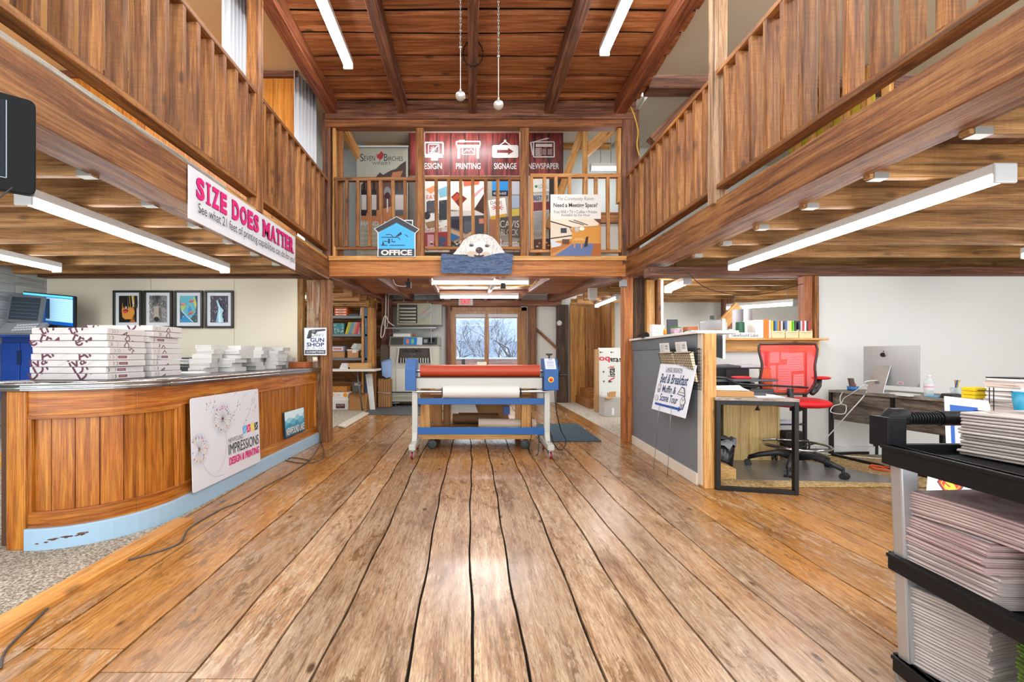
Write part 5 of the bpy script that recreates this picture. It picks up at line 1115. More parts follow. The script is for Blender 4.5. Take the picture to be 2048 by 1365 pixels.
for x, wr_ in ((2.6, 0), (4.1, 0), (6.6, 1), (-1.2, 0), (9.2, 0)):
    k = B(); k.box(x-.42, 33.94, .62, x+.42, 34, 1.95, M('#b9c4cf', .6)); w_ = k.build('window', t)
    k = B(); k.box(x-.32, 33.9, .72, x+.32, 33.95, 1.85, M('#1f6f80' if not wr_ else '#5a6468', .2)); k.build('pane', w_)
    for s in (-1, 1):
        k = B(); k.box(x+s*.62-.12, 33.95, .62, x+s*.62+.12, 34, 1.95, M('#1a5f80', .6)); k.build('shutter', w_)
    if wr_: k = B(); k.lathe([(.14, -.04), (.22, -.04), (.22, .04), (.14, .04)], (x, 33.88, 1.4), M('#2f4a34', .8), 14, 'y'); k.build('wreath', w_)
bark = M('#3d3c42', .9); snowb = M('#9fb0c2', .8)
def tree(x, y, h, sd, lab):
    r = random.Random(sd); m = B(); tw = B(); cnt = [0]
    def grow(p, d, L, rad, lv):
        if cnt[0] > 2600: return
        n = 3; pts = [p]
        for i in range(n):
            d = (d+V((r.uniform(-.28, .28), r.uniform(-.28, .28), r.uniform(-.12, .2)))).normalized(); pts.append(pts[-1]+d*L/n)
        cnt[0] += 1
        (m if lv < 2 else tw).tube(pts, [rad*(1-.5*i/n) for i in range(n+1)], bark if lv < 2 else (snowb if r.random() < .6 else bark), 5 if lv < 2 else 3)
        if lv < 2: tw.tube([q_+V((0, 0, rad*.7)) for q_ in pts], rad*.35, snowb, 3)
        if lv >= 6: return
        for _ in range((5, 4, 4, 3, 3, 2)[lv]):
            i = r.randint(1, n); dd = (d*.5+V((r.uniform(-1, 1), r.uniform(-.8, .8), r.uniform(-.1, .9)))).normalized(); grow(pts[i], dd, L*r.uniform(.55, .72), rad*.48, lv+1)
    grow(V((0, 0, -.1)), V((r.uniform(-.15, .15), 0, 1)), h*.62, .085, 0)
    t = thing('bare_tree', lab, 'tree', (x, y, -.1), local=True); m.build('trunk', t); tw.build('branches', t); return t
labs = ['snowy bare tree leaning left in the left door pane', 'snowy bare tree with the thick trunk near the middle of the doors', 'snowy bare tree in the right door pane before the house', 'snowy bare tree at the right edge of the doors']
for i, (x, y, h) in enumerate(((-.9, 19, 2.6), (.75, 18, 2.4), (2.1, 21, 2.8), (3.1, 17, 2.2))): tree(x, y, h, 20+i, labs[i])
for i, (x, y, h) in enumerate(((-2.5, 27, 3.4), (.4, 26, 3.2), (2.6, 29, 3.5), (4.9, 27, 3.2), (-.6, 31, 3.6), (6.5, 31, 3.6), (1.6, 24, 3.2), (-1.7, 23, 3.0), (3.9, 23, 3.0))): tree(x, y, h, 40+i, 'snow laden tree farther back behind the doors, %s' % ('at the far left', 'in line with the door mullion', 'behind the right pane', 'at the right edge', 'behind the left pane', 'beyond the right jamb', 'just right of the mullion', 'nearest the left jamb', 'nearest the right jamb')[i])
k = B(); k.prism([(-30, 62, -1), (40, 62, -1), (40, 62, 9), (20, 62, 13), (0, 62, 11), (-15, 62, 14), (-30, 62, 10)], (0, 4, 0), M('#43505e', .9, bump=1, bscale=.6)); struct(k.build('hillside'), 'hazy snowy wooded hillside behind the house')
# ================================================================= LAMINATOR
LB = M('#0a5090', .35); OFFW = M('#b6b6ae', .4); RED = M('#a83a18', .45); YEL = M('#e4c52c', .5)
t = thing('roll_laminator', 'wide roll laminator with an orange roller, blue end heads and a light grey wheeled stand', 'laminator', (.11, 4.85, 0))
yl = 4.85
for s, x in ((-1, -.605), (1, .845)):
    m = B(); m.box(x-.03, yl-.04, .17, x+.03, yl+.04, .74, OFFW); m.build('leg', t, bevel=.006)
    m = B(); m.hexa([(x-.035, yl-.27, .09), (x+.035, yl-.27, .09), (x+.035, yl+.27, .09), (x-.035, yl+.27, .09), (x-.035, yl-.27, .15), (x+.035, yl-.27, .15), (x+.035, yl+.27, .15), (x-.035, yl+.27, .15)], OFFW)
    m.prism([(x-.028, yl-.09, .15), (x-.028, yl+.09, .15), (x-.028, yl+.04, .24), (x-.028, yl-.04, .24)], (.056, 0, 0), OFFW); m.build('foot', t, bevel=.008)
    for y in (yl-.24, yl+.24):
        m = B(); m.lathe([(.012, .016), (.012, -.016)], (x, y, .036), M('#c9c4c0', .4), 16, 'x'); m.lathe([(.012, -.012), (.030, -.013), (.036, -.010), (.036, .010), (.030, .013), (.012, .012)], (x, y-.012, .037), M('#7c1a22', .4), 20, 'x')
        m.lathe([(.0, -.0135), (.024, -.014), (.024, .014), (.0, .0135)], (x, y-.012, .037), M('#b9b9b4', .4), 16, 'x')
        for q_ in (-.018, .018): m.bar((x+q_, y-.012, .035), (x+q_, y+.004, .085), .003, .03, STEEL, up=(0, 1, 0))
        m.cyl((x, y+.004, .078), (x, y+.004, .092), .024, STEEL); m.build('caster', t)
for z0_, z1_ in ((.545, .613), (.215, .292)):
    m = B(); m.box(-.575, yl-.03, z0_, .815, yl+.005, z1_, LB); m.build('cross_rail', t, bevel=.003)
m = B(); m.box(-.60, yl-.05, .72, .79, yl+.06, .842, OFFW); m.build('front_beam', t, bevel=.006)
m = B(); m.box(-.60, yl-.055, .838, .79, yl-.02, .85, M('#3b1a14', .5)); m.build('roller_guard', t)
m = B(); m.cyl((-.545, yl+.0, .914), (.765, yl+.0, .914), .066, RED, n=40); m.cyl((-.60, yl, .914), (.82, yl, .914), .02, STEEL); m.build('top_roller', t)
m = B(); m.cyl((-.545, yl+.10, .80), (.765, yl+.10, .80), .055, M('#2c2c2c', .5), n=28); m.build('lower_roller', t)
for s, (xa, xb) in ((-1, (-.70, -.585)), (1, (.80, .955))):
    m = B(); pr = [(xa, yl-.11, .705), (xa, yl-.11, .93), (xa, yl-.02, 1.05), (xa, yl+.14, 1.05), (xa, yl+.14, .705)]; m.prism(pr, (xb-xa, 0, 0), LB); m.build('end_head', t, bevel=.006)
    m = B(); xm = (xa+xb)/2; m.cyl((xm, yl+.03, 1.05), (xm, yl+.03, 1.085), .01, BLK); m.bar((xm-.035, yl+.03, 1.095), (xm+.035, yl+.03, 1.095), .025, .02, BLK); m.cyl((xm, yl+.03, 1.08), (xm, yl+.03, 1.10), .018, BLK); m.build('height_knob', t, bevel=.003)
m = B(); m.box(-.67, yl-.022, 1.051, -.61, yl+.02, 1.053, YEL); m.build('yellow_label', t)
A = Art((.815, yl-.108, .935), (.115, 0, 0), (0, .086, .112), .002); A.rect(0, 0, 1, 1, M('#dfe3e6', .35)); [A.rect(.15+.0*i, .15+.11*i, .85, .2+.11*i, M('#7a8fae')) for i in range(6)]; A.rect(.35, .84, .75, .95, M('#8fa8d0')); A.build('control_plate', t)
m = B(); m.lathe([(.001, -.026), (.016, -.024), (.018, -.006), (.018, 0)], (.872, yl-.112, .822), M('#d8281c', .35), 20, 'y'); m.lathe([(.031, -.004), (.031, 0)], (.872, yl-.111, .822), M('#e8c030', .4), 24, 'y'); m.build('stop_button', t)
m = B(); m.lathe([(.085, 0), (.09, .012), (.085, .024), (.06, .024), (.06, 0), (.085, 0)], (.96, yl+.02, .92), BLK, 28, 'x'); m.bar((.965, yl+.02, .84), (.965, yl+.02, 1.0), .012, .012, BLK, up=(0, 1, 0)); m.cyl((.975, yl-.05, .87), (1.06, yl-.05, .87), .012, BLK); m.build('hand_wheel', t)
m = B(); m.cyl((-.60, yl-.03, .688), (.84, yl-.03, .688), .018, CHR); m.build('supply_shaft', t)
for x in (-.31, .545): m = B(); m.lathe([(.02, 0), (.045, .003), (.045, .015), (.02, .018)], (x, yl-.03, .688), BLK, 20, 'x'); m.build('core_chuck', t)
t = thing('film_roll', 'white roll of laminating film on the steel shaft of the laminator', 'roll', (.11, yl-.03, .69)); m = B(); m.cyl((-.295, yl-.03, .686), (.535, yl-.03, .686), .068, M('#d0cdc8', .5), n=36); m.build('film', t)
for x in (-.2955, .5355): m = B(); m.cyl((x, yl-.03, .686), (x+.0005, yl-.03, .686), .03, CARD2); m.build('core', t)
cable('power_cord', [(.93, yl-.02, .72), (.945, yl-.02, .5), (1.02, yl+.1, .25), (1.08, yl+.1, .12), (1.02, yl+.05, .03), (.93, yl+.0, .10), (.9, yl+.25, .3)], .006, BLK, 'black power cord looping from the right head of the laminator')
cable('power_cord', [(.72, 5.3, .7), (.72, 5.2, .4), (.70, 5.0, .2), (.66, 4.9, .02), (.73, 4.75, .012), (.76, 4.85, .2)], .005, BLK, 'thin black cord hanging behind the right leg of the laminator')
# ---- wooden roll cart behind the laminator
t = thing('wooden_cart', 'wooden rolling cart with yellow pine posts holding paper rolls behind the laminator', 'cart', (.1, 5.5, 0)); pine = stud('z')
for x in (-.52, .655):
    for y in (5.16, 5.82): m = B(); m.box(x-.055, y-.045, .13, x+.055, y+.045, .80, pine); m.build('post', t, bevel=.004)
m = B(); m.box(-.58, 5.10, .185, .72, 5.88, .215, CARD2); m.build('shelf', t); m = B(); m.box(-.60, 5.08, .115, .74, 5.9, .18, stud('x')); m.build('base_frame', t, bevel=.003)
m = B(); m.box(-.58, 5.10, .60, .72, 5.88, .63, CARD2); m.build('shelf', t)
for x in (-.44, .64):
    for y in (5.10, 5.8):
        m = B(); m.lathe([(.02, -.016), (.045, -.018), (.055, -.01), (.055, .01), (.045, .018), (.02, .016)], (x, y, .0555), M('#2f3b36', .5), 22, 'y'); m.bar((x, y, .06), (x-.03, y+.02, .112), .04, .03, M('#a9a9a2', .35, .8)); m.cyl((x-.025, y, .0555), (x+.025, y, .0555), .016, STEEL); m.build('caster', t)
for nm_, a_, b__, r_, mt, lb in (('paper_roll', (.10, 5.25, .275), (.78, 5.25, .265), .058, M('#cbb7a6', .6), 'pale pink brown roll lying on the lower shelf of the wooden cart'), ('cardboard_tube', (-.40, 5.5, .216), (-.40, 5.42, .58), .055, CARD, 'left upright cardboard tube in the wooden cart'), ('cardboard_tube', (-.29, 5.5, .216), (-.28, 5.42, .575), .045, CARD2, 'right upright cardboard tube in the wooden cart'), ('cardboard_tube', (-.22, 5.62, .28), (.36, 5.62, .28), .062, M('#7a5434', .7), 'dark brown tube lying at the back of the wooden cart shelf')):
    m = B(); m.cyl(a_, b__, r_, mt, n=24); tag(m.build(nm_), lb, 'roll' if 'paper' in nm_ else 'tube')
m = B(); m.hexa([(-.15, 5.72, .22), (.5, 5.74, .22), (.5, 5.76, .22), (-.15, 5.74, .22), (-.15, 5.66, .59), (.5, 5.66, .58), (.5, 5.67, .58), (-.15, 5.67, .59)], CARD); tag(m.build('cardboard_sheet'), 'folded brown cardboard sheet leaning in the wooden cart', 'cardboard')
m = B(); m.prism([(-.24, 5.5, .37), (-.24, 5.5, .59), (.02, 5.5, .59), (.10, 5.5, .37)], (0, .01, 0), M('#d9d3c8', .6)); tag(m.build('white_sheet'), 'white sheet slanting inside the wooden cart', 'sheet')
m = B(); m.lathe([(.02, 0), (.048, 0), (.05, .01), (.048, .022), (.02, .022)], (.0, 5.16, .216), M('#e3dccf', .5), 20); tag(m.build('tape_roll'), 'small white tape roll on the lower shelf of the wooden cart', 'tape')
t = thing('blue_tag', 'small blue box tied on a grey rod at the right of the wooden cart', 'box', (.45, 5.3, .45)); m = B(); m.box(.40, 5.30, .37, .48, 5.34, .47, M('#164a90', .4)); m.build('box', t, bevel=.003); m = B(); m.cyl((.46, 5.32, .46), (.57, 5.35, .57), .008, STEEL); m.build('rod', t)
m = B(); m.box(.15, 9.3, .55, .35, 9.4, .95, M('#d9dccb', .6)); m.box(.05, 9.2, 0, .45, 9.5, .55, CARD); o = m.build('carton_stack', bevel=.004); tag(o, 'pale carton edge rising just above the orange roller before the doors', 'carton')
# ---- mats
m = B(); a = [G(722, 830), G(880, 832), G(880, 812), G(765, 808)]; m.prism([(p.x, p.y, .002) for p in a], (0, 0, .008), M('#54595c', .6, bump=.4, bscale=30)); tag(m.build('rubber_mat'), 'dark grey wrinkled rubber mat before the folding machine', 'mat')
m = B(); a = [G(1078, 885), G(1203, 884), G(1154, 849), G(1072, 850)]; m.prism([(p.x, p.y, .002) for p in a], (0, 0, .01), carpet_mat('2f3d48', '45545f', '64737c', 120)); tag(m.build('door_mat'), 'blue grey mat lying right of the laminator', 'mat')
m = B(); a = G(675, 855), G(690, 858), G(738, 829), G(726, 827); m.prism([(p.x, p.y, .008) for p in a], (0, 0, .02), M('#dcd6c6', .5)); tag(m.build('white_board'), 'white painted board lying on the floor by the store room', 'board')
cable('floor_cord', [G(-30, 1400), G(20, 1300), G(120, 1190), G(240, 1120), G(330, 1085), G(380, 1050), G(440, 1020), G(520, 985), G(560, 955), G(610, 925), G(640, 905)], .005, M('#3c3a38', .5), 'long grey cord snaking over the floor planks beside the counter') if 0 else None
def floorcord(px, lab, r=.0045, mat=None):
    cable('floor_cable', [G(u, v)+V((0, 0, r+.001)) for u, v in px], r, mat or M('#4a4744', .5), lab)
floorcord([(2, 1340), (15, 1300), (90, 1225), (150, 1165), (215, 1135), (310, 1108), (360, 1088), (380, 1058), (440, 1022), (480, 1005), (530, 975), (585, 945), (625, 915), (645, 880)], 'long grey cord snaking over the floor planks beside the counter')
floorcord([(640, 880), (648, 905), (640, 922), (610, 928), (578, 924), (572, 920), (590, 917), (622, 923)], 'thin loop of cord on the floor near the counter end')
# ================================================================= BACK LEFT
# folding machine
ym = 9.35; t = thing('folding_machine', 'tall beige industrial folding machine with a blue control strip at the back left', 'machine', (-1.2, ym, 0)); BG = M('#b9b8aa', .45); BG2 = M('#a9a99d', .45)
a, b = P(779, 692, ym), P(877, 800, ym); zt_ = P(0, 676, ym).z
m = B(); m.box(a.x, ym, .10, b.x, ym+.7, P(0, 692, ym).z, BG); m.build('body', t, bevel=.015)
m = B(); z1 = P(0, 692, ym).z; m.prism([(a.x-.01, ym-.03, z1), (a.x-.01, ym+.08, zt_+.03), (a.x-.01, ym+.7, zt_+.03), (a.x-.01, ym+.7, z1)], (b.x-a.x+.02, 0, 0), M('#8f9088', .4)); m.build('control_top', t, bevel=.01)
A = Art((a.x, ym-.033, z1+.01), (b.x-a.x, 0, 0), (0, .10, zt_-z1+.005), .002); A.rect(.02, .05, .28, .95, M('#4b4c4a', .4)); A.rect(.30, .05, .56, .95, M('#2f80cc', .4)); A.rect(.34, .2, .40, .75, M('#e8784a')); A.rect(.44, .2, .5, .75, M('#7ac08a')); A.rect(.56, .05, .67, .95, M('#c9d4dc')); A.rect(.67, .05, .97, .95, M('#3b3c3c', .4)); A.rect(.8, .4, .92, .85, M('#1a1f24', .2)); A.rect(.7, .3, .77, .7, M('#8f9a9a')); A.build('control_strip', t)
ua, ub = P(797, 697, ym), P(862, 726, ym); m = B(); m.box(ua.x, ym-.02, ub.z, ub.x, ym-.001, ua.z, M('#3d352f', .6)); m.build('feed_opening', t)
m = B(); m.prism([(ua.x-.03, ym-.08, ub.z-.02), (ua.x, ym-.02, ua.z+.03), (ua.x+.03, ym-.02, ua.z+.03), (ua.x+.0, ym-.08, ub.z-.02)], (0, -.02, 0), BG); m.prism([(ub.x, ym-.08, ub.z-.02), (ub.x-.03, ym-.02, ua.z+.03), (ub.x, ym-.02, ua.z+.03), (ub.x+.03, ym-.08, ub.z-.02)], (0, -.02, 0), BG); m.box(ua.x-.02, ym-.05, ua.z, ub.x+.02, ym-.0, ua.z+.03, BG); m.build('feed_frame', t)
m = B()
for i in range(12): x = ua.x+.06+i*(ub.x-ua.x-.12)/11; m.box(x-.008, ym-.06, ub.z, x+.008, ym-.02, ub.z+.10, M('#b9b8b0', .3, .6))
m.build('feed_fingers', t)
for u in (812, 828, 838): p = P(u, 705, ym-.05); m = B(); m.bar(p, p+V((0, 0, .09)), .02, .02, BLK, up=(0, 1, 0)); m.bar(p+V((-.07, 0, .03)), p+V((.07, 0, .03)), .015, .015, BLK); m.build('guide_clip', t)
for x0, x1, zb_, zt2 in ((a.x+.02, a.x+.12, .25, .98), (a.x+.14, b.x-.02, .30, .80)):
    m = B(); m.box(x0, ym-.012, zb_, x1, ym-.001, zt2, M('#cdccc0', .45)); m.build('door', t, bevel=.004)
m = B(); m.box(a.x+.03, ym-.12, .30, b.x, ym-.09, .325, BLK); m.build('bottom_bar', t); m = B(); m.lathe([(.05, 0), (.055, .01), (.05, .02)], (a.x+.02, ym-.12, .38), BLK, 16, 'y'); m.build('crank', t)
for x in (a.x+.12, b.x-.1): m = B(); m.cyl((x, ym+.05, .0), (x, ym+.05, .05), .03, BLK); m.bar((x-.08, ym+.03, .06), (x+.08, ym+.03, .08), .03, .02, STEEL); m.build('foot', t)
m = B(); m.box(a.x+.05, ym+.15, zt_+.031, a.x+.42, ym+.4, zt_+.10, M('#e4e4de', .5)); o = m.build('carton', bevel=.004); tag(o, 'white carton lying on top of the folding machine', 'carton')
m = B(); m.ball((a.x+.50, ym+.2, zt_+.07), .04, M('#a5683a', .7), 6, .7); m.ball((a.x+.43, ym+.2, zt_+.065), .03, M('#c99a6a', .7), 6, .8); tag(m.build('small_toy'), 'small brown lump beside the carton on the folding machine', 'ornament')
# heater
yh = 9.3; t = thing('unit_heater', 'grey green hanging unit heater with curved louvres above the folding machine', 'heater', (-1.1, yh, 1.7)); GG = M('#9a9a84', .4); a, b = P(794, 607, yh), P(862, 650, yh)
m = B(); m.box(a.x, yh, b.z, b.x, yh+.5, a.z, GG); m.build('cabinet', t, bevel=.008); mx = a.x+(b.x-a.x)*.60
m = B(); m.box(a.x+.04, yh-.004, b.z+.03, mx, yh, a.z-.03, M('#2c2c28', .6)); m.build('outlet', t)
for i in range(5): z = b.z+.06+i*(a.z-b.z-.10)/5; m = B(); m.tube([(a.x+.04, yh-.01, z+.02), (a.x+.07, yh-.03, z), ((a.x+mx)/2, yh-.03, z-.002), (mx-.03, yh-.03, z)], .018, M('#a5a694', .35), 8); m.build('louvre', t)
A = Art((mx+.01, yh-.002, b.z+.02), (b.x-mx-.02, 0, 0), (0, 0, a.z-b.z-.04), .0015); A.rect(0, 0, 1, 1, M('#8f917c', .4)); A.rtext('TURN GAS', .15, .35, .11, M('#3a5fa8'), .7); A.rtext('TO START', .35, .15, .10, M('#3a5fa8'), .7); A.rtext('BEFORE', .3, .45, .09, M('#c85a4a'), .7); A.build('printed_label', t)
m = B(); m.box(b.x, yh+.02, b.z-.0, b.x+.22, yh+.6, a.z-.02, M('#8a8c84', .4)); m.build('side_panel', t)
for x in (a.x+.1, b.x-.1): m = B(); m.cyl((x, yh+.25, a.z-.01), (x, yh+.25, 2.48), .008, STEEL); m.build('hanger_rod', t)
p, q_ = P(770, 657, 9.2), P(872, 656, 9.2); t = thing('wire_shelf', 'thin steel shelf bar below the unit heater', 'shelf', p); m = B(); m.bar(p, q_, .03, .02, STEEL); m.bar(p+V((.15, 0, 0)), (p.x+.15, YB+.01, p.z), .02, .02, STEEL); m.bar(q_+V((-.15, 0, 0)), (q_.x-.15, YB+.01, p.z), .02, .02, STEEL); m.build('rail', t); m = B(); m.bar(q_+V((-.1, 0, 0)), q_+V((-.1, 0, -.32)), .015, .015, GREY); m.build('hook', t)
cable('hanging_cable', [P(772, 580, 9.0), P(771, 640, 9.0), P(768, 668, 9.0), P(762, 675, 9.0), P(763, 655, 9.0), P(770, 632, 9.0), P(778, 645, 9.0), P(788, 652, 9.0)], .01, M('#c9c6be', .5), 'tangled white cord hanging left of the unit heater')
cable('hanging_cable', [P(777, 578, 9.0), P(776, 640, 9.0), P(773, 655, 9.0), P(768, 650, 9.0), P(769, 640, 9.0)], .008, M('#a9a6a0', .5), 'thin grey cord hanging beside the tangled white cord')
# leftovers left of machine
m = B(); a, b = P(761, 690, 9.4), P(780, 724, 9.4); m.box(a.x, 9.4, 0, b.x, 9.45, a.z, M('#6a5a4e', .8, bump=.6, bscale=60)); tag(m.build('chipboard_panel'), 'speckled brown chipboard panel standing beside the folding machine', 'board')
t = thing('blue_bin', 'light blue plastic bin hanging beside the folding machine', 'bin', P(772, 757, 9.25)); m = B(); m.prism([P(762, 724, 9.2), P(764, 752, 9.2), P(773, 757, 9.2), P(781, 755, 9.2), P(782, 720, 9.2)], (0, .12, 0), M('#8fb0e0', .35)); m.build('shell', t, bevel=.01); m = B(); m.tube([P(762, 724, 9.19), P(770, 722, 9.19), P(782, 719, 9.19)], .012, M('#7a9cd0', .3)); m.build('rim', t)
cbs = None
for i in range(11):
    u0_ = 756+i*2.3; p = P(u0_, 758+(i % 3)*1.2, 9.1); m = B(); m.box(p.x, 9.1, .02, p.x+.022, 9.3, p.z, CARD if i % 2 else CARD2); o = m.build('flat_carton'); tag(o, 'flattened brown carton in the tied bundle at the foot of the folding machine', 'carton', 'tied bundle of flattened cartons')
m = B(); p0_, p1_ = P(755, 785, 9.09), P(782, 787, 9.09); m.tube([p0_, (p0_+p1_)/2+V((0, 0, -.01)), p1_], .006, WHT); tag(m.build('string'), 'white string tied round the bundle of flattened cartons', 'string')
p = G(735, 822); t = thing('foam_board', 'narrow white panel leaning at the store room entrance', 'panel', p); m = B(); c0 = P(731, 749, 8.9); c1 = P(744, 748, 8.9); e0 = P(740, 819, 8.75); e1 = P(750, 815, 8.75); e0.z = e1.z = .01; m.prism([e0, e1, c1, c0], (0, .02, 0), M('#d5d8d8', .5)); m.build('panel', t)
# store shelves
t = thing('steel_shelving', 'grey steel shelving with cartons and folders in the store room', 'shelving', (-2.7, 9.2, 0)); SG = M('#6f7880', .4)
for z in (1.895, 1.525, 1.035): m = B(); m.box(-3.3, 9.0, z-.05, -2.11, 9.45, z, SG); m.build('shelf', t, bevel=.003)
for x, y in ((-2.13, 9.02), (-2.13, 9.43), (-3.28, 9.02), (-3.28, 9.43)): m = B(); m.box(x-.02, y-.02, 0, x+.02, y+.02, 2.1, M('#2c5a88', .4)); m.build('upright', t)
def crate(nm_, x0, x1, y, z0_, z1_, col, lab, cat='box', dep=.3, lid=None, text=None):
    t = thing(nm_, lab, cat, ((x0+x1)/2, y, z0_)); m = B(); m.box(x0, y, z0_, x1, y+dep, z1_, M(col, .7)); m.build('body', t, bevel=.003)
    if lid: m = B(); m.box(x0-.008, y-.008, z1_-lid[0], x1+.008, y+dep+.008, z1_+.002, M(lid[1], .6)); m.build('lid', t, bevel=.003)
    if text:
        A = Art((x0, y-.001-(.008 if lid else 0), z0_), (x1-x0, 0, 0), (0, 0, z1_-z0_), .001)
        for (k_, *r) in text:
            if k_ == 'r': A.rect(*r[:4], M(r[4]))
            elif k_ == 'e': A.ell(*r[:4], M(r[4]))
            else: A.text(r[0], *r[1:5], M(r[5]))
        A.build('print', t)
    return t
xs = lambda u, y=9.0: (u-CU)*y/FP
for i in range(4): crate('ream_box', xs(668), xs(694), 9.02, 1.897+i*.052, 1.947+i*.052, '#e2622a', 'orange box on the top steel shelf, %s of four' % ('lowest', 'second lowest', 'second highest', 'topmost')[i], dep=.3, text=[('r', .1, .25, .9, .75, '#f4e6da'), ('t', 'PAPER', .3, .3, .7, .7, '#8a2a10')])
for i in range(6): crate('ream_pack', xs(719)+.004*i, xs(731), 9.02, 1.897+i*.035, 1.93+i*.035, '#e6e6e2', 'white pack on the top steel shelf, number %s from below' % ('one', 'two', 'three', 'four', 'five', 'six')[i], 'paper', dep=.3)
crate('flat_case', xs(695), xs(716), 9.02, 1.897, 1.94, '#55595c', 'dark grey flat case between orange boxes and white packs', 'case')
fcol = ['#d9c43a', '#d9c43a', '#8fb870', '#6f9fb8', '#6f9fb8', '#a8a8a0', '#d9a08a', '#d97a70', '#d9584a', '#c9485a', '#d98a9a', '#e8d8a0']
for i, c in enumerate(fcol):
    m = B(); x = xs(689)+i*.026; m.hexa([(x, 9.03, 1.528), (x+.022, 9.03, 1.528), (x+.022, 9.3, 1.528), (x, 9.3, 1.528), (x+.07, 9.03, 1.77), (x+.092, 9.03, 1.77), (x+.092, 9.3, 1.77), (x+.07, 9.3, 1.77)], M(c, .6)); tag(m.build('folder'), 'slanting %s folder on the middle steel shelf, number %d from the left' % ({'#d9c43a': 'yellow', '#8fb870': 'green', '#6f9fb8': 'blue', '#a8a8a0': 'grey', '#d9a08a': 'pale orange', '#d97a70': 'salmon', '#d9584a': 'red', '#c9485a': 'crimson', '#d98a9a': 'pink', '#e8d8a0': 'cream'}[c], i+1), 'folder', 'slanting folders on the middle steel shelf')
r_ = random.Random(5)
for k_, (u0_, u1_, lb) in enumerate(((666, 687, 'box covered in blue green patterned paper on the middle steel shelf'), (719, 731, 'box of red and blue patterned paper at the right of the middle steel shelf'))):
    t = crate('patterned_box', xs(u0_), xs(u1_), 9.03, 1.528, 1.75, '#4a90a0', lb); A = Art((xs(u0_), 9.028, 1.53), (xs(u1_)-xs(u0_), 0, 0), (0, 0, .22), .0004)
    for j in range(40): A.ell(r_.uniform(.08, .92), r_.uniform(.08, .92), .07, .04, M(r_.choice(('#1c5a6a', '#e4e0c8', '#3aa0a8', '#c9d8a0') if k_ == 0 else ('#c23a3a', '#e8e4e0', '#2a3a6a', '#d98a4a')), .5), 7, r_.random()*3)
    A.build('pattern', t)
crate('flat_pack', xs(666), xs(688), 9.05, 1.775, 1.80, '#f0eee8', 'white flat packet lying on the patterned box', 'packet') if 0 else None
crate('shirt_box', xs(660), xs(688), 9.03, 1.16, 1.28, '#8f8aa0', 'grey lilac box with a red and white label on the lower steel shelf', text=[('r', .1, .2, .9, .8, '#e8dcd8'), ('r', .2, .4, .8, .6, '#c2403a')])
crate('carton', xs(660), xs(688), 9.03, 1.037, 1.158, '#b98a5a', 'open brown carton on the lower steel shelf under the lilac box', 'carton')
crate('carton', xs(694), xs(716), 9.03, 1.037, 1.21, '#c09060', 'brown carton full of white papers on the lower steel shelf', 'carton', lid=(.03, '#d8d0c0'), text=[('r', .45, .6, .85, .9, '#e8e4dc')])
m = B()
for i in range(9): m.bar((xs(704)+i*.028, 9.1, 1.212), (xs(704)+i*.028+r_.uniform(.02, .06), 9.12, 1.212+r_.uniform(.06, .12)), .02, .12, M('#d5dcd8', .5))
m.build('crumpled_wrap'); tag(bpy.data.objects['crumpled_wrap'], 'heap of crumpled clear wrapping above the carton on the lower steel shelf', 'wrapping')
m = B(); m.ball((xs(725), 9.15, 1.12), .08, M('#d9dcdc', .4, bump=1, bscale=30), 7, 1.0); tag(m.build('crumpled_bag'), 'crumpled white bag at the right of the lower steel shelf', 'bag')
# folding table
yt = 8.45; t = thing('folding_table', 'white plastic folding table in the store room', 'table', (-2.7, yt+.3, 0)); zt3 = P(0, 739, yt).z; xr = xs(748, yt)
m = B(); m.box(-3.8, yt, zt3-.045, xr, yt+.7, zt3, M('#dedcd4', .45)); m.build('table_top', t, bevel=.01)
for x in (xr-.35, -3.6):
    m = B(); m.tube([(x, yt+.1, zt3-.05), (x+.1, yt+.1, 0.02), (x+.1, yt+.6, .02), (x, yt+.6, zt3-.05)], .014, M('#55585a', .4)); m.build('leg', t)
    m = B(); m.tube([(x-.2, yt+.3, zt3-.05), (x+.05, yt+.3, zt3-.35)], .008, M('#33363a', .4)); m.build('brace', t)
crate('shallow_carton', xs(693, yt), xs(733, yt), yt+.1, zt3+.001, zt3+.115, '#c79a62', 'shallow brown carton on the white folding table', 'carton', dep=.35)
for i in range(3): crate('paper_pack', xs(676+i*1.5, yt), xs(697, yt), yt+.1+i*.01, zt3+.001+i*.038, zt3+.037+i*.038, '#dcdce0', 'white packet left of the shallow carton, %s of three' % ('lowest', 'middle', 'topmost')[i], 'packet', dep=.2)
yf = 8.75
crate('lidded_box', xs(665, yf), xs(697, yf), yf, .008, .24, '#e4e4e2', 'white lidded box with a dark label under the folding table', lid=(.05, '#eeeeec'), text=[('r', .22, .12, .78, .5, '#55201e'), ('t', 'RICOH', .3, .28, .7, .44, '#c9c0c0')])
crate('carton', xs(698, yf-.1), xs(731, yf-.1), yf-.1, .008, .32, '#a87844', 'open brown carton under the right end of the folding table', 'carton', dep=.35)
m = B(); m.prism([(xs(698, yf-.1), yf-.1, .32), (xs(731, yf-.1), yf-.1, .32), (xs(729, yf-.1), yf-.2, .36), (xs(703, yf-.1), yf-.2, .36)], (0, .004, .0), CARD); m.build('flap', bpy.data.objects['carton.003'] if 'carton.003' in bpy.data.objects else None)
crate('orange_dot_box', xs(661, yf), xs(696, yf), yf, .245, .355, '#ece8e0', 'white box with an orange disc on the lidded box', text=[('e', .85, .5, .13, .42, '#f09a28'), ('e', .08, .5, .12, .4, '#f0b860'), ('t', 'paper', .35, .35, .6, .6, '#b9a890')])
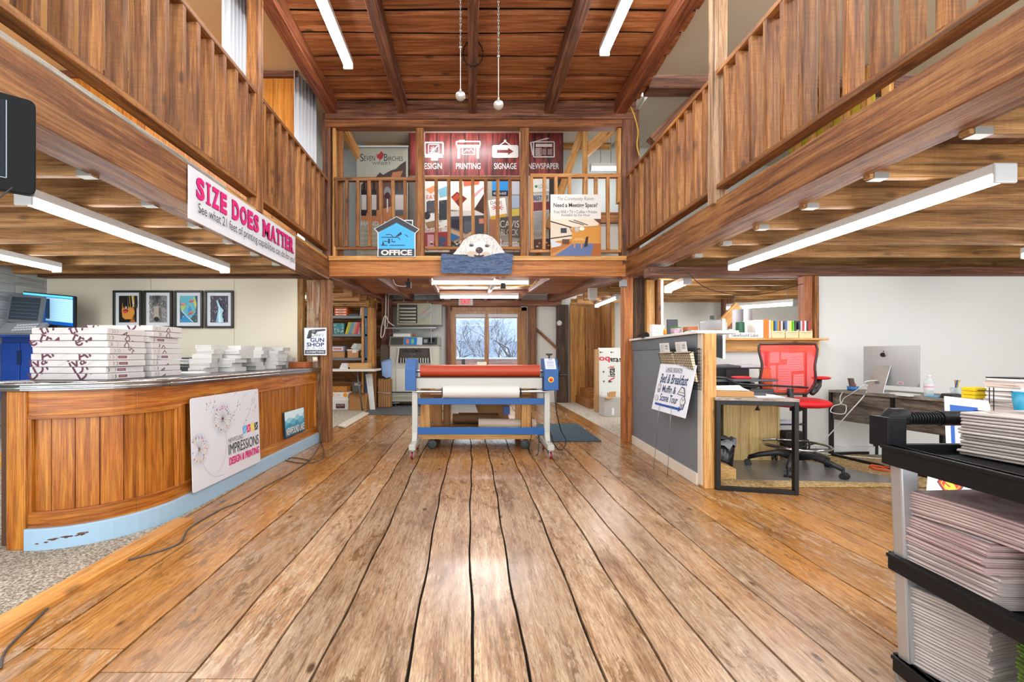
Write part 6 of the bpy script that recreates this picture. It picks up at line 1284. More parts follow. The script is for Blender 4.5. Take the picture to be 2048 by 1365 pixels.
t = crate('polka_box', xs(661, yf), xs(694, yf), yf, .362, .47, '#c07a2a', 'orange brown dotted box on top of the orange disc box'); A = Art((xs(661, yf), yf-.003, .362), (xs(694, yf)-xs(661, yf), 0, 0), (0, 0, .108), .0006)
for i in range(50): A.ell(.03+(i % 10)*.1+(i//10 % 2)*.03, .12+(i//10)*.19, .025, .06, M('#e0b060' if i % 3 else '#7a4a1c'), 7)
A.build('dots', t)
m = B(); m.box(xs(705, 9.0), 9.0, .33, xs(727, 9.0), 9.1, .55, M('#77797a', .5)); m.box(xs(709, 8.98), 8.98, .47, xs(722, 8.98), 9.0, .52, WHT); m.box(xs(705, 9.0)+.05, 9.0, .1, xs(727, 9.0)-.05, 9.09, .34, M('#55575a', .5)); m.box(xs(705, 9.0), 8.99, 0.008, xs(727, 9.0), 9.12, .1, M('#3a3c3e', .5)); tag(m.build('floor_machine'), 'grey small machine standing under the folding table', 'machine')
# ================================================================= BACK RIGHT
yp = 8.35
t = thing('foam_board_stack', 'tall white foam boards with red and black print leaning at the back right', 'foam boards', (3.0, yp, 0)); x0_, x1_ = xs(1191, yp)+.0, xs(1245, yp)
A = Art((x0_+.08, yp, .01), (x1_-x0_, 0, 0), (0, .10, P(0, 697, yp).z), .001); board(t, 'board', A, .025, M('#dfe2dd', .5)); m = B(); m.box(x0_+.0, yp+.03, .01, x0_+.075, yp+.12, P(0, 697, yp).z-.02, M('#b08a5c', .7)); m.build('edge_stack', t)
KB = M('#26282c'); RK = M('#d22a3a')
def arrow(a_, b_, d, s=.06):
    asp = A.U.length/A.W.length
    if d == 'u': A.poly([(a_-s, b_), (a_+s, b_), (a_, b_+s*asp)], KB); A.rect(a_-.01, b_-s*asp, a_+.01, b_, KB)
    else: A.poly([(a_, b_-s*asp*.7), (a_, b_+s*asp*.7), (a_-s, b_)], KB); A.rect(a_, b_-.004, a_+s*1.4, b_+.004, KB)
arrow(.1, .93, 'l'); arrow(.5, .93, 'l'); arrow(.18, .62, 'u', .05); arrow(.18, .47, 'u', .05); arrow(.86, .68, 'u', .05); arrow(.86, .53, 'u', .05)
def flip_text(s, a0, b0, a1, b1, mat):
    vs, fs, _ = glyphs(s, .02, 0); A.b.add([A.pt(a1-x*(a1-a0), b1-y*(b1-b0)) for x, y in vs], fs, mat); A.k += 1
flip_text('sta', .42, .77, .92, .84, KB); flip_text('bo', .02, .77, .42, .86, RK)
def vert_text(s, a0, b0, a1, b1, mat):
    vs, fs, _ = glyphs(s, .02, 0); A.b.add([A.pt(a1-y*(a1-a0), b0+x*(b1-b0)) for x, y in vs], fs, mat); A.k += 1
vert_text('ista', .34, .55, .6, .68, KB); vert_text('k', .34, .685, .58, .72, RK); A.poly([(.32, .48), (.38, .475), (.6, .53), (.56, .54)], RK); A.poly([(.34, .455), (.5, .47), (.36, .49)], KB)
A.build('print', t)
A = Art((x0_+.10, yp-.12, .01), (.35, 0, 0), (0, .06, .40), .001); t = thing('foam_board', 'low white lined board with a black disc before the tall foam boards', 'foam board', A.o); board(t, 'board', A, .02, M('#dcdcd6', .5)); A.text('EA', .3, .8, .65, .93, KB); [A.rect(.02, .1+.12*i, .98, .105+.12*i, M('#b9bab4')) for i in range(6)]; A.ell(.62, .12, .25, .16, M('#1c1c1e')); A.build('print', t)
yq = 7.75; t = crate('open_carton', xs(1208, yq), xs(1243, yq), yq, .008, .345, '#b9b4ae', 'grey white open carton standing behind the orange post', 'carton', dep=.3, text=[('r', .45, .08, .58, .45, '#e4e6e8')])
m = B(); z_ = .345; m.prism([(xs(1215, yq), yq+.05, z_-.05), (xs(1232, yq), yq+.05, z_-.05), (xs(1236, yq), yq+.1, z_+.10), (xs(1222, yq), yq+.1, z_+.09)], (0, .005, 0), CARD); m.prism([(xs(1208, yq), yq, z_), (xs(1226, yq), yq, z_), (xs(1222, yq), yq-.08, z_-.01), (xs(1212, yq), yq-.08, z_-.02)], (0, .004, .003), CARD); m.build('flap', t)
m = B(); p = P(1118, 647, YB-.1); m.lathe([(.001, -.03), (.03, -.025), (.05, -.01), (.06, -.006), (.06, 0)], (p.x, YB-.14, p.z), M('#e4e2da', .4), 20, 'y'); tag(m.build('thermostat', shift=None), 'round white dial on the dark corner post', 'thermostat')
m = B(); p = P(1185, 595, 6.9); m.box(p.x-.06, 6.85, p.z-.02, p.x+.06, 6.95, 2.24, M('#d6d6d0', .5)); m.lathe([(.05, 0), (.06, .03)], (p.x, 6.9, p.z-.05), WHT, 14); tag(m.build('emergency_light'), 'small white emergency light on the beam at the back right', 'light fitting')
m = B(); p = P(1237, 567, 5.42); m.box(p.x+.03, 5.40, p.z-.04, p.x+.10, 5.49, p.z+.04, GREY); tag(m.build('junction_box', bevel=.004), 'grey metal box at the top of the orange right post', 'junction box')
# ================================================================= HALF WALL AND ITS THINGS
gw = M('#6f757b', .5, bump=.05)
hw = thing('half_wall', 'grey painted half wall with a white cap and a raw wooden end post', 'partition', (1.97, 4.6, 0))
ya, yb2 = 3.66, 5.42
def xw(y): return 1.895+(y-3.66)*.062
m = B(); 
def slab(z0, z1, d0, d1, mat, y0=ya, y1=yb2):
    m = B(); m.hexa([(xw(y0)+d0, y0, z0), (xw(y0)+d1, y0, z0), (xw(y1)+d1, y1, z0), (xw(y1)+d0, y1, z0), (xw(y0)+d0, y0, z1), (xw(y0)+d1, y0, z1), (xw(y1)+d1, y1, z1), (xw(y1)+d0, y1, z1)], mat); return m
slab(.0, 1.26, 0.012, .11, gw).build('wall_core', hw)
m = slab(.10, 1.145, 0, .013, gw); m.build('panel', hw)
slab(1.145, 1.26, -.012, .013, M('#5f656b', .5)).build('top_band', hw, bevel=.003)
slab(.0, .10, -.012, .012, M('#d9cfc0', .5, bump=.2, bscale=20)).build('skirting', hw, bevel=.003)
slab(1.262, 1.285, -.04, .30, M('#e4e2dc', .4), 3.58, yb2+.02).build('cap', hw, bevel=.004)
m = B(); m.box(1.905, 3.57, 0, 2.0, 3.655, 1.262, lambda_ if 0 else stud('z')); m.build('end_post', hw, bevel=.004)
m = B(); m.box(1.893, 3.60, 0.02, 1.905, 3.66, 1.26, M('#cfc4b2', .8, bump=.8, bscale=30)); m.build('plaster_edge', hw)
# wire baskets with brochures
t = thing('wire_wall_basket', 'black wire wall basket with two pockets of cream folders and leaflets, on the half wall', 'basket', (1.87, 3.95, 1.0))
WB = M('#1c1c1e', .4, .6); LN = M('#d9c7a8', .8, bump=.4, bscale=120)
m = B(); X = xw(3.9)
for y0, y1 in ((3.60, 3.93), (3.97, 4.30)):
    for z in [0.86+.022*i for i in range(12)]:
        f = (z-.86)/.24; d = -.03-.07*f; m.tube([(xw(y0)-.012, y0, z), (xw(y0)+d, y0+.012, z), (xw(y1)+d, y1-.012, z), (xw(y1)-.012, y1, z)], .0016, WB, 4)
    for k_ in range(10): y = y0+.015+(y1-y0-.03)*k_/9; m.tube([(xw(y)-.012, y, .855), (xw(y)-.03, y, .86), (xw(y)-.10, y, 1.10)], .0016, WB, 4)
    m.tube([(xw(y0)-.012, y0, 1.14), (xw(y0)-.10, y0+.012, 1.10), (xw(y1)-.10, y1-.012, 1.10), (xw(y1)-.012, y1, 1.14)], .004, WB, 6)
m.build('wire_grid', t)
m = B()
for z in [0.80+.03*i for i in range(12)]: m.tube([(xw(3.58)-.008, 3.58, z), (xw(4.32)-.008, 4.32, z)], .0016, WB, 4)
for k_ in range(26): y = 3.58+.0296*k_; m.tube([(xw(y)-.008, y, .80), (xw(y)-.008, y, 1.14)], .0016, WB, 4)
m.build('wire_back', t)
for y0, y1 in ((3.61, 3.92), (3.98, 4.29)):
    m = B(); m.hexa([(xw(y0)-.022, y0, .865), (xw(y0)-.034, y0, .865), (xw(y1)-.034, y1, .865), (xw(y1)-.022, y1, .865), (xw(y0)-.06, y0, 1.115), (xw(y0)-.092, y0, 1.115), (xw(y1)-.092, y1, 1.115), (xw(y1)-.06, y1, 1.115)], LN); m.build('liner', t)
for y0, lb in ((3.70, 'right white printed leaflet standing in the wire basket'), (4.08, 'left white printed leaflet standing in the wire basket')):
    A = Art((xw(y0)-.055, y0+.2, 1.0), (0, -.2, 0), (-.02, .015, .20), .0006); t = thing('leaflet', lb, 'leaflet', A.o); board(t, 'sheet', A, .004, WHT); [A.rect(.1, .9-.06*i, .45, .92-.06*i, M('#8a8a90')) for i in range(7)]; A.text('USA', .6, .8, .9, .9, INK); A.text('100%', .62, .7, .88, .76, INK); A.build('print', t)
# yard sign
o_ = V((1.79, 4.34, .557)); U_ = V((1.79, 3.66, .557))-o_; W_ = V((1.835, 4.27, 1.008))-o_; W_ = V((.05, -.09, .445))
A = Art(o_, U_, W_, .0007); t = thing('yard_sign', 'white yard sign with blue breakfast tour lettering and an arrow, leaning on the half wall', 'sign', (1.75, 4.0, 0)); board(t, 'sign_board', A, .004, M('#e6ecf4', .4)); NV = M('#1c3460', .5)
A.text('LAKES REGION', .22, .855, .68, .93, NV, .02); A.rect(.21, .835, .69, .845, NV); A.text('Bed & Breakfast', .1, .60, .88, .80, NV, .02, .25); A.text('Muffin &', .22, .41, .62, .56, NV, .015, .1); A.text('Scone Tour', .2, .22, .72, .38, NV, .015, .1)
A.poly([(.08, .115), (.78, .115), (.78, .085), (.86, .14), (.78, .195), (.78, .165), (.08, .165)], M('#1f4f9e'))
def cup(x, y, s):
    A.poly([(x-s*.5, y), (x+s*.5, y), (x+s*.35, y-s*1.2), (x-s*.35, y-s*1.2)], NV); A.poly([(x-s*.32, y-s*.1), (x-s*.1, y-s*.1), (x-s*.1, y-s*1.1), (x-s*.24, y-s*1.1)], WHT); A.poly([(x+s*.1, y-s*.1), (x+s*.3, y-s*.1), (x+s*.22, y-s*1.1), (x+s*.08, y-s*1.1)], WHT); A.ell(x, y+s*.2, s*.6, s*.7, NV); A.ell(x, y+s*.2, s*.52, s*.6, WHT); A.ell(x, y+s*.7, s*.3, s*.4, NV); A.ell(x, y+s*.7, s*.22, s*.3, WHT)
cup(.12, .50, .09); cup(.86, .28, .11); A.poly([(.68, .42), (.9, .40), (.84, .56), (.76, .58)], NV); A.poly([(.70, .43), (.88, .415), (.83, .54), (.77, .56)], WHT); A.line([(.7, .47), (.87, .46)], .01, NV); A.ell(.1, .27, .06, .06, M('#9aa8c0')); A.ell(.1, .27, .05, .05, WHT); A.build('printed_face', t)
m = B()
for y, yy in ((4.15, 4.17), (3.9, 3.88)): m.tube([(1.785, y, .62), (1.775, y, .5), (1.74, yy, .001)], .0022, STEEL, 5)
m.build('wire_stake', t)
# things on the cap
zc_ = 1.2855
def onwall(u, y): return V(((u-CU)*y/FP, y, zc_))
p = onwall(1312, 4.75); A = Art((p.x-.075, 4.66, zc_), (.15, .05, 0), (0, 0, .125), .0008); t = thing('white_card_holder', 'small white box with pale blue script on the half wall cap', 'box', p); board(t, 'box', Art(A.o, A.U, A.W), .05, WHT, 0, .004); A.text('Lake', .2, .3, .8, .8, M('#9cc4de'), 0, .3); A.build('print', t)
p = onwall(1281, 4.95); m = B(); m.hexa([(p.x-.09, 4.85, zc_), (p.x+.09, 4.85, zc_), (p.x+.1, 5.0, zc_), (p.x-.08, 5.0, zc_), (p.x-.04, 4.88, zc_+.03), (p.x+.05, 4.88, zc_+.06), (p.x+.05, 4.98, zc_+.055), (p.x-.03, 4.98, zc_+.02)], M('#18181a', .4)); tag(m.build('black_pouch', bevel=.006), 'black crumpled pouch on the far end of the half wall cap', 'pouch')
t = thing('picture_frame', 'dark standing frame on the half wall cap behind the succulent', 'frame', onwall(1345, 4.7)); m = B(); x = onwall(1345, 4.7).x; m.box(x-.058, 4.70, zc_, x+.058, 4.715, zc_+.185, M('#23272b', .4)); m.build('frame', t, bevel=.003); m = B(); m.box(x-.048, 4.698, zc_+.01, x+.048, 4.70, zc_+.175, M('#33383e', .5)); m.build('back_panel', t)
t = thing('succulent', 'green succulent in a lilac lettered pot on the half wall cap', 'plant', onwall(1352, 4.35)); x = onwall(1352, 4.35).x; y = 4.35
m = B(); m.lathe([(.035, 0), (.045, .01), (.05, .062), (.045, .065), (.042, .055), (.001, .05)], (x, y, zc_+.0005), M('#a98a98', .5), 20); m.build('pot', t)
A = Art((x-.045, y-.052, zc_+.01), (.09, 0, 0), (0, 0, .04), .0005); A.text('home', .1, .1, .9, .9, M('#e4d4dc')); A.build('lettering', t); m = B(); r_ = random.Random(2)
for i in range(22):
    an = i*2.4; L = .02+.0016*i; d = V((math.cos(an), math.sin(an), .9-.03*i)).normalized(); s_ = V((-math.sin(an), math.cos(an), 0)); c = V((x, y, zc_+.058)); m.add([c, c+d*L*.6+s_*.011+V((0, 0, .003)), c+d*L*1.25, c+d*L*.6-s_*.011+V((0, 0, .003)), c+d*L*.6+V((0, 0, -.006))], [(0, 1, 2, 3), (0, 4, 1), (1, 4, 2), (2, 4, 3), (3, 4, 0)], M('#5fc23c', .45))
m.build('leaves', t)
m = B(); x = onwall(1330, 4.6).x; m.ball((x, 4.6, zc_+.06), .018, M('#e0a52a', .5), 6); m.ball((x, 4.6, zc_+.035), .02, M('#d98a2a', .5), 6); m.ball((x, 4.6, zc_+.013), .014, M('#8a6a3a', .5), 6); tag(m.build('yellow_figure'), 'tiny yellow figure between the white box and the dark frame', 'ornament')
x = onwall(1386, 4.2).x; m = B(); m.box(x-.05, 4.2, zc_+.001, x+.05, 4.3, zc_+.075, M('#a05a2c', .5)); tag(m.build('brown_box', bevel=.004), 'brown leather box at the near end of the half wall cap', 'box')
m = B(); x = onwall(1373, 4.0).x; m.hexa([(x-.06, 3.95, zc_+.001), (x+.06, 3.97, zc_+.001), (x+.07, 4.05, zc_+.001), (x-.04, 4.06, zc_+.001), (x-.04, 3.97, zc_+.014), (x+.02, 3.98, zc_+.035), (x+.03, 4.03, zc_+.03), (x-.03, 4.03, zc_+.01)], BLK); tag(m.build('black_cloth'), 'black crumpled cloth before the brown leather box', 'cloth')
m = B(); x = onwall(1392, 3.8).x; m.prism([(x-.10, 3.68, zc_+.001), (x+.08, 3.66, zc_+.001), (x+.10, 3.86, zc_+.001), (x-.06, 3.88, zc_+.001)], (0, 0, .006), WHT); tag(m.build('paper_sheets'), 'white sheets lying on the near end of the half wall cap', 'paper')
# computer screen seen edge on behind the half wall
SIL = M('#c3c7cb', .25, .7)
t = thing('monitor', 'silver computer seen from its side behind the half wall', 'computer', (2.2, 4.1, .9)); a, b = P(1400, 645, 4.3), P(1447, 638, 3.95); zb_ = P(0, 718, 4.0).z
m = B(); pp = [(a.x, a.y, zb_+.05), (b.x, b.y, zb_), (b.x, b.y, b.z), (a.x, a.y, a.z)]; m.prism(pp, (.004, .02, 0), SIL); m.build('shell', t, bevel=.004); m = B(); m.bar((b.x, b.y-.004, zb_), (b.x, b.y-.004, b.z), .022, .012, M('#e4e8ea', .3), up=(0, 1, 0)); m.build('bright_edge', t); m = B(); m.bar((a.x+.1, a.y-.05, zb_+.1), (a.x+.1, a.y+.1, .775), .1, .01, SIL); m.build('stand', t); m = B(); m.box(b.x-.08, b.y+.06, b.z-.0, b.x-.05, b.y+.08, b.z+.035, BLK); m.build('webcam', t)
# ================================================================= OPENING SHELF
ys_ = 4.70; zs = 1.2685
A = Art((xs(1455, ys_), ys_-.03, zs), (xs(1519, ys_)-xs(1455, ys_), 0, 0), (0, 0, .058), .0008); t = thing('lettered_sign', 'long white wooden sign with lake lettering on the opening shelf', 'sign', A.o); board(t, 'plank', A, .02, M('#dcdad6', .5)); A.text('Newfound Lake', .08, .2, .9, .85, INK); A.build('lettering', t)
def binder(u0, u1, h, col, lab, y=ys_, d=.22, nm_='binder', cat='binder'):
    m = B(); m.box(xs(u0, y), y, zs, xs(u1, y)-.001, y+d, zs+h, M(col, .5)); o = m.build(nm_, bevel=.002); tag(o, lab, cat); return o
binder(1511, 1527, .195, '#eceae6', 'wide white binder on the opening shelf'); binder(1527.3, 1538, .2, '#f07a1c', 'orange binder on the opening shelf'); binder(1538.3, 1542, .19, '#e8e2d8', 'thin cream binder right of the orange one')
mag = [('#e8c22a', 'yellow'), ('#22384a', 'dark blue'), ('#2a86c4', 'bright blue'), ('#c98a2a', 'ochre'), ('#8a5a3a', 'brown'), ('#d9cfc0', 'pale grey')]; mag2 = [('#5a6a8a', 'slate'), ('#c9cdd2', 'light grey'), ('#e8e25a', 'lemon'), ('#5fc82a', 'green'), ('#4a4a4a', 'charcoal')]; mag3 = [('#2a3048', 'navy'), ('#c9c4cc', 'pale'), ('#d22a2c', 'red'), ('#e8e4e4', 'white'), ('#3a3434', 'black'), ('#c22224', 'crimson')]
for j, (u0_, u1_, mg, wh) in enumerate(((1542, 1567, mag, 'left'), (1569, 1594, mag2, 'middle'), (1596, 1622, mag3, 'right'))):
    t = thing('magazine_holder', 'cream cardboard magazine holder, the %s one of three on the opening shelf' % wh, 'magazine holder', (xs((u0_+u1_)/2, ys_), ys_, zs)); CR = M('#e6d5a6', .6); x0, x1 = xs(u0_, ys_), xs(u1_, ys_)
    m = B(); m.box(x0, ys_-.02, zs, x1, ys_-.015, zs+.075, CR); m.box(x0, ys_-.015, zs, x0+.004, ys_+.2, zs+.09, CR); m.box(x1-.004, ys_-.015, zs, x1, ys_+.2, zs+.09, CR); m.box(x0, ys_-.015, zs, x1, ys_+.2, zs+.003, CR); m.build('shell', t)
    A = Art((x0, ys_-.021, zs), (x1-x0, 0, 0), (0, 0, .075), .0004); A.rect(.12, .75, .9, .79, M('#8a7a5a')); A.rect(.25, .6, .8, .63, M('#a9986a')); A.build('print', t)
    w = (x1-x0-.012)/len(mg)
    for i, (c, nme) in enumerate(mg):
        m = B(); x = x0+.006+i*w; ln = .012 if (j == 1 and i == 3) else 0; m.hexa([(x, ys_, zs+.004), (x+w-.002, ys_, zs+.004), (x+w-.002, ys_+.18, zs+.004), (x, ys_+.18, zs+.004), (x+ln, ys_, zs+.185), (x+w-.002+ln, ys_, zs+.185), (x+w-.002+ln, ys_+.18, zs+.185), (x+ln, ys_+.18, zs+.185)], M(c, .4)); o = m.build('magazine'); tag(o, '%s spined booklet in the %s magazine holder on the shelf' % (nme, wh), 'booklet')
yv = 4.86
for (u0_, u1_, vt, c, nm_, lb) in ((1516, 1532, 645, '#1c5a3a', 'green_tube', 'dark green cylinder behind the lake lettering sign'), (1449, 1454.5, 645, '#b9bdb9', 'silver_can', 'thin silver canister at the left end of the opening shelf'), (1456, 1466, 659, '#d9dadb', 'white_can', 'white can behind the left end of the lake sign'), (1487.5, 1496, 655, '#e4e4e4', 'white_can', 'white can right of the dark green cylinder'), (1497, 1511, 655, '#c3c7c9', 'white_can', 'pale grey can beside the wide white binder')):
    dx = 0 if nm_ != 'green_tube' else -45
    cxm, rr_ = xs((u0_+u1_)/2+dx*.98 if dx else (u0_+u1_)/2, yv), (u1_-u0_)/2*yv/FP*.98; m = B(); m.cyl((cxm, yv, zs), (cxm, yv, P(0, vt, yv).z), rr_, M(c, .35), n=20); tag(m.build(nm_), lb, 'can' if 'can' in nm_ else 'tube')
for (u0_, u1_, v0_, y, c, lb) in ((1488, 1503, 618, 5.6, '#c9c6c8', 'tall pale paper roll standing in the back office'), (1466, 1486, 620, 5.7, '#9a979c', 'grey wide roll standing left of the tall pale roll')):
    m = B(); m.cyl((xs((u0_+u1_)/2, y), y, .004), (xs((u0_+u1_)/2, y), y, P(0, v0_, y).z), (u1_-u0_)/2*y/FP, M(c, .5), n=24); tag(m.build('paper_roll'), lb, 'roll')
# ================================================================= SIDE TABLE, CABINET, BIN
BM = M('#191716', .4, .3)
t = thing('side_table', 'small table with a black square tube frame and grey wood top, nearest the half wall', 'table', (2.25, 3.9, 0)); zt4 = .742
c1, c2 = V((1.995, 3.545, 0)), V((2.525, 3.415, 0)); dv = V((.22, .92, 0)).normalized()*.75
m = B(); m.prism([c1+V((-.03, -.02, zt4-.02)), c2+V((.02, -.02, zt4-.02)), c2+dv+V((0, 0, zt4-.02)), c1+dv+V((0, 0, zt4-.02))], (0, 0, .022), wood('5e554c', '8a8076', 'a99e92', 'x', .9)); m.build('table_top', t, bevel=.002)
for off, nm_ in ((V((0, 0, 0)), 'leg_frame'), (dv*.96, 'leg_frame')):
    m = B(); a, b = c1+off, c2+off; s = .034
    for p_ in ((a, b) if off.length < .1 else (a,)): m.bar(p_, p_+V((0, 0, zt4-.02)), s, s, BM, up=(0, 1, 0))
    if off.length < .1: m.bar(a+V((0, 0, .017)), b+V((0, 0, .017)), s, s, BM)
    m.bar(a+V((0, 0, zt4-.038)), b+V((0, 0, zt4-.038)), s, s, BM); m.build(nm_, t, bevel=.002)
m = B(); m.bar(c1+V((0, 0, zt4-.04)), c1+dv+V((0, 0, zt4-.04)), .03, .03, BM); m.bar(c2+V((0, 0, zt4-.04)), c2+dv+V((0, 0, zt4-.04)), .03, .03, BM); m.build('side_rail', t)
t = thing('shipping_box', 'open tan box of papers on the left of the side table', 'box', (2.12, 3.75, zt4)); z = zt4+.003; m = B(); m.hexa([(1.99, 3.60, z), (2.28, 3.53, z), (2.34, 3.80, z), (2.03, 3.86, z), (1.99, 3.60, z+.05), (2.28, 3.53, z+.045), (2.34, 3.80, z+.05), (2.03, 3.86, z+.05)], CARD); m.build('tray', t, bevel=.003); m = B()
for i in range(4): m.prism([(2.0+.01*i, 3.62, z+.052+i*.005), (2.26-.01*i, 3.56+.01*i, z+.052+i*.005), (2.32, 3.79, z+.06+i*.006), (2.06, 3.84, z+.056+i*.005)], (0, 0, .003), M('#e8e4de', .6))
m.build('sheets', t)
m = B(); m.prism([(2.30, 3.52, z), (2.50, 3.49, z), (2.58, 3.74, z), (2.36, 3.78, z)], (0, 0, .005), WHT); tag(m.build('paper_sheets'), 'white sheets on the right of the side table', 'paper')
m = B(); m.hexa([(2.29, 3.66, z+.006), (2.44, 3.62, z+.006), (2.46, 3.68, z+.006), (2.31, 3.72, z+.006), (2.29, 3.66, z+.02), (2.43, 3.625, z+.028), (2.45, 3.68, z+.028), (2.31, 3.72, z+.02)], M('#33373a', .4)); tag(m.build('stapler'), 'dark stapler on the white sheets of the side table', 'stapler')
# light wood cabinet
t = thing('office_cabinet', 'pale maple office desk side panel behind the side table', 'cabinet', (2.95, 4.5, 0)); a, b = P(1447, 800, 4.5), P(1560, 908, 4.5)
m = B(); m.box(a.x, 4.50, .0, b.x, 4.53, .70, wood('c09a58', 'dcbc7c', 'e8cc92', 'z', .6, .45, .0, .05, .05)); m.build('side_panel', t, bevel=.003); m = B(); m.box(2.10, 4.20, .70, 2.80, 4.80, .728, M('#cfae74', .5)); m.box(2.80, 4.42, .70, b.x, 4.80, .728, M('#cfae74', .5)); m.build('desk_top', t, bevel=.003); m = B(); m.box(2.12, 4.66, 0, a.x, 4.7, .7, M('#55483a', .6)); m.build('back_panel', t)
m = B(); a = P(1452, 905, 4.0); t = thing('waste_bin', 'black waste bin with a grey liner under the side table', 'bin', (2.37, 4.1, 0)); m.lathe([(.085, .0), (.10, .02), (.125, .30), (.118, .30), (.09, .02)], (2.33, 4.10, .004), M('#121214', .2), 28); m.build('body', t); m = B(); n = 28; vs = []
for i in range(n): an = 2*PI*i/n; rr_ = .129+.006*math.sin(i*2.7); vs += [(2.33+rr_*math.cos(an), 4.10+rr_*math.sin(an), .255+.02*math.sin(i*1.7)), (2.33+rr_*.98*math.cos(an), 4.10+rr_*.98*math.sin(an), .318+.01*math.sin(i*2.2)), (2.33+rr_*.7*math.cos(an), 4.10+rr_*.7*math.sin(an), .29)]
m.add(vs, [(3*i+k_, 3*((i+1) % n)+k_, 3*((i+1) % n)+k_+1, 3*i+k_+1) for i in range(n) for k_ in (0, 1)], M('#8f9296', .4), True); m.build('liner', t)
m = B(); m.prism([(2.06, 3.86, .003), (2.30, 3.80, .003), (2.30, 3.80, .10), (2.06, 3.86, .19)], (.03, .22, 0), wood('b08448', 'd0a462', 'dcb478', 'x', .8)); tag(m.build('wooden_wedge', bevel=.003), 'pale wooden wedge on the floor behind the side table', 'wedge')
# desk clutter behind the side table
zd = .729
t = thing('letter_tray', 'black stacked letter tray with papers under the opening shelf', 'tray', (2.7, 4.55, zd))
for i, z in enumerate((.0, .11, .22)): m = B(); m.box(2.36, 4.36, zd+z+.002, 2.98, 4.68, zd+z+.012, M('#17181a', .35)); m.box(2.36, 4.36, zd+z+.012, 2.375, 4.68, zd+z+.10, M('#17181a', .35)); m.build('tier', t, bevel=.002)
m = B(); m.box(2.55, 4.38, zd+.002, 2.78, 4.66, zd+.22, M('#202225', .3)); m.build('divider', t)
for x0, x1, z, c, lb in ((2.40, 2.54, .014, '#e8e8e6', 'white papers in the lowest letter tray'), (2.8, 2.96, .014, '#c98a5a', 'orange brown papers in the lowest letter tray'), (2.42, 2.7, .234, '#55505a', 'dark papers on top of the letter tray'), (2.7, 2.95, .234, '#c9c4cc', 'crumpled pale papers on top of the letter tray')):
    m = B(); m.hexa([(x0, 4.40, zd+z), (x1, 4.38, zd+z), (x1+.01, 4.62, zd+z), (x0, 4.62, zd+z), (x0, 4.40, zd+z+.02), (x1, 4.38, zd+z+.012), (x1+.01, 4.62, zd+z+.03), (x0, 4.62, zd+z+.02)], M(c, .6)); tag(m.build('paper_sheets'), lb, 'paper')
m = B(); m.box(2.22, 4.25, zd+.002, 2.52, 4.34, zd+.05, M('#3a8ab0', .4)); tag(m.build('blue_binder'), 'blue folder lying before the letter tray', 'folder')
p = P(1538, 715, 4.6); m = B(); m.hexa([(2.99, 4.5, zd), (3.10, 4.5, zd), (3.10, 4.52, zd), (2.99, 4.52, zd), (3.03, 4.6, zd+.23), (3.14, 4.6, zd+.23), (3.14, 4.62, zd+.23), (3.03, 4.62, zd+.23)], M('#b8953f', .6)); tag(m.build('gold_card'), 'gold coloured card leaning on the wall beside the letter tray', 'card')
t = thing('paper_cutter', 'black large paper cutter with a long arm on the desk behind the side table', 'paper cutter', (2.4, 4.0, zd)); m = B(); m.box(2.10, 3.98, zd+.0, 2.75, 4.18, zd+.05, M('#2c3034', .3)); m.build('base', t, bevel=.004); m = B(); m.hexa([(2.1, 4.0, zd+.11), (2.78, 3.96, zd+.12), (2.78, 4.12, zd+.12), (2.1, 4.16, zd+.11), (2.1, 4.0, zd+.135), (2.78, 3.96, zd+.14), (2.78, 4.12, zd+.14), (2.1, 4.16, zd+.135)], M('#3f454a', .3)); m.build('platen', t, bevel=.004)
m = B(); m.tube([(2.12, 3.96, zd+.16), (2.3, 3.95, zd+.15), (2.42, 3.94, zd+.08), (2.55, 3.93, zd+.075), (2.62, 3.93, zd+.1)], .012, BLK); m.tube([(2.35, 3.93, zd+.10), (2.7, 3.90, zd+.085), (2.98, 3.88, zd+.07)], .009, BLK); m.build('arm', t); m = B()
for i in range(3): m.box(2.15+i*.2, 3.99, zd+.05, 2.18+i*.2, 4.15, zd+.11, BLK)
m.build('support', t)
t = thing('small_lamp', 'little black lamp head on a thin rod over the cabinet', 'lamp', P(1515, 822, 4.2)); p = P(1515, 815, 4.2); m = B(); m.tube([p, p+V((.01, 0, .03)), p+V((.10, 0, .035)), p+V((.30, .05, .03))], .005, BLK); m.build('rod', t); m = B(); m.lathe([(.022, -.03), (.008, 0), (.005, .01)], p, BLK, 14); m.build('head', t)
# pinboard with papers behind the chair
t = thing('pin_board', 'black framed board with papers on the wall behind the red chair', 'pinboard', (3.2, 4.8, 1.0)); a, b = P(1532, 687, 4.79), P(1614, 790, 4.79); m = B(); m.box(a.x, 4.79, b.z, b.x, 4.815, a.z, BLK); m.build('frame', t, bevel=.003); A = Art((a.x+.02, 4.789, b.z+.02), (b.x-a.x-.04, 0, 0), (0, 0, a.z-b.z-.04), .0008); A.rect(0, 0, 1, 1, M('#b98a70', .7))
for r in ((.05, .62, .3, .92), (.35, .7, .55, .95), (.5, .45, .95, .85), (.25, .05, .62, .6), (.66, .1, .95, .4), (.02, .3, .2, .58), (.0, .0, .22, .28)): A.poly([(r[0], r[1]), (r[2], r[1]+.02), (r[2]-.01, r[3]), (r[0]+.01, r[3]-.02)], M(R.choice(('#f0ece8', '#e8dce0', '#f4f4f4')), .6)); [A.rect(r[0]+.03, r[1]+.04+i*.05, r[2]-.04, r[1]+.05+i*.05, M('#a9a4a8')) for i in range(int((r[3]-r[1]-.05)/.05))]
A.build('papers', t)
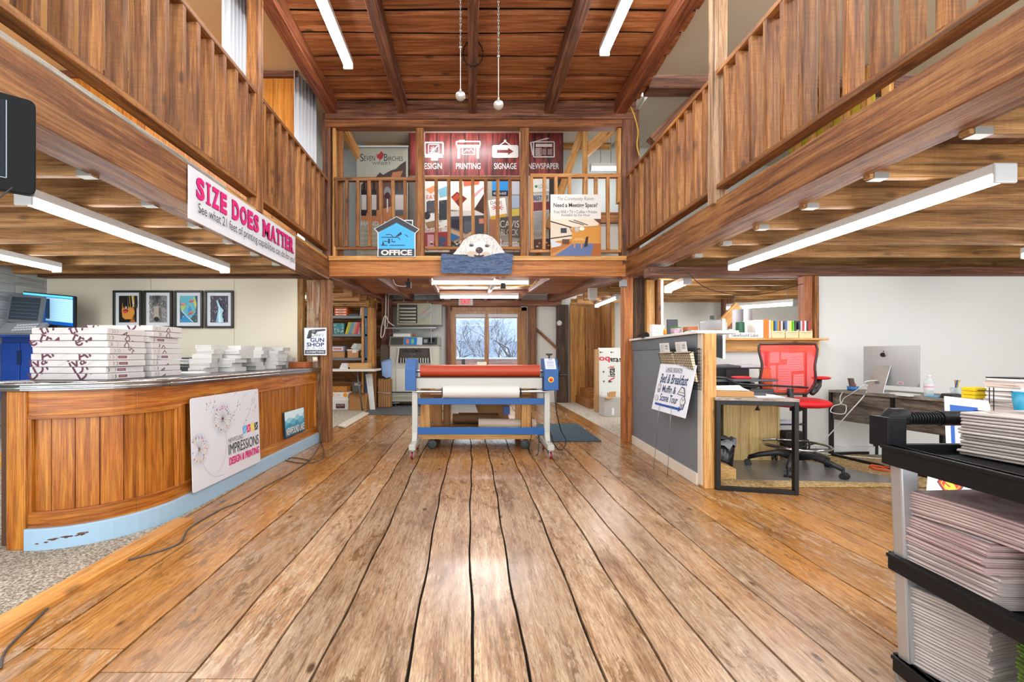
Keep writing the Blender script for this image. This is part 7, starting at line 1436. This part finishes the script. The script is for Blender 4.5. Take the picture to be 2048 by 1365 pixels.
# outlet strip at the end of shelf
m = B(); p = P(1632, 690, 4.8); m.box(p.x-.02, 4.78, p.z-.12, p.x+.03, 4.82, p.z+.07, M('#d9c79a', .6)); tag(m.build('raw_board_end'), 'splintered pale board end beside the opening shelf', 'board')
# ================================================================= RED CHAIR
t = thing('office_chair', 'tall red mesh drafting chair with a chrome foot ring and black five star base', 'chair', (3.0, 4.14, 0), local=True); t.location = (3.06, 4.14, .006)
BK = M('#222224', .45); RM = M('#c90d14', .6); rz = math.radians(-22)
for i in range(5):
    an = math.radians(-62+72*i); d = V((math.cos(an), math.sin(an), 0)); m = B(); m.tube([d*.03+V((0, 0, .125)), d*.14+V((0, 0, .15)), d*.28+V((0, 0, .12)), d*.37+V((0, 0, .085))], [.032, .028, .024, .02], BK, 10); lg = m.build('base_leg', t)
    m = B(); s = V((-d.y, d.x, 0))
    for q in (-.018, .018): m.cyl(d*.38+s*(q-.011)+V((0, 0, .031)), d*.38+s*(q+.011)+V((0, 0, .031)), .030, BK, n=18)
    m.cyl(d*.37+V((0, 0, .03)), d*.37+V((0, 0, .09)), .012, BK); c = m.build('caster', lg)
m = B(); m.cyl((0, 0, .10), (0, 0, .34), .028, BK); m.cyl((0, 0, .34), (0, 0, .58), .016, CHR); m.cyl((0, 0, .555), (0, 0, .60), .045, BK); m.build('gas_lift', t)
m = B(); m.tube([(.27*math.cos(2*PI*i/36), .27*math.sin(2*PI*i/36), .235) for i in range(36)], .011, CHR, 8, True)
for i in range(5): an = 2*PI*i/5+.3; m.tube([(.03*math.cos(an), .03*math.sin(an), .20), (.26*math.cos(an), .26*math.sin(an), .235)], .007, BK, 6)
m.build('foot_ring', t)
def sup(cx_, cy_, cz_, a, b, c, e, mat, nu=28, nv=14, rot=0):
    m = B(); vs = []; cr, sr = math.cos(rot), math.sin(rot)
    f = lambda w: math.copysign(abs(w)**e, w)
    for j in range(nv+1):
        ph = -PI/2+PI*j/nv
        for i in range(nu):
            th = 2*PI*i/nu; x = a*f(math.cos(ph))*f(math.cos(th)); y = b*f(math.cos(ph))*f(math.sin(th)); z = c*f(math.sin(ph)); vs.append((cx_+x*cr-y*sr, cy_+x*sr+y*cr, cz_+z))
    m.add(vs, [(j*nu+i, j*nu+(i+1) % nu, (j+1)*nu+(i+1) % nu, (j+1)*nu+i) for j in range(nv) for i in range(nu)], mat, True); return m
sup(.02, .02, .635, .26, .25, .045, .7, RM, rot=rz).build('seat', t)
# back: curved mesh panel
cr, sr = math.cos(rz*.4), math.sin(rz*.4)
def bk(a, b):          # a -1..1 across, b 0..1 up
    w = (.225+.035*math.sin(b*PI*.95) if b < .6 else .225+.035*math.sin(.6*PI*.95)+(b-.6)*.05)*(1 if b > .12 else .85+b*1.2)
    w = [.19, .225, .245, .25, .243, .236, .236, .245, .255, .262, .25, .25]; _k = min(10, int(b*10)); w = w[_k]*(1-(b*10-_k))+w[_k+1]*(b*10-_k)
    x = a*w*.92; y = -.20-.05*math.sin(b*PI)*.6+.05*(a*a)-.03*b; z = .73+b*.45
    x -= .16
    return V((x*cr-y*sr, x*sr+y*cr, z))
MSH = M('#d60c14', .45, alpha=.74); m = B(); NU, NV = 16, 20; vs = [bk(-1+2*i/NU, j/NV) for j in range(NV+1) for i in range(NU+1)]
m.add(vs, [(j*(NU+1)+i, j*(NU+1)+i+1, (j+1)*(NU+1)+i+1, (j+1)*(NU+1)+i) for j in range(NV) for i in range(NU)], MSH, True); m.build('mesh_back', t)
rim = [bk(-1, j/NV) for j in range(NV+1)]+[bk(-1+2*i/NU, 1) for i in range(1, NU)]+[bk(1, 1-j/NV) for j in range(NV+1)]+[bk(1-2*i/NU, 0) for i in range(1, NU)]
m = B(); m.tube(rim, .011, M('#33191a', .4), 8, True); m.build('back_frame', t)
m = B(); pm = bk(0, .05); m.tube([(0.0, .02, .59), (-.05, -.16, .60), (pm.x, pm.y-.02, .66), (pm.x, pm.y-.02, .78)], .025, BK, 8); m.build('back_bracket', t)
for s in (-1, 1):
    e_ = bk(s, .12); m = B(); m.tube([e_+V((0, .0, -.05)), e_+V((s*.06, .03, -.02)), e_+V((s*.10, .05, .02)), e_+V((s*.115, .06, .07))], [.022, .022, .024, .02], BK, 8); ar = m.build('armrest', t); m = sup(e_.x+s*.14, e_.y+.07, e_.z+.085, .085, .05, .016, .8, RM, rot=s*.2); m.build('arm_pad', ar)
# rugs
m = B(); a = [G(1420, 985), G(1800, 985), G(1850, 925), G(1440, 925)]; m.prism([(2.0, 3.60, .003), (4.25, 3.60, .003), (4.25, 4.78, .003), (2.0, 4.78, .003)], (0, 0, .006), JUTE); tag(m.build('jute_rug'), 'tan woven jute rug under the red chair', 'rug')
m = B(); m.prism([(2.25, 3.80, .0095), (3.75, 3.70, .0095), (3.75, 3.75, .0095), (3.4, 4.5, .0095), (2.4, 4.5, .0095)], (0, 0, .003), M('#77726e', .25)); tag(m.build('chair_mat'), 'grey plastic chair mat on the jute rug', 'mat')
m = B(); m.prism([(3.4, 3.9, .0095), (4.25, 3.75, .0095), (4.25, 4.0, .0095), (3.5, 4.75, .0095)], (0, 0, .002), M('#4c4a45', .6)) if 0 else None
# black rack behind the chair
t = thing('black_rack', 'small black metal rack with papers behind the red chair', 'rack', (3.35, 4.6, 0)); 
for x in (2.92, 3.12, 3.48):
    m = B(); m.box(x-.014, 4.56, .01, x+.014, 4.588, .70, BLK); m.build('post', t)
for z in (.36, .10): m = B(); m.box(2.92, 4.55, z, 3.48, 4.72, z+.014, BLK); m.build('shelf', t)
m = B(); m.box(3.2, 4.56, .375, 3.42, 4.70, .40, M('#c9ccd4', .6)); tag(m.build('paper_sheets'), 'papers on the shelf of the black rack', 'paper')
t = thing('black_bag', 'small black bag hanging low on the black rack', 'bag', (3.3, 4.45, .12)); m = B(); m.box(3.17, 4.42, .118, 3.36, 4.53, .32, M('#111113', .6)); m.build('pouch', t, bevel=.02); m = B(); m.tube([(3.36, 4.46, .17), (3.40, 4.46, .24), (3.43, 4.46, .22), (3.44, 4.46, .16), (3.42, 4.46, .06)], .008, BLK); m.build('strap', t)
m = B(); m.prism([(3.9, 4.815, .02), (4.3, 4.815, .02), (4.3, 4.815, .5)], (0, -.003, 0), M('#a9a59e', .8)) if 0 else None
# ================================================================= DESK WITH THE COMPUTER
dk = wood('2e2822', '5c5147', '857868', 'y', .7, .5, .3, .2, .05)
q1, q2_ = V((3.86, 4.74, 0)), V((4.04, 3.55, 0)); dd = (q2_-q1).normalized(); nn = V((-dd.y, dd.x, 0)); nn = nn if nn.x > 0 else -nn
t = thing('computer_desk', 'dark wood grain desk on a black steel frame holding the silver computer', 'desk', (4.2, 4.2, 0)); zt5 = .713
m = B(); e1 = q1; e2 = q2_+dd*.2; m.prism([e1+V((0, 0, zt5-.025)), e2+V((0, 0, zt5-.025)), e2+nn*.62+V((0, 0, zt5-.025)), e1+nn*.62+V((0, 0, zt5-.025))], (0, 0, .025), wood('4a443c', '7d7468', '9c9284', 'y', .7)); m.build('desk_top', t, bevel=.002)
m = B(); a, b = q1+nn*.02+dd*.03, q2_+nn*.02+dd*.15; m.prism([a+V((0, 0, .40)), b+V((0, 0, .40)), b+V((0, 0, zt5-.026)), a+V((0, 0, zt5-.026))], nn*.018, dk); m.build('modesty_panel', t)
for p_ in (q1+dd*.015, q1+dd*.62, q1+dd*1.3):
    for w in (.02, .58): m = B(); p2 = p_+nn*w; m.bar(p2, p2+V((0, 0, zt5-.026)), .032, .032, BM, up=(0, 1, 0)); m.build('leg', t)
m = B(); m.bar(q1+nn*.02+V((0, 0, .02)), q1+nn*.02+dd*1.3+V((0, 0, .02)), .03, .03, BM); m.bar(q1+nn*.02+V((0, 0, .02)), q1+nn*.58+V((0, 0, .02)), .03, .03, BM); m.build('foot_rail', t)
# computer
t = thing('desktop_computer', 'large silver all in one computer seen from behind, dark fruit emblem on its back', 'computer', (4.1, 4.25, zt5))
ca, cb = P(1728, 692, 4.52), P(1840, 692, 4.06); Xc = 4.06; ca = V((4.03, 4.50, 0)); cb = V((4.12, 4.03, 0)); cu = (cb-ca); cn = V((cu.y, -cu.x, 0)).normalized(); cn = cn if cn.x < 0 else -cn
zc0, zc1 = .79, 1.175; m = B(); n = 12; vs = []
for j in range(n+1):
    for i in range(n+1):
        a_, b_ = i/n, j/n; bulge = .035*(1-(2*a_-1)**2)*(1-(2*b_-1)**2); vs.append(ca+cu*a_+V((0, 0, zc0+(zc1-zc0)*b_))+cn*(.006+bulge))
m.add(vs, [(j*(n+1)+i, j*(n+1)+i+1, (j+1)*(n+1)+i+1, (j+1)*(n+1)+i) for j in range(n) for i in range(n)], M('#b9bbbb', .4, .15), True); m.prism([ca+V((0, 0, zc0)), cb+V((0, 0, zc0)), cb+V((0, 0, zc1)), ca+V((0, 0, zc1))], cn*.006, M('#c9cbcb', .4, .15)); m.build('rear_shell', t)
m = B(); m.prism([ca+V((0, 0, zc0)), cb+V((0, 0, zc0)), cb+V((0, 0, zc1)), ca+V((0, 0, zc1))], -cn*.003, BLK); m.build('screen', t)
mid = ca+cu*.42; sw = cu.normalized()*.075
m = B(); tp = mid+cn*.04+V((0, 0, .98)); bt = mid+cn*.13+V((0, 0, zt5+.012)); m.prism([tp-sw, tp+sw, bt+sw, bt-sw], cn*.008, SIL); m.prism([bt-sw+V((0, 0, -.006)), bt+sw+V((0, 0, -.006)), bt+sw-cn*.2+V((0, 0, -.006)), bt-sw-cn*.2+V((0, 0, -.006))], (0, 0, -.006), SIL); m.build('stand', t, bevel=.002)
cc = tp*.35+bt*.65+cn*.009; m = B(); m.cyl(cc, cc+cn*.002, .022, M('#6d7072', .5), n=20); m.build('cable_hole', t)
A = Art(ca+cu*.36+V((0, 0, 1.06))+cn*.038, cu.normalized()*.06, (0, 0, .07), .002)
A.n = cn; A.ell(.42, .42, .34, .30, BLK); A.ell(.6, .42, .3, .3, BLK); A.ell(.92, .5, .12, .13, M('#b9bbbb', .4, .15)); A.poly([(.52, .78), (.56, .95), (.72, 1.0), (.68, .82)], BLK); A.build('emblem', t)
A = Art(ca+cu*.66+V((0, 0, zc0+.02))+cn*.022, cu.normalized()*.05, (0, 0, .022), .002); A.n = cn; A.rect(0, 0, 1, 1, WHT); A.rect(.15, .3, .85, .7, M('#c9505a')); A.build('sticker', t)
wc = M('#e4e4e0', .4)
p0 = mid+cn*.1+V((0, 0, .84)); cable('white_cable', [p0, p0+cn*.1+V((0, .05, -.02)), V((3.93, 4.36, .72)), V((3.83, 4.45, .5)), V((3.82, 4.62, .3)), V((3.78, 4.72, .14)), V((3.80, 4.76, .04)), V((3.9, 4.7, .02)), V((4.3, 4.5, .02))], .005, wc, 'thick white cable falling from the computer over the desk edge')
pts = [P(1742, 770, 4.2), P(1715, 788, 4.35), P(1700, 797, 4.5), P(1693, 808, 4.55), P(1678, 813, 4.6), P(1674, 825, 4.6), P(1700, 828, 4.5), P(1704, 812, 4.5), P(1694, 808, 4.55), P(1692, 795, 4.55), P(1698, 783, 4.6)]
for p_ in pts: p_.x -= .06
cable('white_cable', pts, .0045, wc, 'thin white cable knotted before the dark desk panel')
zz = zt5+.0005
def at_desk(u, v): return G(u, v, zt5)
t = thing('paper_clip_bowl', 'small blue patterned bowl on the left of the computer desk', 'bowl', at_desk(1721, 784)); p = V((4.02, 4.62, zz)); m = B(); m.lathe([(.03, 0), (.045, .003), (.05, .045), (.046, .045), (.04, .006)], p, M('#2f6fb0', .35), 24); m.build('bowl', t); m = B(); m.hexa([p+V((-.03, -.01, .006)), p+V((.02, -.02, .006)), p+V((.02, -.012, .006)), p+V((-.03, -.002, .006)), p+V((-.05, .0, .13)), p+V((.0, -.01, .13)), p+V((0, -.002, .13)), p+V((-.05, .008, .13))], M('#4a2c26', .3)); m.build('photo_card', t); m = B(); m.ball(p+V((.01, 0, .06)), .02, M('#b04a3a', .5), 6); m.build('red_ball', t)
t = thing('water_bottle', 'clear plastic water bottle with a white label beside the computer', 'bottle', (4.05, 3.93, zz)); p = V((4.13, 3.96, zz)); CL = M('#dfe8ec', .05, alpha=.35); m = B(); m.lathe([(.03, 0), (.034, .01), (.034, .12), (.028, .15), (.014, .165), (.013, .18)], p, CL, 20); m.build('body', t); m = B(); m.lathe([(.0348, .06), (.0348, .115)], p, M('#e8e0e4', .4), 20); m.lathe([(.0352, .085), (.0352, .09)], p, M('#c23a4a', .4), 20); m.build('label', t); m = B(); m.lathe([(.015, .18), (.015, .192), (.001, .193)], p, WHT, 16); m.build('cap', t)
t = thing('pencil_cup', 'clear cup of pens and scissors on the computer desk', 'pencil cup', (4.2, 3.75, zz)); p = V((4.22, 3.82, zz)); m = B(); m.lathe([(.03, 0), (.036, .09), (.034, .09), (.028, .003)], p, M('#dce8ec', .05, alpha=.4), 20); m.build('cup', t); rp2 = random.Random(1)
for i, c in enumerate(('#2a3a8a', '#d9822a', '#e8c42a', '#2a8ac4', '#1c1c1c', '#8a9aa8')): a_ = p+V((rp2.uniform(-.015, .015), rp2.uniform(-.015, .015), .005)); m = B(); m.cyl(a_, a_+V((rp2.uniform(-.03, .03), rp2.uniform(-.03, .03), .15)), .004, M(c, .4), n=8); m.build('pen', t)
m = B(); p = V((4.25, 3.70, zz)); m.box(p.x-.05, p.y-.05, p.z, p.x+.05, p.y+.05, p.z+.04, WHT); tag(m.build('note_cube'), 'white note block beside the pencil cup', 'paper')
m = B(); p = V((4.12, 3.77, zz)); m.hexa([p+V((-.06, -.06, 0)), p+V((.02, -.08, 0)), p+V((.06, .05, 0)), p+V((-.03, .07, 0)), p+V((-.05, -.05, .04)), p+V((.01, -.07, .045)), p+V((.05, .04, .045)), p+V((-.02, .06, .04))], BLK); tag(m.build('tape_dispenser', bevel=.006), 'black tape dispenser on the computer desk', 'tape dispenser')
m = B(); p = V((4.16, 3.62, zz)); m.bar(p+V((0, .06, .02)), p+V((.06, -.09, .035)), .035, .022, M('#1f6a9a', .3)); m.bar(p+V((0, .06, .008)), p+V((.06, -.08, .008)), .03, .014, BLK); tag(m.build('stapler', bevel=.005), 'blue stapler at the near end of the computer desk', 'stapler')
for i, (x, y, w, d, c, lb) in enumerate(((4.08, 4.15, .12, .22, '#e4e2da', 'white keyboard and sheets under the computer'), (4.12, 3.88, .1, .1, '#5fa8d0', 'light blue note pad on the computer desk'), (3.95, 4.0, .05, .12, '#d9dcd8', 'glass tumblers tray on the desk edge'), (4.22, 3.55, .14, .1, '#e8e4dc', 'loose white papers at the near end of the computer desk'))):
    m = B(); m.box(x-w/2, y-d/2, zz, x+w/2, y+d/2, zz+.012, M(c, .5)); tag(m.build(('keyboard', 'note_pad', 'glass_tray', 'paper_sheets')[i], bevel=.002), lb, ('keyboard', 'pad', 'tray', 'paper')[i])
m = B(); r_ = random.Random(4)
pts = [V((3.88+.08*math.cos(a_*.9)*(1+.2*math.sin(a_*3)), 4.12+.12*math.sin(a_*.9), .015+.004*(i % 5))) for i, a_ in enumerate([k_*.5 for k_ in range(44)])]; m.tube(pts, .005, M('#e2562e', .5), 6); tag(m.build('extension_cord'), 'coiled orange extension cord on the floor under the computer desk', 'cord')
# paper piles on the second desk
t = thing('second_desk', 'low grey wood desk carrying paper piles at the far right', 'desk', (4.2, 3.0, 0)); m = B(); m.box(3.72, 2.3, .66, 4.5, 3.38, .685, wood('5e5850', '8f877c', 'aaa296', 'y', .7)); m.build('desk_top', t, bevel=.003)
for x in (3.78, 4.45):
    for y in (2.35, 3.32): m = B(); m.bar((x, y, 0), (x, y, .66), .035, .035, BM, up=(0, 1, 0)); m.build('leg', t)
def pile(x, y, n, w, d, z, cols_, lab, grp, h=.012, sd=1, hv=.004):
    r = random.Random(sd); zc2 = z
    words_ = ('lowest', 'second', 'third', 'fourth', 'fifth', 'sixth', 'seventh', 'eighth', 'ninth', 'tenth', 'eleventh', 'twelfth', 'thirteenth', 'fourteenth', 'fifteenth', 'sixteenth', 'seventeenth', 'eighteenth', 'nineteenth', 'twentieth')
    for i in range(n):
        hh = h+r.uniform(0, hv); m = B(); dx, dy = r.uniform(-.012, .012), r.uniform(-.012, .012); m.box(-w/2, -d/2, 0, w/2, d/2, hh-.0006, M(r.choice(cols_), .65)); o = m.build('magazine'); o.location = (x+dx, y+dy, zc2); o.rotation_euler = (0, 0, r.uniform(-.12, .12)); tag(o, lab % words_[min(i, 19)], 'magazine', grp); zc2 += hh
    return zc2
pc = ('#dcd8d4', '#c9c4c0', '#e6e2de', '#b9aca8', '#d6c4b8', '#e4e4e4', '#a8a09c')
z1 = pile(3.86, 3.10, 16, .22, .20, .6855, pc, 'printed paper in the tallest pile on the second desk, %s from below', 'tallest paper pile on the second desk', .0125, 3)
m = B(); m.box(-.11, -.10, 0, .11, .10, .008, BLK); o = m.build('black_folder'); o.location = (3.86, 3.1, z1); tag(o, 'thin black folder on top of the tallest pile', 'folder')
z2 = pile(3.80, 3.31, 5, .16, .12, .6855, pc, 'magazine in the low pile behind the white blue framed sign, %s from below', 'low pile behind the sign', .012, 5)
for i in range(3): m = B(); m.prism([(3.74, 3.26, z2+i*.028), (3.87, 3.26, z2+i*.028), (3.86, 3.36, z2+i*.028+.004), (3.75, 3.36, z2+i*.028)], (0, 0, .026), M('#e8c81a', .5)); tag(m.build('yellow_pouch', bevel=.004), 'bright yellow packet on the low pile, %s' % ('lowest', 'middle', 'topmost')[i], 'packet')
z3 = pile(3.95, 2.75, 6, .26, .2, .6855, ('#c9c4e0', '#e4e2e2', '#8a86c0', '#d98a6a', '#dcd8d4'), 'colourful magazine in the pile at the right edge, %s from below', 'colourful pile at the right edge', .012, 8)
m = B(); m.lathe([(.06, 0), (.075, .15), (.07, .15), (.055, .004)], (3.78, 2.98, .6855), M('#1a8fb4', .4), 20); o = m.build('teal_cup'); tag(o, 'teal plastic tub between the paper piles at the right edge', 'tub'); o.location = (.0, -.0, 0)
t = thing('wire_rack', 'thin wire rack frame before the tall paper pile', 'rack', (3.6, 2.95, 0)); m = B()
for x in (3.60, 3.63): m.tube([(x, 3.05, .0), (x, 3.05, .86)], .003, WB, 5)
m.tube([(3.52, 3.05, .84), (3.8, 2.99, .83)], .003, WB, 5); m.tube([(3.50, 3.05, .70), (3.85, 2.95, .68)], .003, WB, 5); m.build('wires', t)
# white sign with blue frame line
A = Art(P(1884, 940, 3.0), (.235, -.09, 0), (.045, .03, .60), .0008); A.o = V((3.27, 3.0, .006)); A.W = V((.075, .10, .79)); A.U = V((.26, -.05, -.03)); A.n = A.U.cross(A.W).normalized()
t = thing('printed_sign', 'white sign with a blue corner line and red letter leaning on the second desk', 'sign', A.o); board(t, 'sign_board', A, .008, M('#eef0f4', .45)); A.rect(.1, .0, .19, .93, M('#1f5ab0')); A.rect(.1, .87, .72, .93, M('#1f5ab0')); A.rect(.66, .60, .71, .74, M('#d2283c')); A.rect(.9, .60, .95, .76, M('#d2283c')); A.rect(.66, .60, .95, .63, M('#d2283c')); A.build('printed_face', t)
# sign with shield
A = Art((2.38, 2.30, .02), (.66, -.22, -.0), (.03, .05, .53), .0008); A.o = V((2.00, 1.95, .172)); A.U = V((.56, -.06, -.13)); A.W = V((.09, .05, .41)); A.n = A.U.cross(A.W).normalized()
t = thing('printed_sign', 'white sign with a red and yellow shield and thin red letters, behind the black cart', 'sign', A.o); board(t, 'sign_board', A, .008, M('#eef0f2', .45)); RS = M('#cf2a1c'); YS = M('#f2c230')
def sh(k_, c): A.poly([(.155+(x-.5)*.17*k_, .845+(y-.62)*.20*k_) for x, y in ((.5, -.05), (1.0, .62), (.82, 1.0), (.18, 1.0), (0, .62))], c)
sh(1.12, M('#3a2a20')); sh(1.0, RS); sh(.82, YS); sh(.74, RS); A.text('S', .112, .785, .198, .915, YS, .06)
A.text('uper', .26, .70, .60, .83, M('#c8343c'), -.01); A.text('ior', .62, .74, .80, .88, M('#c8343c'), -.01); A.build('printed_face', t)
# ================================================================= BLACK CART WITH NEWSPAPERS (foreground right)
ct2 = thing('utility_cart', 'black three shelf utility cart with silver posts at the right foreground', 'cart', (1.55, 1.1, 0)); KP = M('#0e0f11', .5, spec=.25, bump=.15, bscale=50)
xa_, xb_, y0_, y1_ = 1.32, 1.78, .55, 1.40
def ctray(z, h, dx):
    m = B(); x0, x1, w = xa_+dx, xb_+dx, .022; sl = -.10
    def pt(x, y): return (x+(y1_-y)*sl, y)
    c = [pt(x0, y1_), pt(x1, y1_), pt(x1, y0_), pt(x0, y0_)]
    m.prism([(x, y, z-h) for x, y in c], (0, 0, h-.028), KP)
    for (a, b) in ((0, 1), (1, 2), (2, 3), (3, 0)):
        m.bar((*c[a], z-h/2), (*c[b], z-h/2), w, h, KP)
    m.bar((*c[3], z-.006), (*c[0], z-.006), w+.012, .012, KP); m.build('shelf', ct2, bevel=.003)
ctray(.80, .062, 0); ctray(.455, .052, .02); ctray(.13, .052, .035)
for (x, y) in ((1.345, 1.375), (1.755, 1.375), (1.27, .58), (1.68, .58)):
    m = B(); m.hexa([(x+.008, y-.022, .09), (x+.062, y-.022, .09), (x+.062, y+.016, .09), (x+.008, y+.016, .09), (x-.02, y-.022, .745), (x+.034, y-.022, .745), (x+.034, y+.016, .745), (x-.02, y+.016, .745)], M('#b9babb', .3, .7)); m.build('post', ct2, bevel=.005)
    m = B(); m.lathe([(.01, -.014), (.045, -.016), (.05, -.008), (.05, .008), (.045, .016), (.01, .014)], (x+.04, y, .0505), M('#8f8c88', .5), 22, 'x'); m.bar((x+.04, y, .06), (x+.04, y+.01, .085), .05, .04, STEEL); m.build('caster', ct2)
m = B(); m.box(1.315, 1.385, .79, 1.375, 1.45, .885, KP); m.tube([(1.345, 1.42, .80), (1.345, 1.42, .87), (1.36, 1.42, .885), (1.40, 1.42, .885)], .027, KP, 12); m.box(1.745, 1.385, .79, 1.80, 1.45, .885, KP); m.cyl((1.37, 1.42, .878), (1.77, 1.42, .878), .018, KP, n=16)
for i in range(14): m.cyl((1.385+i*.009, 1.42, .878), (1.389+i*.009, 1.42, .878), .0215, KP, n=16)
m.cyl((1.512, 1.42, .878), (1.60, 1.42, .878), .024, KP, n=16); m.build('handle', ct2, bevel=.002)
# newspapers: one folded copy, then copies of it
def newsmat(edge, top):
    m = bpy.data.materials.new('newsprint'); m.use_nodes = True; nt = m.node_tree; b = nt.nodes['Principled BSDF']; tc = nt.nodes.new('ShaderNodeTexCoord'); oi = nt.nodes.new('ShaderNodeObjectInfo')
    n = noise(nt, mapping(nt, tc.outputs['Object'], (4, 4, 500)), 1.0, 3); c = ramp(nt, n, ((.35, edge[0]), (.5, edge[1]), (.65, edge[2])))
    c = mixc(nt, math_(nt, 'MULTIPLY', oi.outputs['Random'], .35), c, edge[3]); nt.links.new(c, b.inputs['Base Color']); b.inputs['Roughness'].default_value = .85; return m
NW = newsmat(('786a64', 'b4a8a0', 'd2cac4', 'a89090'), 0); NP = newsmat(('806866', 'b29e98', 'cec0ba', 'b4848a'), 0); NG = newsmat(('6e625c', 'b0a69e', 'd0c8c2', '9a8e88'), 0)
def newspaper(mat, w=.30, d=.34, h=.0085, sag=.0, photo=None):
    t = thing('newspaper', 'x', 'newspaper', (0, 0, 0), local=True); m = B(); n = 10; K = 7; vs = []
    prof = []
    for k_ in range(K+1): an = PI/2+PI*k_/K; prof.append((h/2*math.cos(an)*1.6, h/2+h/2*math.sin(an)*.98))
    prof = [(w, h*.98)]+[(w*.5, h*.99)]+prof+[(w*.5, 0), (w, 0)]
    for i in range(n+1):
        y = -d*i/n; s = sag*math.sin(PI*i/n)
        for x, z in prof: vs.append((x, y, z+s+sag*1.2*math.sin(x/w*2.2)))
    L = len(prof); fs = [(i*L+k_, i*L+k_+1, (i+1)*L+k_+1, (i+1)*L+k_) for i in range(n) for k_ in range(L-1)]+[tuple(range(L)), tuple(n*L+k_ for k_ in range(L-1, -1, -1))]+[(i*L+L-1, i*L, (i+1)*L, (i+1)*L+L-1) for i in range(n)]
    m.add(vs, fs, mat); m.build('folded_sheets', t)
    if photo:
        A = Art((.012, -d+.015, h+.0012), (w-.03, 0, 0), (0, d-.03, 0), .0003); A.W = V((0, d-.03, 0)); A.n = V((0, 0, 1)); photo(A); A.build('front_page', t)
    return t
def page(A):
    A.rect(0, 0, 1, 1, M('#d9d4ce', .8)); A.rect(.06, .35, .8, .8, M('#5a6a48', .8)); A.rect(.3, .45, .6, .72, M('#8a7a5a', .8)); A.rect(.06, .86, .94, .94, M('#3a3c44', .8)); [A.rect(.06, .04+.04*i, .94, .055+.04*i, M('#a09a94')) for i in range(7)]
npile = [0]
def news_pile(x, y, z, n, mat, tiltx, tilty, lab, grp, toplab, w=.30, d=.34, h=.0085, rz=0, sag=0, shift=(0, 0), seed_=1, photo=page):
    r = random.Random(seed_); base = newspaper(mat, w, d, h, sag); rot = Matrix.Rotation(rz, 3, 'Z') @ Matrix.Rotation(tiltx, 3, 'X') @ Matrix.Rotation(tilty, 3, 'Y'); up_ = rot @ V((0, 0, h*1.03))
    for i in range(n):
        loc = V((x, y, z))+up_*i+V((r.uniform(-.006, .006)+shift[0]*i, r.uniform(-.006, .006)+shift[1]*i, 0)); e = (rot @ Matrix.Rotation(r.uniform(-.03, .03), 3, 'Z')).to_euler()
        if i == 0: base.location = loc; base.rotation_euler = e; base['label'] = lab; base['group'] = grp
        elif i < n-1: dup(base, loc, e)
        else:
            tp_ = newspaper(mat, w, d, h, sag, photo); tp_.location = loc; tp_.rotation_euler = e; tp_['label'] = toplab; tp_['group'] = grp
zs1 = .774
news_pile(1.52, 1.36, zs1, 14, NG, 0, 0, 'folded newspaper in the tidy pile on the top shelf of the cart', 'newspapers on the top shelf of the cart', 'topmost newspaper of the pile on the top shelf of the cart', w=.24, d=.45, h=.0092, rz=.05, sag=.003, seed_=2)
news_pile(1.355, 1.37, .43, 9, NW, 0, 0, 'folded newspaper at the bottom of the middle shelf pile', 'newspapers on the middle shelf of the cart, lower bundle', 'uppermost copy of the lower bundle on the middle shelf', w=.36, d=.25, h=.0088, rz=-.03, seed_=3)
news_pile(1.350, 1.38, .513, 9, NP, 0, 0, 'pink edged newspaper in the middle of the middle shelf pile', 'pink edged newspapers, lower bundle on the middle shelf', 'uppermost copy of the lower pink edged bundle', w=.36, d=.24, h=.0080, rz=-.06, shift=(.0008, 0), seed_=4)
news_pile(1.362, 1.36, .590, 9, NP, 0, .0, 'pink edged newspaper in the upper bundle on the middle shelf', 'pink edged newspapers, upper bundle on the middle shelf', 'topmost newspaper on the middle shelf, grey photo on its front page', w=.36, d=.30, h=.0080, rz=.03, seed_=5, sag=.004)
news_pile(1.372, 1.37, .118, 25, NG, 0, .0, 'folded newspaper in the slanting pile on the bottom shelf of the cart', 'newspapers on the bottom shelf of the cart', 'topmost newspaper of the slanting bottom shelf pile', w=.30, d=.19, h=.0098, rz=.22, shift=(-.0004, .0002), seed_=6)
def green(A):
    A.rect(0, 0, 1, 1, M('#3f5a1c', .8)); r = random.Random(6)
    for i in range(70): x, y = r.random()*.9+.05, r.random()*.9+.05; A.ell(x, y, .06, .03, M(r.choice(('#2a4010', '#5f7a24', '#8aa03a', '#3a5218', '#b0b070')), .8), 7, r.random()*3)
gm = bpy.data.materials.new('green_print'); gm.use_nodes = True; nt = gm.node_tree; tc = nt.nodes.new('ShaderNodeTexCoord'); nt.links.new(ramp(nt, noise(nt, mapping(nt, tc.outputs['Object'], (12, 12, 60)), 1.5, 5), ((.35, '2a3a10'), (.5, '54701f'), (.62, '92a648'), (.72, '5a4428'))), nt.nodes['Principled BSDF'].inputs['Base Color']); nt.nodes['Principled BSDF'].inputs['Roughness'].default_value = .8
news_pile(1.40, 1.12, .118, 27, gm, 0, 0, 'newspaper with a green leafy photo on the bottom shelf of the cart', 'green photo newspapers on the bottom shelf', 'topmost green photo newspaper on the bottom shelf', w=.30, d=.26, h=.0095, rz=-.05, seed_=7, photo=green)
news_pile(1.37, 1.07, .43, 22, NW, 0, 0, 'folded newspaper in the farther right pile on the middle shelf', 'newspapers in the right pile on the middle shelf', 'topmost newspaper of the right pile on the middle shelf', w=.34, d=.26, h=.0088, rz=-.05, seed_=9)
